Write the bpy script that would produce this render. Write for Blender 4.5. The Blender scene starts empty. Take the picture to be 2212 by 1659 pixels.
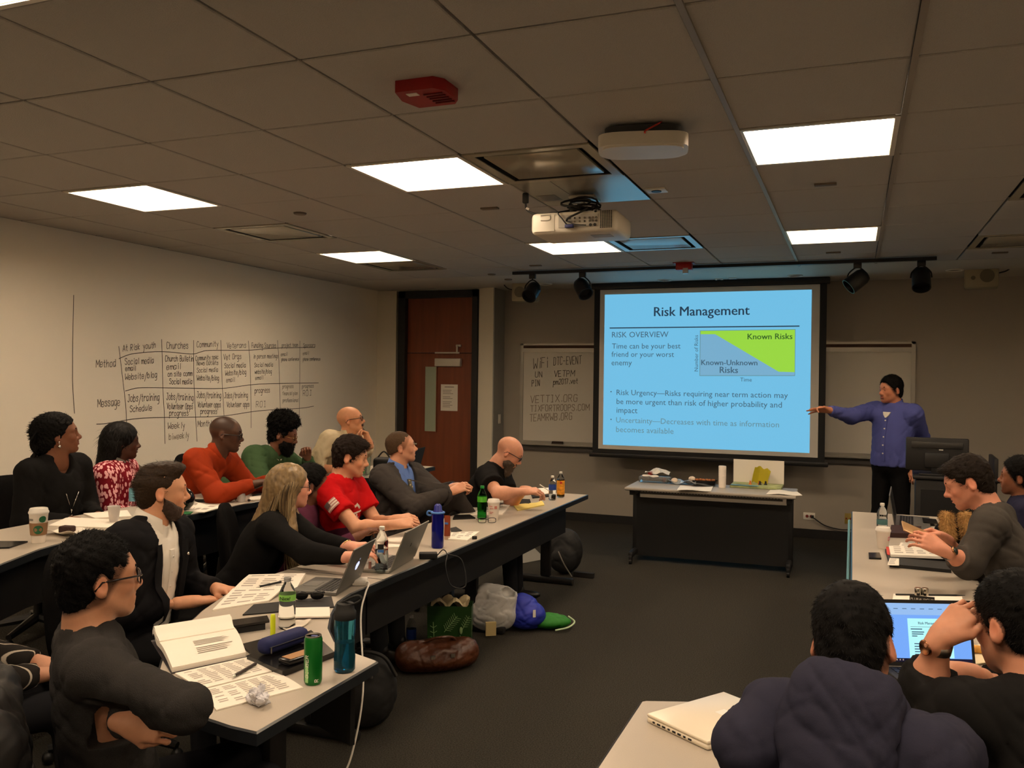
import bpy, bmesh, math, random
import numpy as np
from mathutils import Vector, Matrix
random.seed(7)
SC = bpy.context.scene
COL = SC.collection
# ------------------------------------------------------------------ camera
W_, H_ = 2212, 1659
FPX, YAW, PITCH, ROLL = 1874.213, 0.374421, -0.0047983, 0.0127596
HC = 1.726
T = .6828
CE = HC + 1.66491 * T
def _axes():
    cy, sy, cp, sp = math.cos(YAW), math.sin(YAW), math.cos(PITCH), math.sin(PITCH)
    f = np.array([-sy * cp, cy * cp, sp]); r = np.array([cy, sy, 0.]); u = np.cross(r, f)
    cr, sr = math.cos(ROLL), math.sin(ROLL)
    return r * cr + u * sr, u * cr - r * sr, f
R_, U_, F_ = _axes()
CAMP = np.array([0, 0, HC])
cam = bpy.data.cameras.new('camera'); camo = bpy.data.objects.new('camera', cam); COL.objects.link(camo)
cam.sensor_width = 36; cam.lens = FPX / W_ * 36; cam.clip_start = .02; cam.clip_end = 60
camo.matrix_world = Matrix(((R_[0], U_[0], -F_[0], 0), (R_[1], U_[1], -F_[1], 0), (R_[2], U_[2], -F_[2], HC), (0, 0, 0, 1)))
SC.camera = camo
# ------------------------------------------------------------------ world, exposure
LIGHT = 27.0            # emission of the lit ceiling panels
SLIDE = 1.0            # brightness of the projected slide
SC.view_settings.view_transform = 'Standard'; SC.view_settings.look = 'None'
SC.view_settings.gamma = 1; SC.view_settings.use_curve_mapping = False
SC.view_settings.exposure = 0.0
SC.cycles.use_denoising = True
SC.cycles.max_bounces = 7; SC.cycles.diffuse_bounces = 5; SC.cycles.glossy_bounces = 3; SC.cycles.adaptive_threshold = .02; SC.cycles.transparent_max_bounces = 12
SC.cycles.sample_clamp_indirect = 6
SC.cycles.caustics_reflective = False; SC.cycles.caustics_refractive = False
wd = bpy.data.worlds.new('world'); SC.world = wd; wd.use_nodes = True
wd.node_tree.nodes['Background'].inputs[0].default_value = (.01, .009, .008, 1)
wd.node_tree.nodes['Background'].inputs[1].default_value = .3
# ------------------------------------------------------------------ pixel -> place helpers (layout of the room was surveyed with these)
def ray(x, y): return F_ + R_ * (x - W_ / 2) / FPX - U_ * (y - H_ / 2) / FPX
def onz(x, y, z): d = ray(x, y); return CAMP + d * (z - HC) / d[2]
def ony(x, y, Y): d = ray(x, y); return CAMP + d * Y / d[1]
def onx(x, y, X): d = ray(x, y); return CAMP + d * X / d[0]
def dep(x, y, D): return CAMP + ray(x, y) * D
# ------------------------------------------------------------------ materials
def lin(v): v = v / 255.; return v / 12.92 if v <= .04045 else ((v + .055) / 1.055) ** 2.4
def C3(c): return tuple(lin(v) for v in c)
_mats = {}
def M(name, col, rough=.55, metal=0., spec=.5, bump=0., bscale=60., var=0., vscale=8., emit=0., ecol=None, trans=0., ior=1.45, alpha=1., sheen=0., coat=0., stretch=None, attr=None, vdetail=3):
    if name in _mats: return _mats[name]
    m = bpy.data.materials.new(name); m.use_nodes = True; _mats[name] = m
    nt = m.node_tree; N = nt.nodes; L = nt.links; b = N['Principled BSDF']
    c = C3(col) + (1,)
    b.inputs['Base Color'].default_value = c
    b.inputs['Roughness'].default_value = rough; b.inputs['Metallic'].default_value = metal
    b.inputs['Specular IOR Level'].default_value = spec; b.inputs['IOR'].default_value = ior
    b.inputs['Transmission Weight'].default_value = trans; b.inputs['Alpha'].default_value = alpha
    b.inputs['Sheen Weight'].default_value = sheen; b.inputs['Coat Weight'].default_value = coat
    if emit:
        b.inputs['Emission Color'].default_value = (C3(ecol) if ecol else c[:3]) + (1,); b.inputs['Emission Strength'].default_value = emit
    tc = None
    def coords():
        nonlocal tc
        if tc is None:
            t = N.new('ShaderNodeTexCoord'); mp = N.new('ShaderNodeMapping'); L.new(t.outputs['Object'], mp.inputs[0])
            if stretch: mp.inputs['Scale'].default_value = stretch
            tc = mp
        return tc.outputs[0]
    src = None
    if var:
        n = N.new('ShaderNodeTexNoise'); n.inputs['Scale'].default_value = vscale; n.inputs['Detail'].default_value = vdetail; L.new(coords(), n.inputs['Vector'])
        r = N.new('ShaderNodeMapRange'); r.inputs[1].default_value = .3; r.inputs[2].default_value = .7; r.inputs[3].default_value = 1 - var; r.inputs[4].default_value = 1 + var
        L.new(n.outputs[0], r.inputs[0])
        mx = N.new('ShaderNodeMix'); mx.data_type = 'RGBA'; mx.blend_type = 'MULTIPLY'; mx.inputs[0].default_value = 1; mx.inputs[6].default_value = c
        L.new(r.outputs[0], mx.inputs[7]); src = mx.outputs[2]
    if attr:
        a = N.new('ShaderNodeAttribute'); a.attribute_name = attr
        mx = N.new('ShaderNodeMix'); mx.data_type = 'RGBA'; mx.blend_type = 'MULTIPLY'; mx.inputs[0].default_value = 1
        if src: L.new(src, mx.inputs[6])
        else: mx.inputs[6].default_value = c
        L.new(a.outputs['Color'], mx.inputs[7]); src = mx.outputs[2]
    if src: L.new(src, b.inputs['Base Color'])
    if bump:
        n = N.new('ShaderNodeTexNoise'); n.inputs['Scale'].default_value = bscale; n.inputs['Detail'].default_value = 4; L.new(coords(), n.inputs['Vector'])
        bp = N.new('ShaderNodeBump'); bp.inputs['Strength'].default_value = min(1, bump); bp.inputs['Distance'].default_value = .01; L.new(n.outputs[0], bp.inputs['Height']); L.new(bp.outputs[0], b.inputs['Normal'])
    return m
# ------------------------------------------------------------------ mesh builder
def V(*a): return np.array(a, float)
def unit(v): v = np.asarray(v, float); return v / (np.linalg.norm(v) + 1e-12)
def frame(d, up=(0, 0, 1)):
    d = unit(d); up = np.asarray(up, float)
    if abs(d @ unit(up)) > .98: up = V(1, 0, 0)
    x = unit(np.cross(up, d)); y = np.cross(d, x); return x, y, d
def rotz(a): c, s = math.cos(a), math.sin(a); return np.array([[c, -s, 0], [s, c, 0], [0, 0, 1.]])
def rotx(a): c, s = math.cos(a), math.sin(a); return np.array([[1, 0, 0], [0, c, -s], [0, s, c.real]])
def roty(a): c, s = math.cos(a), math.sin(a); return np.array([[c, 0, s], [0, 1, 0], [-s, 0, c]])
class MB:
    def __init__(s): s.v = []; s.f = []; s.m = []; s.cm = 0
    def add(s, vs, fs):
        o = len(s.v); s.v += [tuple(map(float, p)) for p in vs]; s.f += [tuple(i + o for i in f) for f in fs]; s.m += [s.cm] * len(fs); return s
    def box(s, c, d, R=None):
        x, y, z = [q / 2 for q in d]; P = np.array([(i, j, k) for i in (-x, x) for j in (-y, y) for k in (-z, z)])
        if R is not None: P = P @ np.asarray(R).T
        return s.add(P + np.asarray(c), [(0, 1, 3, 2), (4, 6, 7, 5), (0, 4, 5, 1), (2, 3, 7, 6), (0, 2, 6, 4), (1, 5, 7, 3)])
    def rbox(s, c, d, b=.01, R=None, seg=2):
        bm = bmesh.new(); bmesh.ops.create_cube(bm, size=1); bmesh.ops.scale(bm, vec=d, verts=bm.verts)
        bmesh.ops.bevel(bm, geom=bm.edges[:] + bm.verts[:], offset=min(b, min(d) * .49), segments=seg, affect='EDGES', profile=.5)
        P = np.array([v.co[:] for v in bm.verts])
        if R is not None: P = P @ np.asarray(R).T
        bm.verts.index_update(); s.add(P + np.asarray(c), [[v.index for v in f.verts] for f in bm.faces]); bm.free(); return s
    def tube(s, pts, r, n=8, cap=True):
        pts = [np.asarray(p, float) for p in pts]; rs = r if hasattr(r, '__len__') else [r] * len(pts)
        vs = []; fs = []; px = None
        for i, p in enumerate(pts):
            d = pts[min(i + 1, len(pts) - 1)] - pts[max(i - 1, 0)]
            if px is None: x, y, dd = frame(d)
            else:
                dd = unit(d); x = unit(px - dd * (px @ dd)); y = np.cross(dd, x)
            px = x
            for k in range(n):
                a = 2 * math.pi * k / n; vs.append(p + rs[i] * (x * math.cos(a) + y * math.sin(a)))
        for i in range(len(pts) - 1):
            for k in range(n): fs.append((i * n + k, i * n + (k + 1) % n, (i + 1) * n + (k + 1) % n, (i + 1) * n + k))
        if cap: fs += [tuple(range(n))[::-1], tuple(range((len(pts) - 1) * n, len(pts) * n))]
        return s.add(vs, fs)
    def cyl(s, a, b, r, r2=None, n=16): return s.tube([a, b], [r, r if r2 is None else r2], n)
    def lathe(s, prof, c=(0, 0, 0), n=20, R=None, flat=None):
        vs = []; fs = []; c = np.asarray(c, float)
        for (r, z) in prof:
            for k in range(n):
                a = 2 * math.pi * k / n; p = V(r * math.cos(a), r * math.sin(a), z); vs.append((np.asarray(R) @ p if R is not None else p) + c)
        m = len(prof)
        for i in range(m - 1):
            for k in range(n): fs.append((i * n + k, i * n + (k + 1) % n, (i + 1) * n + (k + 1) % n, (i + 1) * n + k))
        if prof[0][0] > 1e-6: fs.append(tuple(range(n))[::-1])
        if prof[-1][0] > 1e-6: fs.append(tuple(range((m - 1) * n, m * n)))
        return s.add(vs, fs)
    def prism(s, poly, z0, z1, R=None, c=(0, 0, 0)):
        n = len(poly); P = np.array([(p[0], p[1], z0) for p in poly] + [(p[0], p[1], z1) for p in poly], float)
        if R is not None: P = P @ np.asarray(R).T
        P = P + np.asarray(c)
        return s.add(P, [tuple(range(n))[::-1], tuple(range(n, 2 * n))] + [(i, (i + 1) % n, n + (i + 1) % n, n + i) for i in range(n)])
    def sphere(s, c, r, n=12, R=None):
        r = np.asarray(r if hasattr(r, '__len__') else (r, r, r), float); vs = []; fs = []; m = n // 2
        for i in range(m + 1):
            t = math.pi * i / m
            for k in range(n):
                a = 2 * math.pi * k / n; p = V(math.sin(t) * math.cos(a), math.sin(t) * math.sin(a), math.cos(t)) * r; vs.append((R @ p if R is not None else p) + np.asarray(c))
        for i in range(m):
            for k in range(n): fs.append((i * n + k, (i + 1) * n + k, (i + 1) * n + (k + 1) % n, i * n + (k + 1) % n))
        return s.add(vs, fs)
    def torus(s, c, R1, r, n=24, k=8, R=None, sx=1, sy=1):
        return s.tube([np.asarray(c) + (np.asarray(R) if R is not None else np.eye(3)) @ V(R1 * sx * math.cos(2 * math.pi * i / n), R1 * sy * math.sin(2 * math.pi * i / n), 0) for i in range(n + 1)], r, k, False)
    def quad(s, a, b, c, d): return s.add([a, b, c, d], [(0, 1, 2, 3)])
    def grid(s, fn, nu, nv):
        vs = [fn(i / nu, j / nv) for j in range(nv + 1) for i in range(nu + 1)]
        return s.add(vs, [(j * (nu + 1) + i, j * (nu + 1) + i + 1, (j + 1) * (nu + 1) + i + 1, (j + 1) * (nu + 1) + i) for j in range(nv) for i in range(nu)])
    def slab(s, fn, nu, nv, th):
        """a sheet with thickness: fn(u,v) is its upper face"""
        up = [np.asarray(fn(i / nu, j / nv), float) for j in range(nv + 1) for i in range(nu + 1)]
        lo = [p - V(0, 0, th) for p in up]; n = len(up); k = nu + 1
        f = [(j * k + i, j * k + i + 1, (j + 1) * k + i + 1, (j + 1) * k + i) for j in range(nv) for i in range(nu)]
        g = [tuple(q + n for q in t[::-1]) for t in f]
        b = [i for i in range(nu)]; e = []
        ring = [i for i in range(k)] + [j * k + nu for j in range(1, nv + 1)] + [nv * k + i for i in range(nu - 1, -1, -1)] + [j * k for j in range(nv - 1, 0, -1)]
        for q in range(len(ring)): a, c = ring[q], ring[(q + 1) % len(ring)]; e.append((a, a + n, c + n, c))
        return s.add(up + lo, f + g + e)
    def mesh(s, name, mats, smooth=False):
        me = bpy.data.meshes.new(name); me.from_pydata(s.v, [], s.f)
        for q in (mats if isinstance(mats, (list, tuple)) else [mats]): me.materials.append(q)
        if max(s.m or [0]) > 0: me.polygons.foreach_set('material_index', s.m)
        if smooth is not False:
            me.polygons.foreach_set('use_smooth', [True] * len(s.f))
            if smooth is not True: me.set_sharp_from_angle(angle=math.radians(smooth))
        me.update(); return me
    def build(s, name, mats, parent=None, smooth=40, **kw): return add(name, s.mesh(name, mats, smooth), parent, **kw)
def add(name, me, parent=None, loc=(0, 0, 0), rz=0., **props):
    o = bpy.data.objects.new(name, me); COL.objects.link(o); o.location = [float(q) for q in loc]; o.rotation_euler = (0, 0, rz)
    if parent is not None: o.parent = parent
    for k, v in props.items(): o[k] = v
    return o
def thing(name, label, cat, loc=(0, 0, 0), rz=0., group=None):
    o = add(name, None, None, loc, rz, label=label, category=cat)
    if group: o['group'] = group
    return o
def tag(o, label, cat, group=None):
    o['label'] = label; o['category'] = cat
    if group: o['group'] = group
    return o
def struct(o): o['kind'] = 'structure'; return o
def dup(root, loc, rz=None, label=None, group=None):
    r = root.copy(); COL.objects.link(r); r.location = [float(q) for q in loc]
    if rz is not None: r.rotation_euler = (0, 0, rz)
    if label: r['label'] = label
    if group: r['group'] = group
    for ch in list(root.children):
        c = ch.copy(); COL.objects.link(c); c.parent = r
        for g in list(ch.children):
            d = g.copy(); COL.objects.link(d); d.parent = c
    return r
def arc(c, r, a0, a1, n=12): return [(c[0] + r * math.cos(math.radians(a0 + (a1 - a0) * i / n)), c[1] + r * math.sin(math.radians(a0 + (a1 - a0) * i / n))) for i in range(n + 1)]
def spline(pts, n=8):
    P = [np.asarray(p, float) for p in pts]; P = [2 * P[0] - P[1]] + P + [2 * P[-1] - P[-2]]; out = []
    for i in range(1, len(P) - 2):
        a, b, c, d = P[i - 1:i + 3]
        for k in range(n):
            t = k / n; out.append(.5 * (2 * b + (c - a) * t + (2 * a - 5 * b + 4 * c - d) * t * t + (3 * b - a - 3 * c + d) * t ** 3))
    out.append(P[-2]); return out
# ------------------------------------------------------------------ one-stroke handwriting
GL = dict(A='033963 1555', B='030949585746064655544303', C='5849190804134354', D='03093958543303', E='53030959 0646', F='030959 0646', G='584919080413435456 5636', H='0309 5359 0656', I='1343 3339 1949', J='1959 4944331304', K='0309 5906 0653', L='090353', M='0309356963', N='03095359', O='190804134354584919', P='03094958574606', R='03094958574606 2653', S='5849190807465554431304', T='3339 0969', U='090413435459', V='093369', W='0913365369', X='0369 0963', Y='0936 693633', Z='09590353',
 a='57170604133355 5753', b='0903 0527475654431304', c='5647270604134354', d='5953 57170604133355', e='05555647170604134354', f='59392823 0747', g='57170604133355 57514010', h='0903 0527475653', i='2723 2829', j='373120 3839', k='0903 4705 0543', l='2923', m='0703 0517273633 3547576663', n='0703 0527475653', o='170604134354564717', p='0700 0527475654431304', r='0703 05274756', s='564717064554431304', t='29243343 0747', u='0704133355 5753', v='073367', w='0713365367', x='0753 0357', y='0734 572010', z='07570353')
GL.update({'/': '0069', '.': '2324', ':': '2324 2627', '-': '0646', '0': '190804134354584919', '1': '183933', '2': '08194958460353', '7': '095923', ' ': ''})
WID = {'i': 3, 'l': 3, '.': 3, ':': 3, 'j': 4, 'm': 7, 'w': 7, 'M': 7, 'W': 7, ' ': 4, 't': 5, 'f': 5, '1': 4, 'r': 5.5}
def ink(mb, poly, w, nrm):
    P = [np.asarray(p, float) for p in poly]
    for a, b in zip(P[:-1], P[1:]):
        d = b - a; l = np.linalg.norm(d)
        if l < 1e-6: continue
        d = d / l; q = np.cross(nrm, d) * w / 2; a2 = a - d * w * .4; b2 = b + d * w * .4
        mb.quad(a2 - q, b2 - q, b2 + q, a2 + q)
def scribble(mb, text, p0, p1, h, w, nrm, up=(0, 0, 1), jit=.05):
    p0 = np.asarray(p0, float); p1 = np.asarray(p1, float); ex = p1 - p0; up = np.asarray(up, float)
    tot = sum(WID.get(c, 6) + 1.6 for c in text) - 1.6; x = 0
    for c in text:
        g = GL.get(c, ''); jx, jy, sl = random.uniform(-.2, .2), random.uniform(-.3, .3), random.uniform(-.05, .12)
        for st in g.split():
            poly = []
            for i in range(0, len(st), 2):
                a, b = int(st[i]), int(st[i + 1]); yy = (b - 3) / 6.
                poly.append(p0 + ex * ((x + a * (WID.get(c, 6) / 6. if c in 'mwMW' else 1) + jx + sl * (b - 3)) / tot) + up * h * (yy + jy * .12 + random.uniform(-jit, jit) * .5))
            ink(mb, poly, w, np.asarray(nrm, float))
        x += WID.get(c, 6) + 1.6
def type_mesh(body, bold=False):
    cu = bpy.data.curves.new('lettering', 'FONT'); cu.body = body; cu.size = 1; cu.resolution_u = 2
    o = bpy.data.objects.new('lettering', cu); COL.objects.link(o); dg = bpy.context.evaluated_depsgraph_get()
    me = bpy.data.meshes.new_from_object(o.evaluated_get(dg)); bpy.data.objects.remove(o); bpy.data.curves.remove(cu)
    return me
def lettering(body, p0, p1, up, mat, parent, bold=False, name='lettering', h=None):
    """printed text whose left and right ends are p0 and p1 (places in the parent's space)"""
    me = type_mesh(body, bold); n = len(me.vertices); a = np.zeros(n * 3); me.vertices.foreach_get('co', a); a = a.reshape(-1, 3)
    p0 = np.asarray(p0, float); p1 = np.asarray(p1, float); ex = p1 - p0; w = a[:, 0].max() - a[:, 0].min(); s = np.linalg.norm(ex) / w
    b = p0 + np.outer((a[:, 0] - a[:, 0].min()) * s, unit(ex)) + np.outer(a[:, 1] * (s if h is None else h / .7), unit(up))
    me.vertices.foreach_set('co', b.ravel()); me.update(); me.materials.clear(); me.materials.append(mat)
    if bold:
        bm = bmesh.new(); bm.from_mesh(me)
        for k in (-1, 1):
            m2 = me.copy(); m2.transform(Matrix.Translation(Vector(unit(ex) * (k * .016 * s)))); bm.from_mesh(m2); bpy.data.meshes.remove(m2)
        bm.to_mesh(me); bm.free()
    return add(name, me, parent)
# ================================================================== THE ROOM
XL, XR, YF, YD, YB = -5.79, 3.67, 10.25, 9.9, -3.2      # walls: left, right, front, door wall, back
XRET = -4.15
m_wall = M('wall_paint', (214, 205, 186), .5, bump=.06, bscale=120)
m_wallw = M('whiteboard_paint', (240, 231, 214), .33, spec=.4, var=.02, vscale=1.5)
m_wallf = M('front_wall_paint', (150, 142, 131), .6, bump=.06, bscale=120)
m_wallg = M('grey_wall_paint', (150, 148, 142), .6, bump=.06, bscale=120)
m_carpet = M('carpet', (62, 59, 53), .95, spec=.1, bump=1., bscale=300, var=.55, vscale=150, vdetail=8)
m_black = M('black_trim', (20, 19, 19), .5)
m_tile = M('ceiling_tile', (186, 181, 174), .85, spec=.15, bump=.35, bscale=160, var=.05, vscale=220)
m_void = M('ceiling_void', (30, 26, 22), .9)
m_tbar = M('grid_bar', (150, 140, 126), .5)
m_gyp = M('gypsum', (196, 190, 178), .6)
m_white = M('white_plastic', (222, 216, 204), .4)
m_ink = M('marker_ink', (66, 56, 45), .6)
m_ink2 = M('faded_marker_ink', (120, 106, 88), .6)
m_metal = M('brushed_metal', (170, 166, 158), .35, metal=1)
m_chrome = M('chrome', (205, 200, 190), .15, metal=1)

fl = struct(MB().box(((XL + XR) / 2, (YB + YF) / 2, -.05), (XR - XL + .2, YF - YB + .2, .1)).build('floor', m_carpet, smooth=False))
ri = struct(MB().box(((XL - 3.56) / 2, 2.4, .0795), (-3.56 - XL - .004, 11.0, .159)).build('floor_platform', m_carpet, smooth=False))
ri['label'] = 'low carpeted platform under the rear row of desks by the writing wall'
MB().box((-3.552, 2.4, .142), (.03, 11.0, .036)).build('nosing', m_black, ri, smooth=False)
wl = struct(MB().box((XL - .05, (YB + YF) / 2, CE / 2), (.1, YF - YB + .2, CE)).build('wall_left', m_wallw, smooth=False))
wr = struct(MB().box((XR + .05, (YB + YF) / 2, CE / 2), (.1, YF - YB + .2, CE)).build('wall_right', m_wall, smooth=False))
wb = struct(MB().box(((XL + XR) / 2, YB - .05, CE / 2), (XR - XL, .1, CE)).build('wall_back', m_wall, smooth=False))
wf = struct(MB().box(((XRET + XR) / 2, YF + .05, CE / 2), (XR - XRET, .1, CE)).build('wall_front', m_wallf, smooth=False))
wd_ = struct(MB().box((-5.65, YD + .175, CE / 2), (.28, .35, CE)).box((-4.2475, YD + .175, CE / 2), (.195, .35, CE)).box((-4.93, YD + .175, CE - .005), (1.3, .35, .01)).build('wall_door_side', m_wall, smooth=False))
MB().box((XRET + .006, (YD + YF) / 2 + .003, CE / 2), (.012, YF - YD - .006, CE - .002)).build('return_face', m_wallg, wd_, smooth=False)
b1 = struct(MB().box(((XRET + XR) / 2, YF - .008, .05), (XR - XRET - .03, .016, .1)).build('baseboard_front', m_black, smooth=False))
b2 = struct(MB().box((XL + .008, 4.0, .21), (.016, 7.6, .1)).build('baseboard_left', m_black, smooth=False))
b3 = struct(MB().box((-4.24, YD - .008, .05), (.18, .016, .1)).build('baseboard_door', m_black, smooth=False))
# seam of the writing wall's corner
# ------------------------------------------------------------------ door
d1 = struct(add('door_1', None, None, (-4.9, YD, 0))); d1['label'] = 'tall brown wooden door in a black frame'
m_door = M('door_veneer', (112, 54, 26), .38, var=.16, vscale=3, stretch=(6, 1, .35), vdetail=6)
X0, X1 = -.56, .55
MB().box((X0 + .05, .06, 1.42), (.1, .2, 2.84)).box((X1 - .035, .06, 1.42), (.07, .2, 2.84)).box((0, .06, 2.8), (1.1, .2, .09)).build('door_frame', m_black, d1, smooth=False)
leaf = MB().box((0, .06, 1.03), (.95, .045, 2.04)).build('door_leaf', m_door, d1, smooth=False)
MB().box((0, .06, 2.41), (.95, .045, .7)).build('transom_panel', m_door, d1, smooth=False)
def dxy(x, y): p = ony(x, y, YD + .03); return p[0] + 4.9, p[2]
(gx0, gz1), (gx1, gz0) = dxy(919, 792), dxy(941, 932)
MB().box(((gx0 + gx1) / 2, .034, (gz0 + gz1) / 2), (gx1 - gx0, .008, gz1 - gz0)).build('vision_glass', M('wired_glass', (150, 160, 140), .15, spec=.6), leaf, smooth=False)
MB().box((gx0 - .006, .032, (gz0 + gz1) / 2), (.012, .014, gz1 - gz0 + .02)).box((gx1 + .006, .032, (gz0 + gz1) / 2), (.012, .014, gz1 - gz0 + .02)).box(((gx0 + gx1) / 2, .032, gz1 + .006), (gx1 - gx0, .014, .012)).box(((gx0 + gx1) / 2, .032, gz0 - .006), (gx1 - gx0, .014, .012)).build('glass_bead', m_door, leaf, smooth=False)
cx, cz = dxy(970, 783)
cl = MB().rbox((cx, .005, cz), (.36, .06, .1), .008).build('door_closer', M('closer_silver', (196, 190, 178), .4, metal=.3), leaf)
ax, az = dxy(985, 764)
MB().box((ax - .1, -.02, az + .01), (.34, .012, .018)).box((ax + .03, .0, az + .05), (.02, .02, .1)).rbox((ax + .04, .02, az + .1), (.07, .03, .03), .008).build('closer_arm', m_metal, cl)
hx, hz = dxy(895, 957)
MB().cyl((hx, .035, hz), (hx, -.02, hz), .026).tube([(hx, -.02, hz), (hx, -.05, hz), (hx + .02, -.06, hz), (hx + .09, -.06, hz)], .011).build('handle', m_chrome, leaf)
nx, nz = dxy(970, 859)
pn = MB().box((0, 0, 0), (.235, .002, .335)).build('door_notice', M('notice_paper', (225, 218, 205), .7), loc=(nx - 4.9, YD + .035, nz), smooth=False)
tag(pn, 'printed white sheet taped to the brown door', 'notice')
tx = MB()
for i in range(13):
    if i in (1, 5, 8): continue
    wv = (.13 if i == 0 else random.uniform(.1, .17))
    tx.box((0 if i == 0 else -.09 + wv / 2, -.0015, .135 - i * .021), (wv, .0006, .006 if i else .01))
tx.build('print', M('print_grey', (130, 122, 112), .8), pn, smooth=False)
# light switch and fire strip on the return
sw = MB().rbox((0, 0, 0), (.01, .07, .115), .004).build('light_switch', m_white, loc=(XRET + .018, YD + .2, ony(1083, 905, YD + .2)[2])); tag(sw, 'white light switch plate on the wall return beside the door', 'switch')
MB().rbox((.007, 0, 0), (.008, .03, .06), .003).build('toggle', m_white, sw)
# ------------------------------------------------------------------ ceiling
def TX(c): return (c - .7383) * T
def TY(r): return (3.84205 + r * 1.00462) * T
ce = struct(MB().box(((XL + XR) / 2, (YB + TY(9)) / 2, CE + .17), (XR - XL + .2, TY(9) - YB, .02)).build('ceiling', m_void, smooth=False))
st = struct(MB().box(((XL + XR) / 2, (TY(9) + YF) / 2 + .03, CE + .05), (XR - XL + .2, YF - TY(9) + .06, .1)).build('ceiling_soffit', m_gyp, smooth=False))
LC = [(c, r) for c in (-6, -3, 0, 3) for r in (6, 2, -2, -6)]
DIFF = [(-2, 2), (-6, 4), (-6, 7), (-2, 6), (2, 7), (2, 4)]
g = .007
tile = {}
pitchy = TY(1) - TY(0)
for r in range(-9, 9):
    for c in range(-8, 6):
        if (c, r) in LC or (c, r) in DIFF or (c, r) == (-2, 3): continue
        x0, x1 = max(TX(c) + g, XL), min(TX(c + 1) - g, XR); y0, y1 = max(TY(r) + g, YB), TY(r + 1) - g
        if x1 - x0 < .05 or y1 - y0 < .05: continue
        key = (round(x1 - x0, 3), round(y1 - y0, 3))
        if key not in tile:
            w, d = (x1 - x0) / 2, (y1 - y0) / 2; e = .004
            mb = MB(); mb.add([(-w, -d, .02), (w, -d, .02), (w, d, .02), (-w, d, .02), (-w, -d, e), (w, -d, e), (w, d, e), (-w, d, e), (-w + e, -d + e, 0), (w - e, -d + e, 0), (w - e, d - e, 0), (-w + e, d - e, 0)], [(0, 1, 2, 3), (8, 11, 10, 9), (0, 4, 5, 1), (1, 5, 6, 2), (2, 6, 7, 3), (3, 7, 4, 0), (4, 8, 9, 5), (5, 9, 10, 6), (6, 10, 11, 7), (7, 11, 8, 4)])
            tile[key] = mb.mesh('ceiling_tile', m_tile)
        add('ceiling_tile', tile[key], ce, ((x0 + x1) / 2, (y0 + y1) / 2, CE + random.uniform(0, .0012)))
for c in (0, 1): MB().box((TX(c) + .006, (TY(-9) + TY(9)) / 2, CE - .003), (.022, TY(9) - TY(-9), .012)).build('grid_bar', m_tbar, ce, smooth=False)
m_lamp = M('lit_lamp_cover', (255, 236, 205), .5, emit=LIGHT, ecol=(255, 230, 200))
m_hous = M('lamp_housing', (235, 226, 208), .45)
lab_l = {(-6, 6): 'lit square ceiling light over the far corner of the rear row', (-3, 6): 'lit square ceiling light just beyond the ceiling projector', (0, 6): 'lit square ceiling light close to the front track spotlights, beside the wide grid bars', (-6, 2): 'lit square ceiling light closest to the writing wall, above the women in the rear row', (-3, 2): 'lit square ceiling light beside the shiny air diffuser with the round sensor far behind', (0, 2): 'largest lit square ceiling light in view, between the two pale grid bars', (-6, -2): 'lit square ceiling light cut off by the upper corner of the view'}
lp = None
def lamp_thing(c, r):
    x0, x1, y0, y1 = TX(c) + .006, TX(c + 1) - .006, TY(r) + .006, TY(r + 1) - .006; w, d = x1 - x0, y1 - y0
    o = thing('ceiling_light', lab_l.get((c, r), 'lit square ceiling light %s' % {(3, 6): 'nearest the front corner beyond the edge of the view', (3, 2): 'above the empty side of the room beyond the view', (3, -2): 'over the side seats beyond the view', (3, -6): 'in the rear corner behind the viewer', (0, -2): 'straight above the viewer beside the wide grid bars', (0, -6): 'behind the viewer beside the wide grid bars', (-3, -2): 'above the gap between the curved desks, over the frame', (-3, -6): 'behind the viewer, in the middle rear', (-6, -6): 'behind the viewer along the writing wall'}.get((c, r), '')), 'light', ((x0 + x1) / 2, (y0 + y1) / 2, CE), 0, 'square ceiling lights')
    return o, w, d
def build_lamp(c, r):
    global lp
    o, w, d = lamp_thing(c, r)
    if lp is None:
        f = .022; h = .125
        fr = MB()
        for sx in (-1, 1): fr.box((sx * (w / 2 - f / 2), 0, -.002), (f, d, .008))
        for sy in (-1, 1): fr.box((0, sy * (d / 2 - f / 2), -.002), (w - 2 * f, f, .008))
        hs = MB(); a, b = w / 2 - f, d / 2 - f
        for sx in (-1, 1): hs.box((sx * a, 0, h / 2), (.004, 2 * b, h))
        for sy in (-1, 1): hs.box((0, sy * b, h / 2), (2 * a, .004, h))
        pl = MB().box((0, 0, h - .004), (2 * a - .006, 2 * b - .006, .006))
        lp = [('frame', fr.mesh('frame', m_white)), ('housing', hs.mesh('housing', m_hous)), ('diffuser', pl.mesh('diffuser', m_lamp))]
    for n, me in lp: add(n, me, o)
for c, r in LC: build_lamp(c, r)
m_diff = M('diffuser_plate', (172, 164, 144), .2, metal=.15, spec=.7)
m_dark = M('dark_slot', (26, 22, 18), .8)
lab_d = {(-2, 2): 'shiny square air diffuser in front of the projector mounting plate', (-6, 4): 'square air diffuser over the rear row between two lit ceiling lights', (-6, 7): 'square air diffuser just beyond the far light by the writing wall', (-2, 6): 'square air diffuser that mirrors the blue slide, near the projection screen', (2, 7): 'square air diffuser above the loudspeaker near the dark front wall corner', (2, 4): 'square air diffuser at the edge of the view above the seated young men'}
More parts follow.
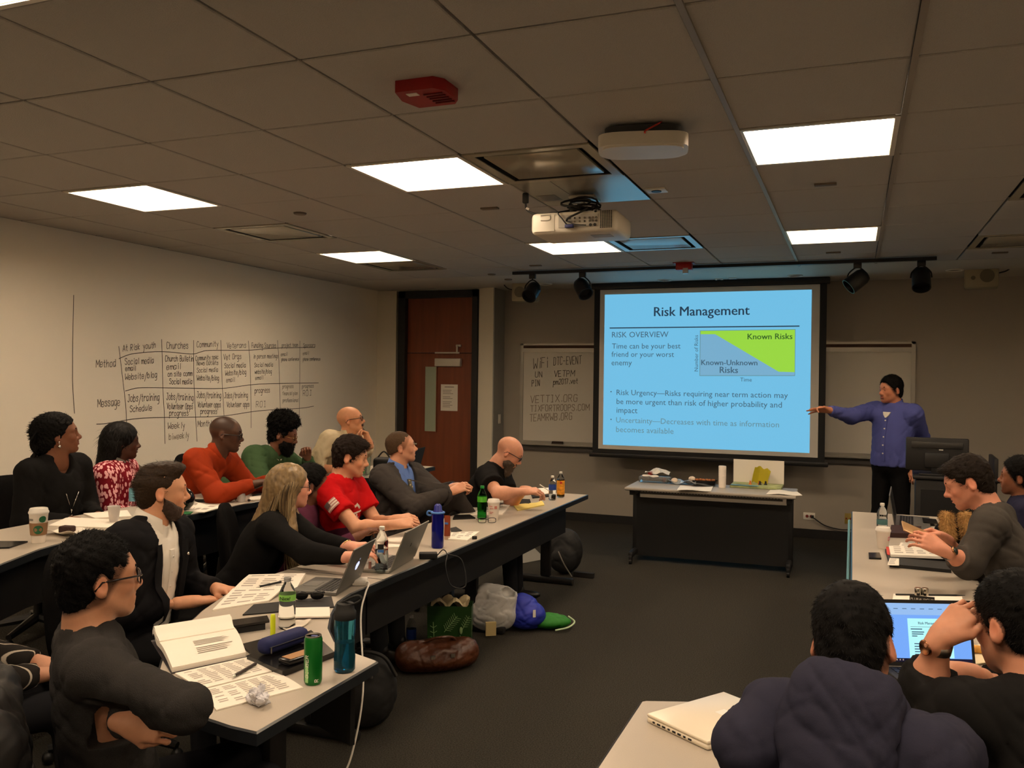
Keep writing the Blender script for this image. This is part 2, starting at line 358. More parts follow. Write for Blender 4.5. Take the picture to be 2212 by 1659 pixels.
for c, r in DIFF:
    x0, x1, y0, y1 = TX(c) + .006, TX(c + 1) - .006, TY(r) + .006, TY(r + 1) - .006; w, d = x1 - x0, y1 - y0
    o = thing('air_diffuser', lab_d[(c, r)], 'air vent', ((x0 + x1) / 2, (y0 + y1) / 2, CE), 0, 'square air diffusers')
    fr = MB(); f = .05
    for sx in (-1, 1): fr.box((sx * (w / 2 - f / 2), 0, .0), (f, d, .008))
    for sy in (-1, 1): fr.box((0, sy * (d / 2 - f / 2), .0), (w - 2 * f, f, .008))
    fr.build('frame', m_diff, o, smooth=False)
    bk = MB()
    for sx in (-1, 1): bk.box((sx * (w / 2 - f), 0, .05), (.004, d - 2 * f, .1))
    for sy in (-1, 1): bk.box((0, sy * (d / 2 - f), .05), (w - 2 * f, .004, .1))
    bk.box((0, 0, .098), (w - 2 * f, d - 2 * f, .004)); bk.build('throat', m_dark, o, smooth=False)
    MB().rbox((0, 0, .006), (w - .17, d - .17, .016), .004).build('centre_plate', m_diff, o)
# projector plate in its tile place
x0, x1, y0, y1 = TX(-2) + .006, TX(-1) - .006, TY(3) + .006, TY(4) - .006
mp = MB().box((0, 0, 0), (x1 - x0, y1 - y0, .006)).build('mounting_plate', M('plate_enamel', (176, 170, 152), .22, metal=.35), loc=((x0 + x1) / 2, (y0 + y1) / 2, CE + .004), smooth=False); tag(mp, 'flat glossy metal ceiling plate that carries the projector', 'plate')
MB().box((-.1, 0, -.004), (.003, y1 - y0, .002)).box((-.25, .1, -.004), (.12, .16, .003)).build('access_hatch', M('hatch_line', (120, 114, 100), .4), mp, smooth=False)
# ---- small things on the ceiling
def czt(x, y): return onz(x, y, CE)
p = czt(925, 187)
al = thing('fire_alarm', 'red fire alarm sounder with louvres on a ceiling tile', 'alarm', (p[0], p[1], CE), 0)
m_red = M('alarm_red', (150, 22, 18), .4)
MB().prism([(-.09, -.1), (.07, -.1), (.1, -.06), (.1, .06), (.07, .1), (-.09, .1), (-.115, 0)], -.045, 0).build('alarm_body', m_red, al)
MB().box((-.035, -.06, -.046), (.045, .03, .003)).build('rating_label', m_white, al, smooth=False)
for i in range(5): MB().box((.045, -.045 + i * .026, -.047), (.08, .008, .006)).build('louvre', M('alarm_dark_red', (96, 12, 10), .5), al, smooth=False)
p = czt(1395, 285)
apt = thing('wifi_access_point', 'white rounded wireless access point with a red cable on the ceiling', 'access point', (p[0], p[1] - .05, CE), math.radians(12))
sh = [(x * .2, y * .13) for x, y in [(math.copysign(abs(math.cos(t)) ** .5, math.cos(t)), math.copysign(abs(math.sin(t)) ** .5, math.sin(t))) for t in [2 * math.pi * i / 28 for i in range(28)]]]
MB().prism(sh, -.1, -.045).prism([(a * .9, b * .9) for a, b in sh], -.108, -.1).build('cover', m_white, apt)
MB().prism([(a * .86, b * .86) for a, b in sh], -.05, -.012).build('base', M('slate_plastic', (58, 58, 62), .6), apt)
MB().box((0, 0, -.006), (.16, .1, .012)).build('bracket', m_dark, apt, smooth=False)
MB().tube(spline([(.02, -.11, -.055), (.01, -.14, -.05), (.06, -.13, -.02), (.08, -.1, 0)]), .004).build('red_cable', M('cable_red', (190, 52, 36), .5), apt)
p = czt(1418, 410)
sn = thing('ceiling_sensor', 'white square plate with a black round hole on the ceiling beside the projector', 'sensor', (p[0], p[1], CE), 0)
MB().rbox((0, 0, -.004), (.12, .12, .008), .003).build('plate', m_white, sn); MB().cyl((0, 0, -.012), (0, 0, -.007), .03).build('lens', m_black, sn)
m_cap = M('tan_cap', (112, 100, 84), .6)
for (x, y, lb) in [(1058, 449, 'flat brown slot cover on the tile past the big middle ceiling light'), (1783, 397, 'flat brown slot cover on the tile past the largest ceiling light'), (1157, 573, 'flat brown slot cover above the first track spotlight'), (1800, 545, 'flat brown slot cover between the front ceiling light and the track'), (2160, 545, 'flat brown slot cover above the wall loudspeaker at the dark corner')]:
    p = czt(x, y); o = MB().rbox((0, 0, -.004), (.12, .045, .012), .003).build('slot_cover', m_cap, loc=(p[0], p[1], CE)); tag(o, lb, 'cover', 'brown ceiling slot covers')
for (x, y, lb) in [(648, 460, 'round concealed sprinkler cap on a tile above the orange shirt'), (1062, 592, 'round sprinkler cap in the ceiling above the door'), (1098, 603, 'small round cap in the ceiling by the cable of a loudspeaker')]:
    p = czt(x, y); o = MB().lathe([(.001, -.012), (.04, -.011), (.045, -.004), (.045, 0)]).build('sprinkler_cap', m_cap, loc=(p[0], p[1], CE)); tag(o, lb, 'sprinkler', 'round ceiling caps')
for (x, y, lb) in [(1435, 605, 'round recessed downlight above the slide title'), (1717, 595, 'round recessed downlight above the upper corner of the slide near the presenter'), (1178, 613, 'round recessed downlight between the first two track spotlights'), (2062, 583, 'round recessed downlight by the track end and the dark wall')]:
    p = czt(x, y); o = thing('downlight', lb, 'light', (p[0], p[1], CE), 0, 'unlit recessed downlights')
    MB().torus((0, 0, -.003), .075, .008, 24, 6).build('trim_ring', m_white, o); MB().lathe([(.001, -.001), (.072, -.002)]).build('reflector', M('downlight_dark', (60, 60, 62), .25, metal=.8), o)
for (x, y, lb, hole) in [(1553, 603, 'white plate with a dark lens in the soffit above the slide', 1), (1583, 601, 'blank white plate in the soffit above the slide', 0)]:
    p = czt(x, y); o = MB().rbox((0, 0, -.003), (.085, .085, .008), .002).build('soffit_plate', m_white, loc=(p[0], p[1], CE)); tag(o, lb, 'plate')
    if hole: MB().cyl((0, 0, -.01), (0, 0, -.006), .02).build('lens', m_dark, o)
p = czt(1478, 568)
o = thing('strobe', 'small red strobe light with a silver bracket by the track', 'alarm', (p[0], p[1], CE), 0)
MB().rbox((0, 0, -.035), (.15, .09, .07), .008).build('strobe_body', m_red, o); MB().box((.02, -.03, -.08), (.05, .04, .05)).build('flash_lens', M('flash_lens', (190, 190, 190), .2, metal=.5), o)
MB().box((0, 0, -.004), (.2, .12, .008)).build('flange', m_red, o, smooth=False)
# ---- track with four spotlights
m_blk = M('black_metal', (18, 17, 17), .45)
tk = MB().box((0, 0, 0), (4.0, .036, .03)).build('light_track', m_blk, loc=(-1.33, 8.46, CE - .022), smooth=False); tag(tk, 'long black lighting track along the ceiling before the screen', 'light track')
def spot(px, py, aim, lb):
    p = ony(px, py, 8.46); o = thing('track_spotlight', lb, 'spotlight', (p[0], 8.46, CE - .036), 0, 'black track spotlights')
    zc = p[2] - (CE - .036) - .01
    MB().rbox((0, 0, -.025), (.07, .034, .05), .005).build('adapter', m_blk, o)
    MB().tube(spline([(-.085, 0, zc + .01), (-.075, 0, zc + .06), (-.03, 0, zc + .105), (0, 0, zc + .115), (.03, 0, zc + .105), (.075, 0, zc + .06), (.085, 0, zc + .01)], 4), .007, 6).cyl((0, 0, zc + .11), (0, 0, -.04), .007).build('yoke', m_blk, o)
    d = unit(aim); x, y, z = frame(d); R = np.stack([x, y, z], 1)
    MB().lathe([(.03, -.1), (.062, -.085), (.075, -.05), (.078, .03), (.078, .1), (.07, .1), (.068, .05), (.001, .04)], (0, 0, zc), 20, R).build('lamp_can', m_blk, o, 50)
spot(1150, 627, (-.1, -.75, -.6), 'black track spotlight beside the small wall loudspeaker, first on the track')
spot(1258, 620, (.45, -.4, -.6), 'black track spotlight above the upper corner of the whiteboard with notes')
spot(1852, 603, (-.6, -.2, -.5), 'black track spotlight tilted sideways above the empty whiteboard')
spot(1990, 600, (0, -.5, -.75), 'black track spotlight at the end of the track near the loudspeaker')
# ---- loudspeakers on the front wall
def speaker(px, py, Y, lb, flip, aimz):
    p = ony(px, py, Y); o = thing('loudspeaker', lb, 'speaker', (p[0], Y, p[2]), math.radians(aimz), 'wall loudspeakers')
    m = M('speaker_beige', (160, 150, 122) , .55)
    MB().rbox((0, .09, 0), (.3, .18, .25), .02).build('cabinet', m, o)
    MB().rbox((0, -.004, -.01), (.27, .012, .2), .006).build('baffle', m, o)
    MB().lathe([(.001, -.006), (.05, -.004), (.06, .004), (.064, .006)], (flip * .05, -.012, -.015), 20, rotx(math.pi / 2)).build('woofer', M('speaker_cone', (112, 104, 84), .7), o)
    MB().cyl((-flip * .07, -.012, -.03), (-flip * .07, -.006, -.03), .02).build('tweeter', M('speaker_cone', (112, 104, 84), .7), o)
    MB().box((0, .12, .15), (.3, .12, .05)).build('bracket', m, o, smooth=False)
    MB().tube(spline([(flip * .15, .1, .02), (flip * .22, .1, .04), (flip * .28, .12, .1), (flip * .3, .14, .2)]), .006).build('cable', m_blk, o)
speaker(1132, 628, 9.55, 'small beige loudspeaker above the noted whiteboard by the door', -1, 8)
speaker(2120, 593, 9.55, 'small beige loudspeaker high in the dark corner above the presenter', 1, -6)
# ------------------------------------------------------------------ writing wall (children of the wall)
def cw(x, y): p = onx(x / 3.814 + 140, y / 3.814 + 620, XL + .0015); return p
NRM = (1, 0, 0)
rl = MB()
for ln in [[(73, 68), (68, 300), (65, 560), (64, 760)], [(64, 760), (70, 900), (80, 1040)], [(445, 490), (470, 700), (500, 960), (510, 1130)], [(798, 432), (803, 600), (808, 840), (820, 1060), (826, 1290)], [(1062, 440), (1062, 650), (1065, 820), (1078, 1080), (1090, 1270)], [(1285, 440), (1291, 620), (1298, 820), (1312, 1060)], [(1512, 445), (1525, 620), (1533, 900), (1535, 1160)], [(1753, 440), (1765, 650), (1775, 1010)], [(1937, 445), (1935, 800), (1930, 1140)],
           [(447, 590), (520, 560), (600, 545), (800, 532), (1040, 552), (1120, 535), (1200, 522), (1530, 520), (1700, 505), (2060, 497)], [(500, 857), (560, 840), (640, 830), (1000, 833), (1300, 835), (1600, 800), (2090, 790)], [(262, 1130), (320, 1127), (400, 1115), (640, 1080), (1050, 1072), (1310, 1062), (1600, 1020), (1930, 1000), (2050, 982)]]:
    ink(rl, [cw(*q) for q in spline([V(a, b) for a, b in ln], 4)], .0062, V(1, 0, 0))
rl.build('ruled_lines', m_ink, wl, smooth=False)
for (t, x0, y0, x1, y1, h, fz) in [("At Risk youth", 478, 530, 750, 500, 50, 0), ("Churches", 840, 510, 1018, 505, 55, 0), ("Community", 1088, 495, 1265, 490, 45, 0), ("Veterans", 1335, 505, 1495, 500, 45, 0), ("Funding Sources", 1540, 500, 1740, 500, 40, 0), ("project team", 1788, 495, 1920, 490, 30, 0), ("Sponsors", 1965, 495, 2065, 492, 30, 0), ("Method", 258, 662, 420, 655, 60, 0), ("Social media", 497, 640, 732, 628, 50, 0), ("email", 500, 690, 585, 688, 42, 0), ("Website/blog", 497, 765, 760, 745, 50, 0), ("Church Bulletin", 828, 612, 1060, 612, 48, 0), ("email", 838, 682, 955, 675, 48, 0), ("on site comm", 850, 738, 1050, 730, 42, 0), ("Social media", 862, 800, 1050, 800, 45, 0), ("Community spec", 1078, 605, 1265, 592, 38, 0), ("News Outlets", 1088, 645, 1265, 640, 35, 0), ("Social media", 1088, 705, 1262, 698, 38, 0), ("Website/blog", 1088, 768, 1270, 768, 42, 0), ("Vet Orgs", 1308, 600, 1455, 590, 45, 0), ("Social media", 1315, 668, 1490, 662, 40, 0), ("Website/blog", 1322, 728, 1495, 718, 40, 0), ("email", 1330, 785, 1400, 780, 38, 0), ("in person meetings", 1555, 588, 1758, 585, 35, 0), ("Social media", 1562, 660, 1715, 655, 34, 0), ("website/blog", 1565, 715, 1705, 710, 34, 0), ("email", 1570, 765, 1635, 760, 32, 0), ("email", 1780, 570, 1835, 565, 28, 0), ("phone conference", 1785, 610, 1930, 605, 26, 0), ("email", 1962, 560, 2010, 555, 26, 1), ("phone conference", 1962, 608, 2105, 605, 26, 0), ("Message", 270, 990, 455, 975, 65, 0), ("Jobs/training", 518, 945, 780, 935, 60, 0), ("Schedule", 538, 1030, 718, 1015, 50, 0), ("Jobs/training", 838, 928, 1060, 935, 55, 0), ("Volunteer Opps", 842, 1005, 1055, 1005, 48, 0), ("progress", 862, 1060, 1020, 1060, 44, 0), ("Jobs/training", 1088, 912, 1288, 915, 50, 0), ("Volunteer opps", 1095, 990, 1285, 990, 45, 0), ("progress", 1118, 1045, 1255, 1045, 42, 0), ("Jobs/training", 1315, 915, 1508, 910, 45, 0), ("Volunteer opps", 1335, 990, 1522, 985, 42, 0), ("progress", 1565, 875, 1690, 868, 42, 0), ("ROI", 1575, 992, 1660, 985, 48, 1), ("progress", 1793, 835, 1885, 830, 30, 1), ("financial plan", 1793, 890, 1918, 888, 28, 1), ("professional", 1796, 948, 1925, 945, 28, 0), ("progress", 1955, 832, 2050, 828, 30, 0), ("ROI", 1962, 898, 2035, 892, 45, 0), ("Weekly", 848, 1168, 990, 1160, 48, 0), ("biweekly", 858, 1258, 1025, 1240, 48, 1), ("Monthly", 1095, 1150, 1230, 1145, 48, 0), ("Frequency", 315, 1228, 530, 1210, 58, 0)]:
    mb = MB(); a, b = cw(x0, y0), cw(x1, y1); hh = cw(x0, y0 - h)[2] - a[2]
    scribble(mb, t, a, b, hh, .0052 if h > 38 else .0045, NRM); mb.build('handwriting', m_ink2 if fz else m_ink, wl, smooth=False)
# ================================================================== FRONT WALL
YS = 9.8
scn = thing('projection_screen', 'pulled-down projection screen with black borders showing the risk management slide', 'screen', (-1.55, YS, 0))
def sx_(x): return x + 1.55
m_scr = M('screen_fabric', (205, 200, 190), .8)
MB().box((0, .01, 1.84), (2.56, .006, 1.98)).build('screen_border', M('screen_black', (14, 14, 14), .7), scn, smooth=False)
MB().box((0, .005, 1.862), (2.42, .006, 1.85)).build('screen_fabric', m_scr, scn, smooth=False)
MB().rbox((0, .02, CE - .035), (2.62, .1, .068), .01).build('screen_housing', m_blk, scn)
MB().rbox((0, .01, .865), (2.63, .05, .05), .008).build('bottom_bar', m_blk, scn)
def em(n, c, s=1.0): return M(n, (10, 10, 12), .7, emit=SLIDE * s, ecol=c)
ix0, ix1, iz0, iz1 = -2.703, -.423, .984, 2.731
sl = MB().box((sx_((ix0 + ix1) / 2), .0008, (iz0 + iz1) / 2), (ix1 - ix0, .002, iz1 - iz0)).build('slide', em('slide_blue', (112, 190, 228)), scn, smooth=False)
def sp(x, y, off=.0022): p = ony(x, y, YS); return V(p[0] + 1.55, -off, p[2])
m_st = em('slide_text', (66, 96, 116)); m_sd = em('slide_dark', (40, 62, 82)); m_sg = em('slide_soft', (98, 136, 150))
def stext(t, x0, x1, y, mat, bold=False):
    a = sp(x0, y); b = sp(x1, y); b[2] = a[2]; lettering(t, a, b, (0, 0, 1), mat, sl, bold, 'slide_text')
stext('Risk Management', 1413, 1619, 683, m_sd, True)
a = sp(1317, 709); b = sp(1727, 704); MB().box(((a[0] + b[0]) / 2, -.002, (a[2] + b[2]) / 2), (b[0] - a[0], .001, .013)).build('slide_rule', m_sd, sl, smooth=False)
stext('RISK OVERVIEW', 1322, 1444, 729, m_st); stext('Time can be your best', 1322, 1470, 753, m_st); stext('friend or your worst', 1321, 1456, 770.6, m_st); stext('enemy', 1321, 1365, 789, m_st)
def spoly(pts, mat, off, name):
    P = [sp(x, y, off) for x, y in pts]; MB().add(P, [tuple(range(len(P)))]).build(name, mat, sl, smooth=False)
spoly([(1512, 714), (1718.5, 711), (1717.5, 812), (1511, 812)], em('slide_axis', (96, 140, 150)), .0021, 'chart_border')
spoly([(1513.3, 715), (1717.3, 712.3), (1716.5, 810.7), (1512.3, 810.7)], em('chart_blue', (118, 172, 204)), .0026, 'chart_area')
spoly([(1513.3, 715), (1717.3, 712.3), (1716.6, 804), (1682, 803), (1545, 722), (1513.3, 722)], em('chart_green', (152, 214, 66)), .0031, 'chart_known_area')
def ctext(t, x0, x1, y, mat, bold=False):
    a = sp(x0, y, .0036); b = sp(x1, y, .0036); b[2] = a[2]; lettering(t, a, b, (0, 0, 1), mat, sl, bold, 'chart_text')
ctext('Known Risks', 1615, 1711.5, 733, em('chart_green_text', (54, 96, 40)), True); ctext('Known-Unknown', 1515, 1636, 788.5, m_st, True); ctext('Risks', 1555, 1594, 805.5, m_st, True); ctext('Time', 1599, 1624, 824, m_st)
lettering('Number of Risks', sp(1508, 802, .0036), sp(1508, 724, .0036), (-1, 0, 0), m_st, sl, False, 'chart_text')
for y in (846, 906): p = sp(1320, y); MB().cyl(p + V(0, .001, 0), p, .008, n=10).build('bullet', m_st, sl)
stext('Risk Urgency\u2014Risks requiring near term action may', 1332, 1702, 853, m_st); stext('be more urgent than risk of higher probability and', 1332, 1689, 872.5, m_st); stext('impact', 1332, 1377, 891.5, m_st)
stext('Uncertainty\u2014Decreases with time as information', 1331, 1683, 912.5, m_sg); stext('becomes available', 1331, 1455, 933, m_sg)
# ------------------------------------------------------------------ whiteboards
m_wbd = M('whiteboard_face', (206, 200, 188), .18, spec=.6); m_alu = M('board_frame', (158, 154, 146), .4, metal=.6); m_cork = M('cork_strip', (70, 46, 34), .85)
def board(x0, x1, z0, z1, lb):
    o = thing('whiteboard', lb, 'whiteboard', ((x0 + x1) / 2, YF, z0), 0); w = x1 - x0; h = z1 - z0
    MB().box((0, -.012, h / 2), (w, .022, h)).build('panel', m_wbd, o, smooth=False)
    fr = MB()
    for s in (-1, 1): fr.box((s * (w / 2 - .02), -.018, h / 2), (.04, .036, h))
    fr.box((0, -.018, h - .012), (w, .036, .024)).box((0, -.018, h - .085), (w, .034, .05)); fr.build('frame', m_alu, o, smooth=False)
    MB().box((0, -.019, h - .042), (w - .08, .034, .036)).build('map_strip', m_cork, o, smooth=False)
    MB().box((0, -.05, .028), (w, .08, .016)).box((0, -.022, .045), (w, .04, .05)).build('pen_tray', m_alu, o, smooth=False)
    MB().box((0, -.02, -.02), (w, .036, .06)).build('tray_rail', M('rail_dark', (70, 66, 62), .5), o, smooth=False)
    return o
wb1 = board(-3.905, -2.6, .90, 2.185, 'whiteboard with handwritten wifi notes beside the projection screen')
wb2 = board(-.5, .62, .90, 2.19, 'empty whiteboard behind the presenter')
def wp(x, y): p = ony(x, y, YF - .0245); return V(p[0] + 3.2525, p[1] - YF, p[2] - .90)
for (t, x0, x1, y0, y1, h, fz) in [('WiFi', 1152, 1184, 797, 794, 22, 0), ('DTC-EVENT', 1196, 1256, 789, 786, 17, 0), ('UN', 1156, 1172, 815, 815, 12, 0), ('VETPM', 1197, 1241, 814, 813, 13, 0), ('PIN', 1149, 1166, 834, 833, 13, 0), ('pm2017.vet', 1195, 1248, 831, 828, 11, 0), ('VETTIX.ORG', 1146, 1248, 870, 867, 15, 1), ('TIXFORTROOPS.COM', 1146, 1273, 889, 886, 13, 1), ('TEAMRWB.ORG', 1144, 1236, 910, 906, 15, 1)]:
    mb = MB(); a, b = wp(x0, y0), wp(x1, y1); hh = wp(x0, y0 - h)[2] - a[2]; scribble(mb, t, a, b, hh, .007, (0, -1, 0)); mb.build('handwriting', m_ink2 if fz else m_ink, wb1, smooth=False)
er = MB().rbox((0, 0, .02), (.14, .05, .032), .006).build('eraser', M('eraser_felt', (44, 28, 22), .9), loc=(ony(1205, 953, YF - .05)[0], YF - .064, .9365)); tag(er, 'dark board eraser on the tray of the noted whiteboard', 'eraser')
MB().box((0, 0, .007), (.142, .052, .012)).build('felt_pad', M('felt_grey', (90, 84, 76), .95), er, smooth=False)
# outlets with cord
for (x, y, lb, c) in [(1748, 1115, 'white double wall outlet with red sockets behind the snack table', (222, 216, 204)), (1833, 1120, 'yellowish wall outlet beside the end of the desk', (150, 130, 60))]:
    p = ony(x, y, YF); o = MB().rbox((0, -.004, 0), (.125 if x < 1800 else .08, .008, .08 if x < 1800 else .115), .003).build('wall_outlet', M('outlet_%d' % x, c, .5), loc=(p[0], YF, p[2])); tag(o, lb, 'outlet')
    for s in (-.022, .022): MB().cyl((s, -.012, 0), (s, -.006, 0), .017 if x < 1800 else .01).build('socket', M('socket_red', (120, 40, 28), .5), o)
p = ony(1755, 1116, YF - .02); q = ony(1833, 1143, YF - .03)
co = MB().tube(spline([V(0, 0, 0), V(.03, -.03, -.02), V(.14, -.01, -.09), V(.3, -.01, -.12), V(.47, -.01, -.11), V(.62, -.03, -.14)]), .006).build('electric_cord', m_blk, loc=p); tag(co, 'thin black power cord from the red-socket wall outlet', 'cord')
MB().rbox((0, -.002, 0), (.03, .03, .03), .006).build('plug', m_blk, co)
# ================================================================== DESKS
m_lam = M('desk_laminate', (176, 166, 152), .32, spec=.35, var=.03, vscale=300)
m_edge = M('desk_edge', (26, 30, 34), .35)
m_dblk = M('desk_black', (16, 15, 15), .55)
ZT = .74
def desk(lb, poly, z0, panel, legs, cols):
    c = np.mean(np.array(poly), 0); o = thing('desk', lb, 'desk', (c[0], c[1], z0)); q = [(x - c[0], y - c[1]) for x, y in poly]
    MB().prism(q, ZT - .028, ZT).build('tabletop', m_lam, o, smooth=False)
    cc = np.array(q); e = []
    area = sum(q[i - 1][0] * q[i][1] - q[i][0] * q[i - 1][1] for i in range(len(q))); sg = 1 if area > 0 else -1
    n = len(q); out = []
    for i in range(n):
        a = cc[i] - cc[i - 1]; b = cc[(i + 1) % n] - cc[i]; na = V(a[1], -a[0]) / (np.linalg.norm(a) + 1e-9); nb = V(b[1], -b[0]) / (np.linalg.norm(b) + 1e-9)
        m = na + nb; m = m / max(.5, (m @ m) / 2) ; out.append(cc[i] + sg * m * .008)
    mb = MB(); P = [(p[0], p[1], ZT - .038) for p in out] + [(p[0], p[1], ZT - .004) for p in out] + [(p[0], p[1], ZT - .0005) for p in cc] + [(p[0], p[1], ZT - .038) for p in cc]
    f = []
    for i in range(n):
        j = (i + 1) % n; f += [(i, j, n + j, n + i), (n + i, n + j, 2 * n + j, 2 * n + i), (3 * n + i, 3 * n + j, j, i)]
    mb.add(P, f if sg > 0 else [t[::-1] for t in f]); mb.build('edge_band', m_edge, o, smooth=False)
    MB().prism([(x * .93, y * .93) for x, y in q], ZT - .05, ZT - .0285).build('under_frame', m_dblk, o, smooth=False)
    for seg in panel:
        for a, b in zip(seg[:-1], seg[1:]):
            a, b = V(*a) - c, V(*b) - c; d = b - a; l = np.linalg.norm(d); MB().box(((a[0] + b[0]) / 2, (a[1] + b[1]) / 2, .58), (l, .018, .26), rotz(math.atan2(d[1], d[0]))).build('modesty_panel', m_dblk, o, smooth=False)
    for (x, y, dx, dy) in legs:
        x -= c[0]; y -= c[1]; R = rotz(math.atan2(dy, dx))
        MB().rbox((x, y, .38), (.09, .04, .64), .008, R).rbox((x, y, .03), (.5, .06, .05), .015, R).rbox((x, y, .685), (.42, .05, .03), .008, R).build('leg', m_dblk, o)
    return o
AX = -1.06
def corner(mir, x_in, x_out, yb0, yb1, xend, ytop, r_in=.72):
    """L-shaped corner top: inner edge concave, outer edge a big arc"""
    inner = [(x_in, ytop), (x_in, 3.42), (-2.10, 3.27), (-2.01, 3.08), (-1.91, 2.91), (-1.79, 2.77), (-1.66, 2.69), (-1.54, 2.645), (xend, 2.635)]
    outer = [(xend, 1.985), (-1.62, 1.99), (-1.78, 2.02), (-1.95, 2.10), (-2.12, 2.24), (-2.28, 2.44), (-2.42, 2.69), (-2.53, 2.92), (-2.62, 3.17), (-2.67, 3.42), (x_out, 3.6), (x_out, ytop)]
    return inner + outer
L1c = corner(0, -2.13, -2.68, 0, 0, -1.53, 3.72)
R1c = [(2 * AX - x, y) for x, y in L1c]
desk('curved corner desk covered with books and bottles in front of the young man in glasses', L1c, 0, [[(-2.22, 3.7), (-2.2, 3.4), (-2.05, 3.0), (-1.85, 2.73), (-1.6, 2.6)]], [(-1.72, 2.32, 0, 1), (-2.4, 3.55, 1, 0)], 0)
desk('curved corner desk holding the closed white laptop beside the hooded person', R1c, 0, [[(2 * AX + 2.22, 3.7), (2 * AX + 2.2, 3.4), (2 * AX + 2.05, 3.0), (2 * AX + 1.85, 2.73), (2 * AX + 1.62, 2.61)]], [(2 * AX + 1.8, 2.3, 0, 1), (2 * AX + 2.4, 3.55, 1, 0)], 0)
desk('long straight front-row desk with laptops, soda and coffee, along the aisle', [(-2.13, 3.73), (-2.13, 7.23), (-2.68, 7.23), (-2.68, 3.73)], 0, [[(-2.24, 3.75), (-2.24, 6.95)]], [(-2.42, 5.45, 1, 0), (-2.42, 7.0, 1, 0)], 0)
desk('straight desk across the aisle with notebooks, coffee cup and open laptop', [(.01, 3.73), (.6, 3.73), (.6, 7.22), (.01, 7.22)], 0, [[(.12, 3.75), (.12, 7.0)]], [(.3, 5.45, 1, 0), (.3, 7.0, 1, 0)], 0)
ZR = .159
L2 = [(-3.67, 3.73), (-3.67, 7.35), (-4.22, 7.35), (-4.22, 3.73)]
desk('long rear-row desk on the platform below the handwriting', L2, ZR, [[(-3.76, 3.75), (-3.76, 7.2)]], [(-3.95, 3.9, 1, 0), (-3.95, 5.5, 1, 0), (-3.95, 7.1, 1, 0)], 0)
L2c = [(-3.67, 3.72), (-3.66, 3.4), (-3.57, 3.0), (-3.42, 2.66), (-3.2, 2.3), (-2.95, 2.02), (-3.35, 1.6), (-3.65, 1.9), (-3.92, 2.3), (-4.1, 2.75), (-4.19, 3.2), (-4.22, 3.72)]
desk('curved rear-row desk on the platform, cut off by the edge of the view', L2c, ZR, [[(-3.77, 3.7), (-3.75, 3.4), (-3.66, 3.0), (-3.5, 2.62), (-3.28, 2.3), (-3.1, 2.1)]], [(-3.85, 2.9, 1, .3)], 0)
# ------------------------------------------------------------------ front snack table
ft = thing('front_table', 'flip-top table with a dark modesty panel before the projection screen', 'table', (-1.23, 8.32, 0), math.radians(1.5))
m_ftop = M('silver_laminate', (158, 150, 138), .42, spec=.25)
MB().rbox((0, 0, .715), (1.54, .62, .03), .013).build('tabletop', m_ftop, ft)
for s in (-1, 1):
    MB().rbox((s * .71, -.02, .36), (.06, .07, .62), .012).rbox((s * .71, 0, .09), (.05, .56, .06), .02).box((s * .71, 0, .675), (.05, .46, .05)).build('leg', m_dblk, ft)
    for t in (-.26, .26):
        MB().cyl((s * .71 - .012, t, .03), (s * .71 + .012, t, .03), .03).rbox((s * .71, t, .06), (.035, .05, .05), .008).build('caster', m_dblk, ft)
MB().box((0, -.05, .33), (1.4, .014, .56)).build('modesty_panel', m_dblk, ft, smooth=False)
MB().box((0, -.14, .665), (1.3, .012, .02)).build('cable_rail', M('rail_grey', (120, 114, 104), .5), ft, smooth=False)
mbw = MB()
for i in range(46): mbw.cyl((-.62 + i * .0275, -.14, .675), (-.62 + i * .0275, -.14, .70), .007, n=6)
mbw.build('cable_clips', m_dblk, ft, kind='stuff')
# ------------------------------------------------------------------ lectern with monitor
lt = thing('lectern', 'black media lectern beside the presenter', 'lectern', (.73, 7.93, 0), math.radians(-3))
m_lec = M('lectern_black', (17, 16, 16), .5)
MB().rbox((.05, 0, .5), (.58, .5, .94), .012).build('cabinet', m_lec, lt)
MB().rbox((.05, 0, .985), (.62, .56, .03), .01).build('top_shelf', m_lec, lt)
MB().rbox((.33, .0, 1.06), (.03, .5, .2), .008).build('side_guard', m_lec, lt)
MB().box((.05, -.253, .48), (.5, .01, .82)).build('access_door', M('lectern_door', (22, 21, 21), .45), lt, smooth=False)
MB().cyl((-.2, -.255, .55), (-.2, -.275, .55), .012).build('lock', m_metal, lt)
mon = thing('monitor', 'black flat monitor seen from behind on the lectern', 'monitor', (.64, 7.8, 1.0), math.radians(-4))
MB().rbox((0, 0, .165), (.46, .035, .27), .012).build('casing', m_lec, mon)
MB().rbox((0, -.02, .24), (.38, .012, .05), .006).build('vent_ridge', M('monitor_grey', (40, 39, 37), .4), mon)
MB().rbox((0, -.03, .12), (.18, .05, .12), .01).rbox((0, -.03, .06), (.08, .03, .12), .006).build('stand', m_lec, mon)
MB().rbox((0, 0, .006), (.26, .18, .012), .005).build('foot', m_lec, mon)
MB().box((.03, -.028, .205), (.03, .002, .008)).build('maker_badge', m_white, mon, smooth=False)
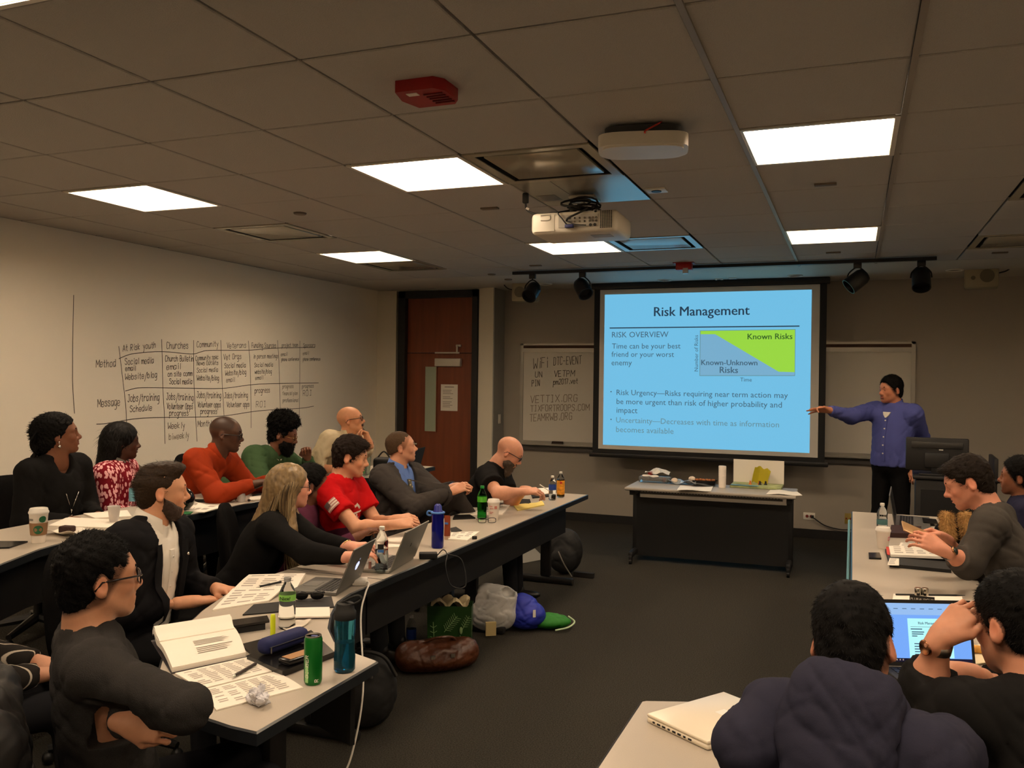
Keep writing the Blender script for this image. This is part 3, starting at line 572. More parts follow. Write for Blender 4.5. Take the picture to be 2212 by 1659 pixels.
# ================================================================== CHAIRS
def make_chair(col, name):
    m = M('chair_fabric_' + name, col, .95, spec=.05, bump=.3, bscale=500, var=.12, vscale=40)
    o = thing('office_chair', 'office chair', 'chair', (0, 0, 0), 0)
    # local +y is where the sitter faces
    def back(u, v):
        a = (u - .5) * 2; zz = v * 2 - 1; w = .225 * (1 - .18 * max(0, zz) ** 2); sq = (abs(a) ** 4 + abs(zz) ** 4) ** .25; k = max(abs(a), abs(zz)) / max(sq, 1e-6) if sq > 1e-6 else 1
        x = a * w * k; z = .69 + zz * .255 * k; return x, z
    mb = MB(); n, m_ = 12, 12; P = []
    for sgn in (1, -1):
        for j in range(m_ + 1):
            for i in range(n + 1):
                x, z = back(i / n, j / m_); e = 1 - (2 * i / n - 1) ** 6; e *= 1 - (2 * j / m_ - 1) ** 6
                P.append((x, -.23 + .35 * x * x * 2.2 - .10 * (z - .5) + sgn * (.012 + .022 * e), z))
    k = n + 1; q = k * (m_ + 1); f = []
    for j in range(m_):
        for i in range(n):
            a = j * k + i; f.append((a, a + k, a + k + 1, a + 1)); f.append((q + a, q + a + 1, q + a + k + 1, q + a + k))
    ring = [i for i in range(k)] + [j * k + n for j in range(1, m_ + 1)] + [m_ * k + i for i in range(n - 1, -1, -1)] + [j * k for j in range(m_ - 1, 0, -1)]
    for t in range(len(ring)): a, b = ring[t], ring[(t + 1) % len(ring)]; f.append((a, b, b + q, a + q))
    mb.add(P, f); mb.build('backrest', m, o, True)
    MB().rbox((0, 0, .43), (.47, .46, .085), .038, seg=4).build('seat', m, o, True)
    MB().tube(spline([(0, -.05, .375), (0, -.24, .38), (0, -.285, .45), (0, -.27, .62)]), .022, 8).build('back_bar', m_blk, o)
    MB().cyl((0, 0, .1), (0, 0, .39), .025).build('gas_column', m_blk, o)
    for i in range(5):
        a = 2 * math.pi * i / 5 + .3; d = V(math.cos(a), math.sin(a), 0)
        MB().tube([d * .03 + V(0, 0, .11), d * .29 + V(0, 0, .07)], [.03, .018], 8).build('base_leg', m_blk, o)
        MB().sphere(d * .29 + V(0, 0, .03), (.028, .028, .03), 10).build('caster', m_blk, o)
    return o
CH = {'black': make_chair((19, 18, 18), 'black'), 'blue': make_chair((58, 64, 116), 'blue')}
CHU = {}
def chair(kind, x, y, z, ang, lb):
    """ang: heading (radians) of the sitter's facing direction, measured from +y"""
    if kind not in CHU: o = CH[kind]; CHU[kind] = 1; o.location = (x, y, z); o.rotation_euler = (0, 0, ang); o['label'] = lb
    else: o = dup(CH[kind], (x, y, z), ang, lb)
    o['group'] = 'office chairs'
    return o
# ================================================================== PEOPLE: smooth bodies grown from a distance field
class Field:
    def __init__(s, lo, hi, h):
        s.h = h; s.o = np.floor(np.asarray(lo, float) / h) * h; s.n = np.ceil((np.asarray(hi, float) - s.o) / h).astype(int) + 1
        s.a = np.full(s.n, .5, np.float32); s.ax = [(s.o[i] + h * np.arange(s.n[i])).astype(np.float32) for i in range(3)]
    def sub(s, lo, hi):
        i0 = np.clip(np.floor((np.asarray(lo) - s.o) / s.h).astype(int), 0, s.n); i1 = np.clip(np.ceil((np.asarray(hi) - s.o) / s.h).astype(int) + 1, 0, s.n)
        if (i1 <= i0).any(): return None, None
        return tuple(slice(a, b) for a, b in zip(i0, i1)), np.stack(np.meshgrid(*[s.ax[i][i0[i]:i1[i]] for i in range(3)], indexing='ij'), -1)
    def put(s, sl, d, k, neg):
        a = s.a[sl]
        if neg:
            h = np.maximum(k - np.abs(a + d), 0) / k; s.a[sl] = np.maximum(a, -d) + h * h * k * .25
        else:
            h = np.maximum(k - np.abs(a - d), 0) / k; s.a[sl] = np.minimum(a, d) - h * h * k * .25
    def cone(s, a, b, ra, rb=None, k=.02, neg=False):
        a = np.asarray(a, np.float32); b = np.asarray(b, np.float32); rb = ra if rb is None else rb; m = max(ra, rb) + k + 2 * s.h
        sl, p = s.sub(np.minimum(a, b) - m, np.maximum(a, b) + m)
        if sl is None: return s
        ba = b - a; t = np.clip(((p - a) @ ba) / max(float(ba @ ba), 1e-9), 0, 1); d = np.linalg.norm(p - a - t[..., None] * ba, axis=-1) - (ra + (rb - ra) * t)
        s.put(sl, d, k, neg); return s
    def ell(s, c, r, R=None, k=.02, neg=False):
        c = np.asarray(c, np.float32); r = np.asarray(r, np.float32); m = float(r.max()) + k + 2 * s.h
        sl, p = s.sub(c - m, c + m)
        if sl is None: return s
        q = p - c
        if R is not None: q = q @ np.asarray(R, np.float32)
        q = q / r; k0 = np.linalg.norm(q, axis=-1) + 1e-6; k1 = np.linalg.norm(q / r, axis=-1) + 1e-6
        s.put(sl, k0 * (k0 - 1) / k1, k, neg); return s
    def cut(s, p0, n, lo=None, hi=None, k=.004):
        """remove the side that n points to, inside a box"""
        n = unit(n).astype(np.float32); sl, p = s.sub(s.o if lo is None else lo, s.ax_hi() if hi is None else hi)
        if sl is None: return s
        d = (p - np.asarray(p0, np.float32)) @ n; a = s.a[sl]; h = np.maximum(k - np.abs(a - d), 0) / k; s.a[sl] = np.maximum(a, d) + h * h * k * .25; return s
    def ax_hi(s): return s.o + s.h * s.n
    def rough(s, amp, wl, seed=0, dirs=7):
        rng = np.random.default_rng(seed); m = np.abs(s.a) < .05; idx = np.argwhere(m); p = s.o + idx * s.h; v = np.zeros(len(p))
        for i in range(dirs):
            d = rng.normal(size=3); d /= np.linalg.norm(d); w = wl * rng.uniform(.6, 1.6); q = np.sin((p @ d) * math.pi / w + rng.uniform(0, 6.3) + 1.3 * np.sin((p @ np.roll(d, 1)) * 2 * math.pi / (w * 2.6) + rng.uniform(0, 6))); g = .5 + .5 * np.sin((p @ rng.normal(size=3)) * 9 + rng.uniform(0, 6)); v += g * ((1 - np.abs(q)) ** 3 * 1.6 - .3)
        s.a[m] += (v * amp / math.sqrt(dirs)).astype(np.float32); return s
    def lump(s, amp, wl, seed=0, dirs=7):
        rng = np.random.default_rng(seed); m = np.abs(s.a) < .05; idx = np.argwhere(m); p = s.o + idx * s.h; v = np.zeros(len(p))
        for i in range(dirs):
            d = rng.normal(size=3); d /= np.linalg.norm(d); w = wl * rng.uniform(.6, 1.6); v += np.sin((p @ d) * 2 * math.pi / w + rng.uniform(0, 6.3) + 1.5 * np.sin((p @ np.roll(d, 1)) * 2 * math.pi / (w * 2.3)))
        s.a[m] += (v * amp / math.sqrt(dirs)).astype(np.float32); return s
    def net(s):
        a = s.a; a[0] = a[-1] = .5; a[:, 0] = a[:, -1] = .5; a[:, :, 0] = a[:, :, -1] = .5
        b = a < 0; n = a.shape
        cn = np.zeros((n[0] - 1, n[1] - 1, n[2] - 1), np.int8)
        for i in (0, 1):
            for j in (0, 1):
                for k in (0, 1): cn += b[i:n[0] - 1 + i, j:n[1] - 1 + j, k:n[2] - 1 + k]
        mix = (cn > 0) & (cn < 8); idx = np.argwhere(mix)
        if len(idx) == 0: return np.zeros((0, 3)), np.zeros((0, 4), int)
        vid = np.full(mix.shape, -1, np.int32); vid[mix] = np.arange(len(idx))
        cor = np.array([(i, j, k) for i in (0, 1) for j in (0, 1) for k in (0, 1)]); val = np.stack([a[idx[:, 0] + c[0], idx[:, 1] + c[1], idx[:, 2] + c[2]] for c in cor], 1)
        acc = np.zeros((len(idx), 3)); cnt = np.zeros(len(idx))
        for p in range(8):
            for q in range(p + 1, 8):
                if abs(cor[p] - cor[q]).sum() != 1: continue
                va, vb = val[:, p], val[:, q]; x = (va < 0) != (vb < 0); t = va[x] / (va[x] - vb[x]); acc[x] += cor[p] + t[:, None] * (cor[q] - cor[p]); cnt[x] += 1
        P = s.o + (idx + acc / cnt[:, None]) * s.h; F = []
        for ax in range(3):
            o1, o2 = [(1, 2), (2, 0), (0, 1)][ax]
            lo = [slice(1, -1)] * 3; hi = [slice(1, -1)] * 3; lo[ax] = slice(0, -1); hi[ax] = slice(1, None)
            A, B = b[tuple(lo)], b[tuple(hi)]; e = np.argwhere(A != B); off = np.ones(3, int); off[ax] = 0; e = e + off
            fl = b[e[:, 0], e[:, 1], e[:, 2]]
            def at(d1, d2):
                q = e.copy(); q[:, o1] += d1; q[:, o2] += d2; return vid[q[:, 0], q[:, 1], q[:, 2]]
            Q = np.stack([at(-1, -1), at(0, -1), at(0, 0), at(-1, 0)], 1); Q[~fl] = Q[~fl][:, ::-1]; F.append(Q)
        return P, np.concatenate(F)
def relax(P, F, n=1, w=.5):
    for _ in range(n):
        acc = np.zeros_like(P); c = np.zeros(len(P))
        for i in range(4):
            a, b = F[:, i], F[:, (i + 1) % 4]
            np.add.at(acc, a, P[b]); np.add.at(c, a, 1); np.add.at(acc, b, P[a]); np.add.at(c, b, 1)
        P = P * (1 - w) + w * acc / np.maximum(c, 1)[:, None]
    return P
def raw_mesh(name, P, F, mats, tint=None, smooth=True):
    me = bpy.data.meshes.new(name); k = F.shape[1]; me.vertices.add(len(P)); me.vertices.foreach_set('co', np.ascontiguousarray(P, np.float32).ravel())
    me.loops.add(len(F) * k); me.loops.foreach_set('vertex_index', np.ascontiguousarray(F, np.int32).ravel()); me.polygons.add(len(F))
    me.polygons.foreach_set('loop_start', np.arange(0, len(F) * k, k, dtype=np.int32))
    me.polygons.foreach_set('use_smooth', np.full(len(F), smooth)); me.update(calc_edges=True); me.validate()
    for m in (mats if isinstance(mats, list) else [mats]): me.materials.append(m)
    if tint is not None:
        at = me.color_attributes.new('tint', 'FLOAT_COLOR', 'POINT'); at.data.foreach_set('color', np.concatenate([tint, np.ones((len(P), 1))], 1).astype(np.float32).ravel())
    return me
def vnormals(P, F):
    n = np.cross(P[F[:, 2]] - P[F[:, 0]], P[F[:, 3]] - P[F[:, 1]]); N = np.zeros_like(P)
    for i in range(4): np.add.at(N, F[:, i], n)
    return N / (np.linalg.norm(N, axis=1, keepdims=True) + 1e-12)
def strands(P, F, n, length, flow, lift=.5, w=.0016, curl=0., seed=1, lvar=.4, seg=3, keep=None):
    """short hairs rooted on a mesh; flow(points) -> combing directions"""
    rng = np.random.default_rng(seed); N = vnormals(P, F)
    ar = np.linalg.norm(np.cross(P[F[:, 2]] - P[F[:, 0]], P[F[:, 3]] - P[F[:, 1]]), axis=1); f = rng.choice(len(F), n, p=ar / ar.sum()); uv = rng.random((n, 2))
    q = P[F[f]]; u, v = uv[:, :1], uv[:, 1:]; p = q[:, 0] * (1 - u) * (1 - v) + q[:, 1] * u * (1 - v) + q[:, 2] * u * v + q[:, 3] * (1 - u) * v; nn = N[F[f, 0]]
    if keep is not None: k = keep(p); p, nn = p[k], nn[k]
    n = len(p); d = flow(p); d = d - nn * (np.sum(d * nn, 1, keepdims=True)) * .8; d /= np.linalg.norm(d, axis=1, keepdims=True) + 1e-9
    d = d + rng.normal(size=(n, 3)) * .25; L = length * (1 - lvar * rng.random((n, 1))); c = p - nn * .003; dr = nn * lift + d * (1 - lift); dr /= np.linalg.norm(dr, axis=1, keepdims=True)
    side = np.cross(dr, nn + rng.normal(size=(n, 3)) * .3); side /= np.linalg.norm(side, axis=1, keepdims=True) + 1e-9; rows = []
    for i in range(seg + 1):
        ww = w * (1 - .85 * i / seg); rows.append(np.stack([c - side * ww, c + side * ww], 1))
        dr = dr + d * (.5 / seg) + rng.normal(size=(n, 3)) * curl; dr /= np.linalg.norm(dr, axis=1, keepdims=True); c = c + dr * L / seg
    A = np.stack(rows, 1).reshape(n, -1, 3); k = (seg + 1) * 2; base = np.arange(n)[:, None] * k; FF = []
    for i in range(seg): FF.append(np.concatenate([base + 2 * i, base + 2 * i + 1, base + 2 * i + 3, base + 2 * i + 2], 1))
    return A.reshape(-1, 3), np.concatenate(FF)
def merge(parts):
    P = []; F = []; o = 0
    for p, f in parts:
        if len(p) == 0: continue
        P.append(p); F.append(f + o); o += len(p)
    return np.concatenate(P), np.concatenate(F)
def heading(p, deg, side=1):
    """direction seen in profile from the viewpoint; deg turns it away from the viewer"""
    v = unit(V(p[0], p[1])); r = V(v[1], -v[0]) * side; a = math.radians(deg); d = r * math.cos(a) + v * math.sin(a); return V(d[0], d[1], 0)
def ik(a, t, l1, l2, pole):
    d = t - a; L = np.linalg.norm(d)
    if L > (l1 + l2) * .985: s = L / ((l1 + l2) * .985); l1 *= s; l2 *= s
    d = d / L; x = (l1 * l1 - l2 * l2 + L * L) / (2 * L); y = math.sqrt(max(l1 * l1 - x * x, 1e-6)); p = pole - d * (pole @ d); p = unit(p); return a + d * x + p * y
FING = [(-.030, .082, .037, .022, .018, .0078), (-.010, .090, .043, .026, .019, .0085), (.011, .090, .041, .025, .019, .0085), (.030, .084, .036, .022, .018, .0080)]
def hand(F, w, fd, dorsal, side, curl=.35, spread=.1, thumb=.5, s=1.0, each=None):
    """side=+1: the thumb lies towards +x of the hand frame (x = fingers x dorsal)"""
    y = unit(fd); z = np.asarray(dorsal, float); z = unit(z - y * (z @ y)); x = np.cross(y, z)
    def g(a, b, c): return w + (x * a * side + y * b + z * c) * s
    for i, (fx, ln, a, b, c, r) in enumerate(FING):
        F.cone(g(fx * .6, .008, 0), g(fx, ln, .002), .0145 * s, .0105 * s, .014)
    F.ell(g(.004, .05, -.004), V(.036, .042, .0135) * s, np.stack([x, y, z], 1), .012); F.cone(g(0, -.03, 0), g(0, .02, 0), .0225 * s, .023 * s, .02)
    for i, (fx, ln, a, b, c, r) in enumerate(FING):
        cu = curl if each is None else each[i]; p = g(fx, ln, .002); an = math.atan2(fx, ln) * 0 + fx / .03 * spread; f = 0
        for seg, ben, rr in ((a, 1.15, 1), (b, 1.6, .93), (c, 1.0, .85)):
            f += cu * ben; dx, dy, dz = math.sin(an) * math.cos(f), math.cos(an) * math.cos(f), -math.sin(f); q = p + (x * dx * side + y * dy + z * dz) * seg * s * 1.08
            F.cone(p, q, r * s * rr, r * s * rr * .93, .004); p = q
    t0 = g(.024, .018, -.006); t1 = g(.024 + .03 * (.4 + spread) + .008, .052, -.012 - .014 * thumb); t2 = g(.046 + .012 * spread - .016 * thumb, .080, -.016 - .02 * thumb); t3 = g(.046 - .03 * thumb, .100, -.018 - .022 * thumb)
    F.cone(t0, t1, .0155 * s, .0115 * s, .014).cone(t1, t2, .0108 * s, .0095 * s, .005).cone(t2, t3, .0092 * s, .0078 * s, .004)
def headfield(F, g, s, R, o):
    E = lambda c, r, k=.02, neg=False, RR=None: F.ell(g(*c), V(*r) * s, R if RR is None else R @ RR, k * s, neg)
    Cn = lambda a, b, ra, rb, k=.015, neg=False: F.cone(g(*a), g(*b), ra * s, rb * s, k * s, neg)
    fat = o.get('fat', 0.)
    E((0, -.014, .034), (.075, .097, .084)); E((0, .02, .02), (.066, .075, .07), .03)
    E((0, .022, -.04), (.057 + fat, .064, .066 + fat), .03)
    for sx in (-1, 1):
        Cn((sx * (.05 + fat), -.005, -.048), (sx * .016, .066, -.088), .019 + fat, .018, .03)
        E((sx * .037, .06, -.022), (.022 + fat * .6, .022, .026), .02)
        Cn((sx * .012, .084, .026), (sx * .042, .07, .022), .0115, .0105, .018)
        E((sx * .03, .1, .002), (.016, .018, .0125), .014, True)
        E((sx * .031, .0755, .002), (.014, .0128, .0125), .006); E((sx * .0315, .0925, .0005), (.0105, .008, .003), .003, True)
        E((sx * .013, .096, -.034), (.0095, .011, .0085), .008)
        er = roty(sx * -.25) @ rotz(sx * -.35)
        E((sx * .078, -.016, -.004), (.0085, .019, .031), .008, False, er); E((sx * .088, -.012, -.002), (.006, .0095, .016), .005, True, er); E((sx * .0765, -.01, -.027), (.007, .01, .010), .006)
    Cn((0, .06, -.09), (0, .07, -.092), .023, .021 + o.get('chin', 0), .02)
    Cn((0, .082, .02), (0, .107, -.022), .008, .0105, .014); E((0, .108 + o.get('nose', 0), -.028), (.0125, .0125, .0105), .01)
    lp = o.get('lips', 1.)
    E((0, .078, -.06), (.034, .018, .026), .02)
    for sx in (-1, 1):
        Cn((0, .095, -.0545), (sx * .022, .083, -.0575), .0058 * lp, .0035, .005); Cn((0, .0935, -.067), (sx * .02, .0825, -.0625), .0068 * lp, .0035, .005)
    Cn((-.021, .094, -.0605), (.021, .094, -.0605), .0018, .0018, .003, True); E((0, .101, -.0605), (.013, .008, .0016 + o.get('open', 0)), .003, True)
    E((0, .088, -.0785), (.016, .008, .005), .012, True)
    Cn((0, -.026, -.045), (0, -.034, -.13), .054 + fat, .056 + fat, .03)
def hairline(F, g, R, dy=0., sb=-.035, nape=-.085, forehead=.0):
    """cut the hair shell so the face, the ears and the nape stay free"""
    F.cut(g(0, .02 + dy, .0), R @ V(0, .84, -.54)); F.cut(g(0, .02 + dy, sb), R @ V(0, .35, -.94)); F.cut(g(0, 0, nape), R @ V(0, 0, -1))
def eyes_mb(g, s, R, look=(0, 1, 0)):
    mb = MB(); d = R @ unit(V(*look)); x, y, z = frame(d, R @ V(0, 0, 1)); RR = np.stack([x, y, z], 1)
    for sx in (-1, 1):
        c = g(sx * .0315, .0748, .0015); mb.cm = 0; mb.sphere(c, .0119 * s, 12); mb.cm = 1; mb.lathe([(.0001, .0126 * s), (.003 * s, .0124 * s), (.0056 * s, .0108 * s), (.0058 * s, .0095 * s)], c, 12, RR); mb.cm = 2; mb.lathe([(.0001, .0129 * s), (.0026 * s, .0126 * s)], c, 10, RR)
    return mb
def glasses_mb(g, kind='rect', w=.027, h=.019, r=.0022, half=False, dz=0.):
    mb = MB(); P = []
    for sx in (-1, 1):
        ring = []
        for i in range(25):
            t = 2 * math.pi * i / 24; e = .55 if kind == 'rect' else 1.
            cx, cz = math.copysign(abs(math.cos(t)) ** e, math.cos(t)) * w, math.copysign(abs(math.sin(t)) ** e, math.sin(t)) * h
            ring.append(g(sx * .034 + cx, .106 - abs(sx * .034 + cx) * .16, .0 + cz + dz))
        mb.tube(ring, r, 6, False)
        mb.tube([g(sx * (.034 + w), .100, .008 + dz), g(sx * .076, .086, .009 + dz), g(sx * .0795, .03, .009 + dz), g(sx * .0815, -.012, .008 + dz), g(sx * .081, -.032, -.014 + dz)], r * 1.05, 6)
    mb.tube(spline([g(-.034 + w, .1035, .004 + dz), g(0, .107, .008 + dz), g(.034 - w, .1035, .004 + dz)], 4), r, 6)
    return mb
m_lens = M('spectacle_lens', (235, 240, 240), .03, trans=1., ior=1.02, alpha=.25)
def lens_mb(g, kind, w, h, dz=0.):
    mb = MB()
    for sx in (-1, 1):
        ring = []
        for i in range(24):
            t = 2 * math.pi * i / 24; e = .55 if kind == 'rect' else 1.
            cx, cz = math.copysign(abs(math.cos(t)) ** e, math.cos(t)) * w, math.copysign(abs(math.sin(t)) ** e, math.sin(t)) * h; ring.append(g(sx * .034 + cx, .106 - abs(sx * .034 + cx) * .16, cz + dz))
        mb.add(ring, [tuple(range(24))])
    return mb
m_eyew = M('eye_white', (150, 140, 130), .3); m_iris = M('eye_iris', (58, 38, 24), .2); m_pupil = M('eye_pupil', (8, 7, 7), .1)
m_shoe = M('shoe_black', (22, 20, 19), .4)
_skins = {}
def skin(c):
    if c not in _skins:
        m = M('skin_%d_%d_%d' % c, c, .48, spec=.35, bump=.08, bscale=700, var=.04, vscale=60, attr='tint'); _skins[c] = m
        b = m.node_tree.nodes['Principled BSDF']; b.inputs['Subsurface Weight'].default_value = .12; b.inputs['Subsurface Radius'].default_value = (.012, .005, .003); b.inputs['Subsurface Scale'].default_value = 1.
    return _skins[c]
def cloth(name, c, **kw):
    a = dict(rough=.9, spec=.08, bump=.12, bscale=900); a.update(kw); return M('cloth_' + name, c, **a)
class Person:
    def __init__(s, label, head, hip, body, look, pitch=0, roll=0, sc=1.0, bulk=1.0, skin_c=(196, 148, 118), face=None, hres=.0045, floor=0., tint=None):
        s.label = label; s.sc = sc; s.b = bulk; s.head = np.asarray(head, float); s.hip = np.asarray(hip, float); s.floor = floor; s.hres = hres; s.face = face or {}
        s.fb = unit(body); f = unit(look); r = V(f[1], -f[0], 0); p = math.radians(pitch); f2 = f * math.cos(p) + V(0, 0, math.sin(p)); u = np.cross(r, f2); rl = math.radians(roll)
        r, u = r * math.cos(rl) + u * math.sin(rl), u * math.cos(rl) - r * math.sin(rl); s.R = np.stack([r, f2, u], 1)
        s.base = V(s.hip[0], s.hip[1], floor); s.skinm = skin(skin_c)
        nb = s.g(0, -.034, -.13); s.S = nb - unit(nb - s.hip) * .035
        s.ut = unit(s.S - s.hip); rt = V(s.fb[1], -s.fb[0], 0); rt = unit(rt - s.ut * (rt @ s.ut)); s.rt = rt; s.ft = np.cross(s.ut, rt); s.TR = np.stack([s.rt, s.ft, s.ut], 1); s.L = np.linalg.norm(s.S - s.hip)
        s.arms = {}; s.skinparts = []; s.o = None; s.tintf = tint
    def g(s, x, y, z): return s.head + s.R @ (V(x, y, z) * s.sc)
    def t(s, x, y, z): return s.hip + s.rt * x + s.ft * y + s.ut * z
    def arm(s, side, wrist, pole=None, fwd=0., up=0., elbow=None):
        """side +1 right, -1 left"""
        sh = s.S - s.ut * (.04 - up) + s.rt * side * .175 * s.b + s.ft * fwd; w = np.asarray(wrist, float)
        if pole is None: pole = -s.ut * .8 + s.rt * side * .45 - s.ft * .3
        e = ik(sh, w, .285 * s.sc, .25 * s.sc, np.asarray(pole, float)) if elbow is None else np.asarray(elbow, float); s.arms[side] = (sh, e, w); return sh, e, w
    def lap(s, side, fw=.3, lat=.07, z=.12): return s.arm(side, s.hip + s.fb * fw + V(s.fb[1], -s.fb[0], 0) * side * lat + V(0, 0, z))
    def torso(s, F, gr=0., belly=1.0, chest=1.0):
        b = s.b; L = s.L; E = lambda c, r, k=.06: F.ell(s.t(*c), np.asarray(r) + gr, s.TR, k)
        E((0, 0, .02), (.165 * b, .125 * b, .13)); E((0, .012 * belly, .33 * L), (.148 * b, .112 * b * belly, .17)); E((0, .008, .66 * L), (.160 * b, .112 * b * chest, .19))
        a, c = [s.S - s.ut * .045 + s.rt * q * .15 * b for q in (-1, 1)]; F.cone(a, c, .062 + gr, .062 + gr, .06)
        for q in (-1, 1): F.cone(s.S + s.ut * .005, s.S - s.ut * .035 + s.rt * q * .125 * b, .046 + gr, .048 + gr, .05)
    def bounds(s, pts, m): P = np.array(pts); return P.min(0) - m, P.max(0) + m
    def top(s, name, mat, sleeve='long', gr=.012, h=.009, cuff=.0, wr=.0035, belly=1., chest=1., extra=None, seed=0, sl_r=1.0, neck=None, hem=-.1, wl=.09):
        pts = [s.t(0, 0, -.14), s.S] + [q for a in s.arms.values() for q in a]; lo, hi = s.bounds(pts, .24); F = Field(lo, hi, h); s.torso(F, gr, belly, chest); b = (s.b + 1) / 2
        for q, (sh, e, w) in s.arms.items():
            if sleeve == 'long':
                F.cone(sh, e, (.053 * b + gr) * sl_r, (.046 * b + gr) * sl_r, .05); F.cone(e, w, (.046 * b + gr) * sl_r, .030 + gr * .8, .025)
            elif sleeve == 'roll':
                m = e + (w - e) * .45; F.cone(sh, e, (.053 * b + gr) * sl_r, (.046 * b + gr) * sl_r, .05); F.cone(e, m, (.046 * b + gr) * sl_r, (.042 + gr) * sl_r, .025)
            elif sleeve == 'short':
                m = sh + (e - sh) * .62; F.cone(sh, m, (.053 * b + gr) * sl_r, (.054 * b + gr) * sl_r * 1.06, .05)
        for q, (sh, e, w) in s.arms.items():
            if sleeve == 'long': d = unit(w - e); p = w - d * (.012 + cuff); F.cut(p, d, p - .075, p + .075)
            elif sleeve == 'roll': d = unit(w - e); p = e + (w - e) * .45; F.cut(p, d, p - .08, p + .08)
            elif sleeve == 'short': d = unit(e - sh); p = sh + (e - sh) * .62; F.cut(p, d, p - .1, p + .1)
        F.cut(s.t(0, 0, hem), -s.ut)
        F.cone(s.g(0, -.03, -.07), s.S + s.ut * .02, .058 * s.sc, .062 * s.sc, .012, True)
        if extra: extra(F)
        if wr: F.rough(wr, wl, seed + len(s.label))
        P, Q = F.net(); s.cl = (P, Q); return s.child(name, raw_mesh(name, P - s.base, Q, mat))
    def child(s, name, me): s._kids = getattr(s, '_kids', []); s._kids.append((name, me)); return me
    def childmb(s, name, mb, mat, smooth=True):
        mb.v = [tuple(np.asarray(p) - s.base) for p in mb.v]; s.child(name, mb.mesh(name, mat, smooth))
    def legs(s, mat, knee=None, ankle=None, h=.015, shoes=True, kz=.0, spread=.11, kf=.40):
        lat = V(s.fb[1], -s.fb[0], 0); pts = [s.hip]; ch = []
        for q in (-1, 1):
            hp = s.hip + lat * q * .085 + V(0, 0, -.02); k = (s.hip + s.fb * kf + lat * q * spread + V(0, 0, kz)) if not knee else np.asarray(knee[q], float); a = (V(k[0], k[1], s.floor + .085) + s.fb * .03) if not ankle else np.asarray(ankle[q], float); ch.append((hp, k, a)); pts += [k, a]
        lo, hi = s.bounds(pts, .2); F = Field(lo, hi, h); F.ell(s.hip, (.16 * s.b, .13 * s.b, .12), s.TR, .05)
        for hp, k, a in ch: F.cone(hp, k, .085 * s.b, .064, .05); F.cone(k, a, .064, .052, .03)
        F.rough(.004, .12, 3); P, Q = F.net(); s.child('trousers', raw_mesh('trousers', P - s.base, Q, mat))
        if shoes:
            for hp, k, a in ch:
                mb = MB(); sf = s.fb; c = V(a[0], a[1], s.floor) + sf * .06; prof = []
                R = np.stack([V(sf[1], -sf[0], 0), sf, V(0, 0, 1)], 1); mb.sphere(c + V(0, 0, .036), (.044, .135, .036), 14, R); mb.sphere(c - sf * .055 + V(0, 0, .06), (.04, .06, .06), 12, R); s.childmb('shoe', mb, m_shoe)
    def skin_arm(s, side, fd=None, dorsal=(0, 0, 1), curl=.35, spread=.1, thumb=.5, bare='hand', each=None, hs=1.0, h=.004):
        sh, e, w = s.arms[side]; d = unit(w - e); fd = d if fd is None else unit(fd); pts = [w, w + fd * .2]
        if bare != 'hand': pts += [e, sh]
        else: pts += [w - d * .05]
        lo, hi = s.bounds(pts, .085); F = Field(lo, hi, h if bare == 'hand' else max(h, .0045)); b = (s.b + 1) / 2
        if bare == 'arm': F.cone(sh, e, .05 * b, .041 * b, .03); F.cone(e + (w - e) * .25, w, .043 * b, .0265, .02); F.cone(e, e + (w - e) * .25, .041 * b, .043 * b, .03)
        elif bare == 'fore': F.cone(e + (w - e) * .25, w, .043 * b, .0265, .02); F.cone(e, e + (w - e) * .25, .041 * b, .043 * b, .03)
        else: F.cone(w - d * .06, w, .029, .026, .02)
        hand(F, w + d * .01, fd, dorsal, -side, curl, spread, thumb, s.sc * hs, each); s.skinparts.append(F.net())
    def skin_head(s, neckpad=.06):
        lo, hi = s.bounds([s.g(0, 0, .05), s.g(0, .03, -.08), s.S], .16 * s.sc); F = Field(lo, hi, s.hres); headfield(F, s.g, s.sc, s.R, s.face)
        F.cone(s.g(0, -.034, -.10), s.S - s.ut * .02, .056 * s.sc, .064 * s.sc, .03); F.cone(s.S + s.rt * -.07 - s.ut * .015, s.S + s.rt * .07 - s.ut * .015, .045, .045, .05)
        s.hf = F; s.skinparts.append(F.net())
    def hl(s, P): return (P - s.head) @ s.R / s.sc
    def core(s):
        pts = [s.t(0, 0, -.1), s.S] + [q for a in s.arms.values() for q in a]; lo, hi = s.bounds(pts, .16); F = Field(lo, hi, .018); s.torso(F, -.024); F.cone(s.t(0, 0, .3 * s.L), s.S + s.ut * .02, .05, .042, .04)
        for sh, e, w in s.arms.values(): F.cone(s.S - s.ut * .05, sh, .034, .03, .02); F.cone(sh, e, .03, .028, .02); F.cone(e, w, .028, .02, .02)
        return F.net()
    def make(s):
        s.skinparts.append(s.core())
        P, Q = merge(s.skinparts); q = s.hl(P); tn = np.ones((len(P), 3)); hd = np.linalg.norm(q, axis=1) < .2
        def blob(c, r, col, w=1.): 
            d = np.linalg.norm((q - V(*c)) / V(*r), axis=1); k = np.clip(1.3 - d, 0, 1)[:, None] * w * hd[:, None]; tn[:] = tn * (1 - k) + tn * np.array(col) * k
        blob((0, .094, -.061), (.022, .016, .0105), (.92, .66, .62)); blob((0, .108, -.03), (.02, .02, .018), (1.03, .88, .84), .7)
        for sx in (-1, 1): blob((sx * .045, .06, -.025), (.03, .03, .026), (1.03, .9, .86), .7); blob((sx * .08, -.015, -.005), (.015, .03, .04), (1.05, .85, .8), .8); blob((sx * .031, .09, .003), (.016, .014, .008), (.72, .66, .64), .6)
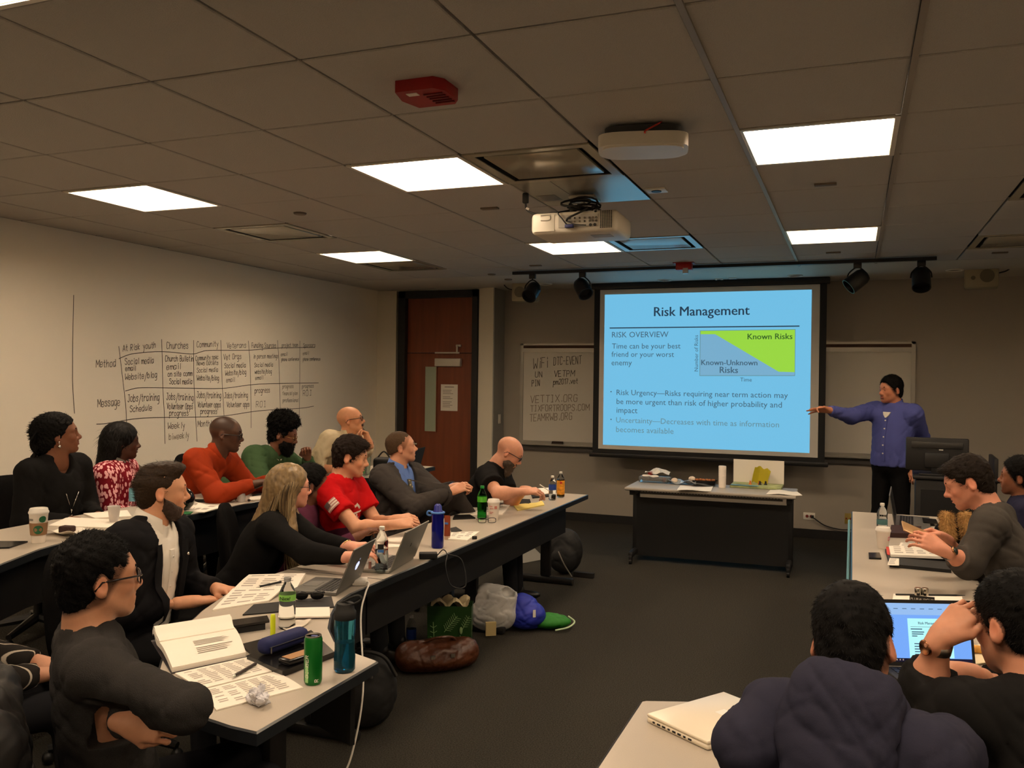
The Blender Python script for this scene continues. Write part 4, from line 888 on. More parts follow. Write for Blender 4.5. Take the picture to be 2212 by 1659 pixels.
        if getattr(s, 'htint', None) is not None:
            col, dy, sb, nape = s.htint; d = np.maximum(np.maximum((q[:, 1] - .02 - dy) * .84 - q[:, 2] * .54, (q[:, 1] - .02 - dy) * .35 - (q[:, 2] - sb) * .94), nape - q[:, 2])
            k = (np.clip(1 - (d - .0) / .014, 0, 1) * .85 * (np.linalg.norm(q - V(0, 0, 0), axis=1) < .17) * (np.abs(q[:, 0]) < .079))[:, None]; tn[:] = tn * (1 - k) + np.array(col) * k
        if s.tintf: s.tintf(q, tn, blob, hd)
        me = raw_mesh('person', P - s.base, Q, s.skinm, tn); s.o = add('person', me, None, s.base, label=s.label, category='person')
        for n, m in getattr(s, '_kids', []): add(n, m, s.o)
        return s.o
    def eyes(s, look=(0, 1, 0)): s.childmb('eyes', eyes_mb(s.g, s.sc, s.R, look), [m_eyew, m_iris, m_pupil])
    def brows(s, mat, th=.0042, dz=0.):
        lo, hi = s.bounds([s.g(-.06, .07, .02), s.g(.06, .11, .05)], .03); F = Field(lo, hi, .0025)
        for sx in (-1, 1): F.cone(s.g(sx * .013, .0945, .024 + dz), s.g(sx * .03, .0905, .0305 + dz), th, th, .004); F.cone(s.g(sx * .03, .0905, .0305 + dz), s.g(sx * .05, .076, .026 + dz), th, th * .5, .004)
        P, Q = F.net(); s.child('eyebrows', raw_mesh('eyebrows', P - s.base, Q, mat))
    def specs(s, mat, kind='rect', w=.027, h=.019, r=.0022, dz=0.):
        s.childmb('glasses', glasses_mb(s.g, kind, w, h, r, dz=dz), mat); s.childmb('spectacle_lenses', lens_mb(s.g, kind, w, h, dz), m_lens)
    def hair(s, mat, build, n=2500, length=.02, flow=(0, 1, 0), lift=.35, curl=.05, w=.0013, rough=.0, rwl=.02, name='hair', seed=2, h=.0045, flowf=None, keep=None, pad=.22, lvar=.4, seg=3):
        lo, hi = s.bounds([s.g(0, -.02, .03)], pad * s.sc); F = Field(lo, hi, h); build(F)
        if rough: F.lump(rough, rwl, seed)
        P, Q = F.net(); parts = [(P, Q)]
        if n and len(P):
            ff = (lambda p: np.tile(s.R @ unit(V(*flow)), (len(p), 1))) if flowf is None else flowf
            parts.append(strands(P, Q, n, length * s.sc, ff, lift, w, curl, seed, lvar, seg, keep))
        P, Q = merge(parts); s.child(name, raw_mesh(name, P - s.base, Q, mat))
    def shell(s, F, t=.012, top=.0, side=0., back=0., k=.02):
        F.ell(s.g(0, -.014 - back / 2, .034 + top / 2), V(.075 + t + side, .097 + t + back / 2, .084 + t + top / 2) * s.sc, s.R, k); F.ell(s.g(0, -.052, -.028), V(.056 + t + side, .045 + t, .06 + t) * s.sc, s.R, .03)
    def ears_free(s, F, r=.03, y=-.012, z=-.004):
        for sx in (-1, 1): F.ell(s.g(sx * .088, y, z), V(.03, r * .8, r * 1.15) * s.sc, s.R, .006, True)
    def collar(s, mat, r=.068, hgt=.045, spread=.05, tilt=.014, name='collar', open_=.035, zoff=0.):
        """shirt collar: a standing band with folded points, following the neck"""
        mb = MB(); n = 26; up = s.ut; c0 = s.S + s.ut * (.04 + zoff); ctr = s.g(0, -.034, -.115); c0 = c0 * .5 + (ctr + s.ut * .0) * .5
        def pt(u, v, out):
            a = open_ / r + (2 * math.pi - 2 * open_ / r) * u; fr = abs(2 * u - 1); hh = hgt * (1 - .35 * fr ** 3)
            return c0 + (s.ft * math.cos(a) + s.rt * math.sin(a)) * (r + out) + up * (v * hh - tilt * fr ** 2 * 1.6)
        # rows: inner band up, then fold down and out
        rows = [(0, -.004), (1.0, -.002), (1.06, .004), (.5, .012), (-.05, .02)]
        vs = []; 
        for j, (v, out) in enumerate(rows):
            for i in range(n + 1):
                u = i / n; fr = abs(2 * u - 1); p = pt(u, v, out)
                if j == 4: p = p - up * spread * fr ** 6 + s.ft * .012 * fr ** 4
                vs.append(p)
        fs = [(j * (n + 1) + i, j * (n + 1) + i + 1, (j + 1) * (n + 1) + i + 1, (j + 1) * (n + 1) + i) for j in range(4) for i in range(n)]
        mb.add(vs, fs); s.childmb(name, mb, mat)
    def surf(s, x, z, out=.004, gr=.012):
        """a place on the chest front: found on the top's mesh"""
        P = s.cl[0]; q = (P - s.hip) @ s.TR; m = (np.abs(q[:, 0] - x) < .02) & (np.abs(q[:, 2] - z) < .02); y = q[m, 1].max() if m.any() else .14
        return s.t(x, y + out, z)

    def vee(s, F, z0, w0, z1, w1, xc=0.):
        """open the front of a jacket: half width w0 at height z0 ... w1 at z1 (torso space)"""
        sl, p = F.sub(F.o, F.ax_hi()); q = (p - s.hip.astype(np.float32)) @ s.TR.astype(np.float32); w = w0 + (w1 - w0) * np.clip((q[..., 2] - z0) / (z1 - z0), -.05, 1.3)
        d = np.maximum(np.abs(q[..., 0] - xc) - w, .02 - q[..., 1]); d = np.where(w <= 0, 1., d); F.a[sl] = np.maximum(F.a[sl], -d)
    def strip(s, name, mat, path, w, out=.006, th=.004):
        """a band of cloth lying on the chest: path of (x, z), widths"""
        mb = MB(); n = len(path); vs = []
        for i, (x, z) in enumerate(path):
            ww = w[i] if hasattr(w, '__len__') else w; xs = (x - ww / 2, x + ww / 2)
            for xx in xs: vs.append(s.surf(xx, z, out))
            for xx in xs: vs.append(s.surf(xx, z, out - th - .01))
        fs = []
        for i in range(n - 1):
            a = i * 4; b = a + 4; fs += [(a, a + 1, b + 1, b), (a + 2, b + 2, b + 3, a + 3), (a, b, b + 2, a + 2), (a + 1, a + 3, b + 3, b + 1)]
        fs += [(0, 2, 3, 1), (4 * n - 4, 4 * n - 3, 4 * n - 1, 4 * n - 2)]
        mb.add(vs, fs); s.childmb(name, mb, mat, 40)
    def lapels(s, mat, z0, w0, z1, w1, wd=.055):
        for q in (-1, 1):
            pts = [(z0 + (z1 - z0) * i / 8) for i in range(9)]; mb = MB(); vs = []
            for i, z in enumerate(pts):
                w = w0 + (w1 - w0) * i / 8; ww = wd * (.35 + .65 * math.sin(min(1., i / 5.5) * math.pi / 2)) * (1 if i < 7 else .8)
                for k in range(4): x = q * (w - .004 + ww * k / 3); vs.append(s.surf(x, z, .007 if k else .002))
            mb.add(vs, [(i * 4 + k, i * 4 + k + 1, (i + 1) * 4 + k + 1, (i + 1) * 4 + k)[:: q] for i in range(8) for k in range(3)]); s.childmb('lapel', mb, mat)
    def buttons(s, mat, zs, x=0., r=.0055):
        for z in zs:
            p = s.surf(x, z, .001); mb = MB(); mb.lathe([(.0001, .004), (r, .0035), (r, 0)], p, 10, np.stack(frame(s.ft), 1)); s.childmb('button', mb, mat)
# ================================================================== THE PEOPLE
h_black = M('hair_black', (10, 8, 7), .7, spec=.12, var=.2, vscale=200)
h_dark = M('hair_dark_brown', (28, 18, 12), .65, spec=.15, var=.25, vscale=200)
h_brown = M('hair_brown', (62, 44, 30), .5, spec=.35, var=.3, vscale=150)
h_blond = M('hair_blond', (122, 100, 68), .42, spec=.4, var=.38, vscale=60, stretch=(1, 1, .12))
h_beard = M('beard_brown', (52, 34, 22), .6, var=.3, vscale=200)
m_bframe = M('frame_black', (18, 15, 14), .3); m_gold = M('frame_gold', (190, 160, 110), .25, metal=1)
c_black = cloth('black', (22, 21, 21)); c_char = cloth('charcoal', (52, 50, 48), var=.1, vscale=300); c_pants = cloth('dark_trousers', (24, 24, 27))
def around(p, fb, lean, z): return V(p[0] - fb[0] * lean, p[1] - fb[1] * lean, z)
def short_cut(s, mat, t=.011, top=.012, n=3000, length=.018, dy=0., flow=(0, .6, -.3), lift=.45, curl=.08, sb=-.035, nape=-.08, ear=.03, seed=2, flowf=None, rough=.002, w=.0013, ht=(.12, .1, .09)):
    def b(F): s.shell(F, t, top); hairline(F, s.g, s.R, dy, sb, nape); s.ears_free(F, ear)
    s.htint = (ht, dy, sb, nape); s.hair(mat, b, n, length, flow, lift, curl, w, rough, .03, seed=seed, flowf=flowf)
def seat(s, kind, lb, back=.0, fl=None): a = math.atan2(-s.fb[0], s.fb[1]); p = s.hip - s.fb * (.03 + back); chair(kind, p[0], p[1], s.floor, a, lb)
PPL = {}
# ---- P1 woman in black with braids (rear row)
hd = dep(128, 940, 5.15); f = heading(hd, 2); fb = heading(hd, -46)
s = Person('woman with long dark braids in a black top, wearing a silver pendant', hd, around(hd, fb, .1, ZR + .52), fb, f, 7, 0, .98, 1.02, (112, 70, 48), dict(lips=1.2, fat=.004), .0045, ZR)
s.lap(1, .3, .1, .2); s.lap(-1, .3, .1, .2); s.skin_head(); s.skin_arm(1); s.skin_arm(-1)
def nk(F): F.ell(s.S + s.ft * .075 + s.ut * .02, (.055, .06, .07), s.TR, .02, True)
s.top('sweater', c_black, extra=nk, sl_r=1.15, belly=1.15, chest=1.15, wr=.007); s.legs(c_pants); s.eyes(); s.brows(h_black)
def b(F):
    s.shell(F, .014, .014, .004, .03); F.cut(s.g(0, .038, .0), s.R @ V(0, .86, -.50)); F.ell(s.g(0, -.1, -.03), V(.062, .05, .09), s.R, .03); F.cut(s.g(0, .0, -.02), s.R @ V(0, .8, -.6), s.g(0, 0, -.06) - .12, s.g(0, 0, -.06) + .12)
s.hair(h_black, b, 1500, .03, (0, -1, .2), .12, .04, .002, .003, .016, pad=.26)
mb = MB(); rng = random.Random(3)
for i in range(26):
    a = rng.uniform(-1, 1); z0 = rng.uniform(-.02, .07); p0 = s.g(a * .06, -.10 - rng.uniform(0, .02), z0); p1 = s.g(a * .075, -.135, -.08); p2 = s.g(a * .09, -.16 - rng.uniform(0, .03), -.18); p3 = s.g(a * .11, -.2 - rng.uniform(0, .03), -.36 - rng.uniform(0, .1))
    pts = spline([p0, p1, p2, p3], 9); mb.tube(pts, [.0075 + .0016 * math.sin(k * 2.1) for k in range(len(pts))], 6)
for i in range(14):
    a = (i - 6.5) / 6.5; mb.tube(spline([s.g(a * .062, .055 - .01 * a * a, .088 - .045 * a * a), s.g(a * .082, -.03, .118 - .06 * a * a), s.g(a * .07, -.115, .07 - .03 * a * a), s.g(a * .06, -.135, -.02)], 7), .0062, 6)
mb.tube(spline([s.g(.06, -.1, .06), s.g(.09, -.15, .0), s.g(.085, -.155, -.05), s.g(.07, -.13, -.09)], 8), .005, 6)
mb.tube(spline([s.g(.05, -.12, -.08), s.g(.04, -.18, -.16), s.g(.04, -.22, -.26), s.g(.03, -.235, -.36)], 9), .005, 6)
s.childmb('braids', mb, h_black)
mb = MB()
for dz in (-.036, -.062): mb.sphere(s.g(.082, -.008, dz), .0055 if dz > -.05 else .0095, 10)
mb.tube([s.g(.082, -.008, -.036), s.g(.082, -.008, -.062)], .0015, 5); s.childmb('earring', mb, m_chrome)
mb = MB(); pz = .42 * s.L; pend = s.surf(.0, pz, .008); L0 = s.surf(-.045, .72 * s.L, .006); R0 = s.surf(.045, .72 * s.L, .006); mid = s.surf(0, .52 * s.L, .008)
mb.tube([L0, mid], .0016, 5).tube([R0, mid], .0016, 5).tube([mid, pend + s.ut * .024], .002, 5).torus(pend, .024, .0028, 20, 6, np.stack(frame(s.ft), 1)).sphere(mid, .006, 8); mb.tube([pend - s.ut * .024, pend - s.ut * .055], .004, 6).sphere(pend - s.ut * .06 + s.rt * .012, .009, 8).sphere(pend - s.ut * .066 - s.rt * .012, .008, 8)
s.childmb('necklace', mb, m_chrome); s.make(); seat(s, 'black', 'black office chair of the woman with the pendant, at the edge of the view', .02); PPL[1] = s
# ---- P2 woman in patterned blouse
hd = dep(264, 955, 5.8); f = heading(hd, 6); fb = heading(hd, -22)
s = Person('woman with straight black hair in a red and pink patterned blouse', hd, around(hd, fb, .08, ZR + .50), fb, f, -2, 0, .97, 1.0, (72, 46, 34), dict(lips=1.25, fat=.003), .0045, ZR)
s.lap(1, .3, .09, .18); s.lap(-1, .3, .09, .18); s.skin_head(); s.skin_arm(1); s.skin_arm(-1)
m_pat = cloth('leaf_print', (120, 30, 38))
nt = m_pat.node_tree; N = nt.nodes; L = nt.links; tcn = N.new('ShaderNodeTexCoord'); mpn = N.new('ShaderNodeMapping'); L.new(tcn.outputs['Object'], mpn.inputs[0]); mpn.inputs['Scale'].default_value = (1, 1, .55); mpn.inputs['Rotation'].default_value = (.5, .4, .2)
vo = N.new('ShaderNodeTexVoronoi'); vo.inputs['Scale'].default_value = 52; L.new(mpn.outputs[0], vo.inputs['Vector']); rp = N.new('ShaderNodeValToRGB'); rp.color_ramp.interpolation = 'CONSTANT'; rp.color_ramp.elements[0].color = C3((226, 170, 172)) + (1,); rp.color_ramp.elements[1].position = .46; rp.color_ramp.elements[1].color = C3((112, 22, 34)) + (1,); L.new(vo.outputs['Distance'], rp.inputs[0]); L.new(rp.outputs[0], N['Principled BSDF'].inputs['Base Color'])
s.top('blouse', m_pat, sl_r=1.2, chest=1.1, wr=.005); s.legs(c_pants); s.eyes(); s.brows(h_black)
c_gsc = cloth('grey_cowl', (96, 92, 88)); s.collar(c_gsc, .072, .05, .02, .03, 'cowl_neck', .004)
def b(F):
    s.shell(F, .015, .012, .006, .012); F.cut(s.g(0, .056, .0), s.R @ V(0, .86, -.50)); 
    F.cone(s.g(0, -.07, -.02), s.S - s.ft * .07 - s.ut * .1, .075, .062, .04); F.cone(s.g(.045, -.04, -.02), s.S + s.rt * .075 - s.ft * .035 - s.ut * .05, .045, .04, .03); F.cone(s.g(-.045, -.04, -.02), s.S - s.rt * .075 - s.ft * .035 - s.ut * .05, .045, .04, .03)
    F.cone(s.g(0, .05, -.05), s.g(0, .03, -.12), .06, .05, .01, True)
h_gloss = M('hair_glossy_black', (11, 9, 8), .6, spec=.18, var=.15, vscale=120)
s.hair(h_gloss, b, 1800, .07, (0, -.25, -1), .04, .02, .0016, .0012, .02, pad=.34, h=.006)
s.make(); seat(s, 'black', 'black office chair of the woman in the patterned blouse', .02); PPL[2] = s
# ---- P3 man in orange shirt
hd = dep(488, 938, 5.95); f = heading(hd, -8); fb = heading(hd, -36)
def tn3(q, tn, blob, hdm): k = np.clip((q[:, 2] - .018 - .6 * np.maximum(q[:, 1] - .03, 0) * 1.2) * 40, 0, 1) * np.clip((.062 - q[:, 1]) * 60, 0, 1) * hdm; tn[:] *= (1 - .55 * k)[:, None]
s = Person('man in an orange shirt and dark glasses leaning on the rear desk', hd, V(-4.5, hd[1] - .12, ZR + .52), fb, f, -6, 0, 1.02, 1.06, (82, 56, 42), dict(lips=1.3, open=.002), .0045, ZR, tn3)
s.arm(1, dep(552, 1046, 5.75)); s.arm(-1, dep(585, 1035, 6.1)); s.skin_head(); s.skin_arm(1, curl=.5); s.skin_arm(-1, curl=.5)
c_or = cloth('orange_shirt', (140, 48, 20), rough=.7); s.top('shirt', c_or, gr=.014, sl_r=1.15, wr=.009, seed=4); s.collar(c_or, .066, .05, .05, .014); s.legs(c_pants); s.eyes((0, 1, -.2)); s.brows(h_black); s.specs(m_bframe, 'rect', .026, .017, .003, -.004)
s.strip('placket', cloth('orange_placket', (126, 42, 18)), [(0, z) for z in np.linspace(.3 * s.L, .84 * s.L, 9)], .03, .003)
s.make(); seat(s, 'black', 'office chair of the man in the orange shirt', .0); PPL[3] = s
# tweed jacket hung over his chair is built with the items
# ---- P4 man with afro and green sweater
hd = dep(612, 940, 6.75); f = heading(hd, -14); fb = heading(hd, -36)
s = Person('bearded man with tall curly hair in a green sweater, looking down', hd, V(-4.62, hd[1] - .1, ZR + .52), fb, f, -14, 0, 1.0, 1.18, (104, 66, 46), dict(lips=1.2), .0045, ZR)
s.arm(1, dep(640, 1040, 6.45)); s.arm(-1, dep(664, 988, 6.85)); s.skin_head(); s.skin_arm(1, curl=.6); s.skin_arm(-1, curl=1.0, dorsal=(0, -.3, 1))
c_gr = cloth('green_sweater', (62, 86, 58)); s.top('sweater', c_gr, gr=.016, sl_r=1.15, wr=.008, belly=1.15); s.collar(cloth('white_tee', (205, 200, 190)), .064, .02, .0, .02, 'undershirt_collar', .01)
s.strip('chest_pocket', cloth('navy_flap', (52, 62, 74)), [(0, z) for z in np.linspace(.55 * s.L, .8 * s.L, 6)], .1, .004); s.legs(c_pants); s.eyes((0, 1, -.4)); s.brows(h_black); s.specs(m_gold, 'round', .023, .021, .0013, -.004)
def b(F): s.shell(F, .012, .02); F.ell(s.g(0, -.02, .1), V(.112, .122, .095), s.R, .02); hairline(F, s.g, s.R, .006, -.03, -.075); s.ears_free(F, .03)
s.hair(h_black, b, 4500, .026, lift=.8, curl=.45, w=.002, rough=.008, rwl=.03, pad=.3, flowf=lambda p: np.random.default_rng(1).normal(size=p.shape))
def b(F): F.ell(s.g(0, .032, -.065), V(.073, .07, .06), s.R, .02); F.ell(s.g(0, .06, -.11), V(.048, .045, .045), s.R, .03); F.cut(s.g(0, .0, -.03), s.R @ V(0, -.55, .83)); F.ell(s.g(0, .105, -.058), V(.026, .03, .008), s.R, .004, True); F.cone(s.g(-.02, .098, -.048), s.g(.02, .098, -.048), .007, .007, .004)
s.hair(h_black, b, 2500, .02, (0, .4, -1), .4, .3, .0016, .003, .02, name='beard', pad=.2)
s.make(); seat(s, 'black', 'black office chair of the bearded man in green', .04); PPL[4] = s
# ---- P5 bald man with suspenders
hd = dep(757, 908, 7.35); f = heading(hd, -6); fb = heading(hd, -48)
def tn5(q, tn, blob, hdm): k = np.clip((.045 - q[:, 2]) * 30, 0, 1) * np.clip((-.01 - q[:, 1]) * 30, 0, 1) * np.clip((q[:, 2] + .06) * 40, 0, 1) * hdm; tn[:] *= (1 - .28 * k)[:, None]
s = Person('bald man with glasses and goatee in a cream shirt, hand raised to his chin', hd, V(-4.5, hd[1] - .02, ZR + .53), fb, f, 10, 0, 1.0, 1.05, (200, 142, 106), {}, .005, ZR, tn5)
s.arm(1, dep(738, 1012, 7.1), -s.ut + s.rt * .5); s.arm(-1, dep(798, 958, 7.0), V(.1, .0, -1)); s.skin_head(); s.skin_arm(1, curl=.3, bare='fore'); s.skin_arm(-1, (-.35, -.05, .8), V(.5, .8, .3), curl=.75, thumb=.9, bare='fore')
c_cr = cloth('cream_shirt', (190, 176, 146), rough=.75); s.top('shirt', c_cr, sleeve='roll', gr=.012, sl_r=1.2, wr=.008); s.collar(c_cr, .064, .045, .05, .014); s.legs(c_pants); s.eyes(); s.brows(h_dark); s.specs(M('frame_tortoise', (40, 24, 18), .3), 'rect', .026, .018, .0028)
c_su = cloth('suspender', (46, 24, 18), rough=.6)
for q in (-1, 1): s.strip('suspender', c_su, [(q * x, z) for x, z in zip(np.linspace(.062, .085, 9), np.linspace(.97 * s.L, .1, 9))], .03, .004)
s.strip('necktie', cloth('teal_tie', (54, 74, 84), var=.4, vscale=60), [(0, z) for z in np.linspace(.9 * s.L, .2, 10)], [.03, .045, .05, .055, .06, .065, .07, .07, .06, .03], .006)
def b(F): F.ell(s.g(0, .072, -.098), V(.027, .027, .024), s.R, .01); F.ell(s.g(0, .085, -.115), V(.02, .018, .022), s.R, .012); F.cone(s.g(-.024, .094, -.052), s.g(.024, .094, -.052), .006, .006, .004); F.cone(s.g(-.026, .088, -.055), s.g(-.022, .078, -.09), .006, .007, .006); F.cone(s.g(.026, .088, -.055), s.g(.022, .078, -.09), .006, .007, .006)
s.hair(h_beard, b, 900, .014, (0, .3, -1), .35, .15, .0013, .001, .02, name='goatee', pad=.2, h=.004)
sh, e, w = s.arms[-1]; d = unit(w - e); mb = MB().torus(w - d * .015, .033, .006, 20, 6, np.stack(frame(d), 1)); s.childmb('wristband', mb, m_bframe)
s.make(); seat(s, 'black', 'office chair of the bald man in the cream shirt', .05); PPL[5] = s
# ---- P6 young man with glasses, dark sweater (nearest of the writing-wall side)
hd = dep(212, 1252, 2.45); f = heading(hd, 16); fb = heading(hd, 6)
s = Person('young man in dark glasses and charcoal sweater at the curved desk, arms folded', hd, around(hd, fb, -.04, .50), fb, f, 2, 0, 1.0, .96, (186, 134, 104), {}, .0036)
s.arm(1, dep(285, 1535, 2.36), elbow=dep(402, 1530, 2.2)); s.arm(-1, dep(272, 1562, 2.28), elbow=dep(215, 1540, 2.5)); s.skin_head(); s.skin_arm(1, -s.rt * .9 - fb * .1, V(0, 0, 1) + fb * .6, curl=.5, h=.0036); s.skin_arm(-1, R_ * .95 + V(0, 0, -.15), V(0, 0, .4) - F_, curl=.62, h=.0036, hs=.95)
s.top('sweater', cloth('charcoal_knit', (46, 44, 43), var=.16, vscale=420, bump=.3, bscale=420), gr=.012, h=.0075, sl_r=1.02, wr=.008, seed=6, wl=.07); s.legs(c_pants); s.eyes(); s.brows(h_black); s.specs(M('frame_dark_red', (26, 14, 13), .25), 'rect', .027, .019, .0026)
short_cut(s, h_black, .008, .016, 8000, .014, .004, (0, .5, -.1), .55, .3, seed=5, rough=.003, w=.0011)
s.make(); seat(s, 'blue', 'blue office chair behind the young man in dark glasses', .03); PPL[6] = s
# ---- P7 person in striped shirt at the edge of the view
hd = dep(-125, 1165, 3.05); fb = heading(hd, -5)
s = Person('person in a dark shirt with pale pinstripes, mostly outside the view', hd, around(hd, fb, .0, .52), fb, fb, 0, 0, 1.0, 1.05, (170, 122, 96), {}, .006)
s.lap(1, .3, .08, .12); s.lap(-1, .3, .08, .12); s.skin_head(); s.skin_arm(1); s.skin_arm(-1)
m_str = cloth('pinstripe', (30, 28, 27)); nt = m_str.node_tree; N = nt.nodes; L = nt.links; tcn = N.new('ShaderNodeTexCoord'); wv = N.new('ShaderNodeTexWave'); wv.inputs['Scale'].default_value = 9; wv.inputs['Distortion'].default_value = 1.2; wv.inputs['Detail Scale'].default_value = .5; mpn = N.new('ShaderNodeMapping'); mpn.inputs['Rotation'].default_value = (0, .35, .8); L.new(tcn.outputs['Object'], mpn.inputs[0]); L.new(mpn.outputs[0], wv.inputs['Vector']); rp = N.new('ShaderNodeValToRGB'); rp.color_ramp.elements[0].position = .93; rp.color_ramp.elements[0].color = C3((34, 31, 29)) + (1,); rp.color_ramp.elements[1].position = .97; rp.color_ramp.elements[1].color = C3((170, 160, 146)) + (1,); L.new(wv.outputs['Fac'], rp.inputs[0]); L.new(rp.outputs[0], N['Principled BSDF'].inputs['Base Color'])
s.top('shirt', m_str, gr=.016, wr=.005); s.legs(c_pants); short_cut(s, h_dark, n=1200); s.make(); seat(s, 'black', 'office chair of the person in the pinstriped shirt', .02); PPL[7] = s
# ---- P8 man in black suit, open white collar
hd = dep(350, 1062, 3.95); f = heading(hd, 6); fb = heading(hd, -34)
s = Person('bearded man with slicked hair in a black suit jacket and open white shirt', hd, around(hd, fb, .07, .53) + V(-.03, -.05, 0), fb, f, -1, 0, 1.02, 1.06, (206, 150, 116), {}, .0042)
s.arm(1, dep(412, 1300, 3.93)); s.arm(-1, dep(468, 1272, 4.08)); s.skin_head(); s.skin_arm(1, curl=.4); s.skin_arm(-1, curl=.4)
c_wh = cloth('white_shirt', (226, 218, 206), rough=.7); c_suit = cloth('black_suit', (24, 23, 25), rough=.75); Z0, W0, Z1, W1 = -.06, .075, .93 * s.L, .09
s.top('dress_shirt', c_wh, 'none', .004, .0075, wr=.0055, seed=8, wl=.06)
s.strip('placket', c_wh, [(0, z) for z in np.linspace(.12, .86 * s.L, 11)], .03, .003); s.buttons(m_white, np.linspace(.14, .8 * s.L, 5)); s.collar(c_wh, .069, .05, .06, .014, open_=.03)
s.top('suit_jacket', c_suit, 'long', .022, .0085, wr=.008, extra=lambda F: s.vee(F, Z0, W0, Z1, W1), seed=9, sl_r=1.15); s.lapels(c_suit, .1, W0 + (W1 - W0) * .25, Z1, W1 - .012)
p = s.surf(-.1, .8 * s.L, .01); s.childmb('lapel_pin', MB().sphere(p, (.008, .008, .008), 8), m_chrome)
s.legs(cloth('suit_trousers', (22, 22, 24))); s.eyes(); s.brows(h_brown)
def b(F): s.shell(F, .006, .0); F.ell(s.g(0, .0, .085), V(.07, .10, .05), s.R, .012); F.ell(s.g(0, .05, .1), V(.06, .055, .03), s.R, .02); hairline(F, s.g, s.R, .006, -.04, -.085); s.ears_free(F, .03); F.cone(s.g(.071, .06, .075), s.g(.074, -.07, .075), .0055, .0055, .003, True)
h_slick = M('hair_slicked_brown', (46, 32, 20), .5, spec=.2, var=.3, vscale=150)
s.hair(h_slick, b, 5000, .03, (0, -1, .05), .06, .03, .0011, .001, .02, h=.004)
def b(F): F.ell(s.g(0, .022, -.056), V(.0745, .072, .06), s.R, .02); F.cone(s.g(-.03, .05, -.1), s.g(.03, .05, -.1), .03, .03, .03); [F.cone(s.g(q * .068, .004, -.01), s.g(q * .052, .035, -.08), .013, .02, .02) for q in (-1, 1)]; F.cut(s.g(0, .0, -.018), s.R @ V(0, .55, .83)); F.cut(s.g(0, -.02, 0), s.R @ V(0, -1, 0)); F.ell(s.g(0, .105, -.062), V(.024, .03, .009), s.R, .004, True); F.cone(s.g(-.026, .09, -.05), s.g(.026, .09, -.05), .0065, .0065, .004)
s.hair(h_beard, b, 3000, .01, (0, .3, -1), .3, .1, .001, .0015, .02, name='beard', pad=.2, h=.004)
s.make(); seat(s, 'black', 'black office chair of the man in the black suit', .03); PPL[8] = s
# ---- P9 woman with long blond hair
hd = dep(628, 1053, 4.75); f = heading(hd, 12); fb = heading(hd, -6)
s = Person('woman with long blond hair and glasses in a black top, typing', hd, around(hd, fb, .26, .52) + V(-.06, 0, 0), fb, f, -2, 0, .95, 1.0, (214, 152, 128), dict(lips=1.05, fat=.003), .0042)
s.arm(1, dep(750, 1203, 4.35), -s.ut + s.rt * .4); s.arm(-1, dep(752, 1180, 4.55), -s.ut - s.rt * .4); s.skin_head(); s.skin_arm(1, R_ * .9 + F_ * .25 + V(0, 0, .15), (0, 0, 1), .35); s.skin_arm(-1, R_ * .9 + V(0, 0, .1), (0, 0, 1), .35)
s.top('black_top', c_black, 'long', .011, .0085, wr=.003, chest=1.15, sl_r=1.05, cuff=.0); s.legs(c_pants); s.eyes(); s.brows(h_brown); s.specs(m_bframe, 'rect', .025, .017, .0016)
def b(F):
    s.shell(F, .016, .01, .006, .016); F.cut(s.g(0, .052, .0), s.R @ V(0, .9, -.43))
    dn = V(0, 0, -1); fh = s.fb; F.cone(s.g(0, -.07, -.02), s.S - fh * .07 + dn * .06, .076, .08, .05); F.cone(s.S - fh * .07 + dn * .06, s.S - fh * .11 + dn * .18, .075, .04, .05)
    for q in (-1, 1): F.cone(s.g(q * .05, -.03, .0), s.S + s.rt * q * .085 + fh * .05 + dn * .06, .042, .048, .04); F.cone(s.S + s.rt * q * .085 + fh * .05 + dn * .06, s.S + s.rt * q * .08 + fh * .1 + dn * .2, .045, .022, .04)
    F.cone(s.g(0, .055, -.05), s.g(0, .05, -.12), .055, .05, .012, True)
s.hair(h_blond, b, 0, pad=.42, h=.0065, rough=.002, rwl=.02)
mb = MB(); rng = random.Random(11); mbs = [MB(), MB(), MB()]
for i in range(520):
    a = rng.uniform(-math.pi, math.pi); fr = math.cos(a); sd = math.sin(a)   # root on the crown
    if fr > .86 : continue
    rr = rng.uniform(.2, 1.); root = s.g(sd * .05 * rr, -.014 + fr * .06 * rr, .118 - .035 * rr * rr); m1 = s.g(sd * .098, -.02 + fr * .085, .04)
    yb = fr * .06; out = rng.uniform(.0, .02); m2 = s.g(sd * (.1 + out), -.035 + (fr * .05 if fr > 0 else fr * .1), -.06)
    ln = rng.uniform(.2, .4); ov = fr > -.5; e0 = s.S + s.rt * sd * (.12 + out) + s.fb * (.06 + fr * .05 if ov else fr * .14) + V(0, 0, -ln * .4); e1 = e0 + V(0, 0, -ln * .62) + s.fb * (rng.uniform(.01, .07) if ov else rng.uniform(-.08, .0)) + s.rt * rng.uniform(-.03, .03)
    pts = spline([root, m1, m2, e0, e1], 5); k = len(pts); ph = rng.uniform(0, 6); am = rng.uniform(.002, .008)
    pts = [p + s.rt * am * math.sin(ph + q * .9) * (q / k) + s.ft * am * math.cos(ph + q * .8) * (q / k) for q, p in enumerate(pts)]
    mbs[i % 3].tube(pts, [.0042 * (1 - .75 * q / k) for q in range(k)], 4)
for q, m in enumerate([h_blond, M('hair_blond_light', (150, 130, 96), .4, spec=.4), M('hair_blond_dark', (76, 60, 40), .45, spec=.4)]): s.childmb('hair_locks', mbs[q], m)
sh, e, w = s.arms[-1]; d = unit(w - e); s.childmb('bracelet', MB().torus(w + d * .0, .031, .0035, 20, 6, np.stack(frame(d), 1)), m_gold)
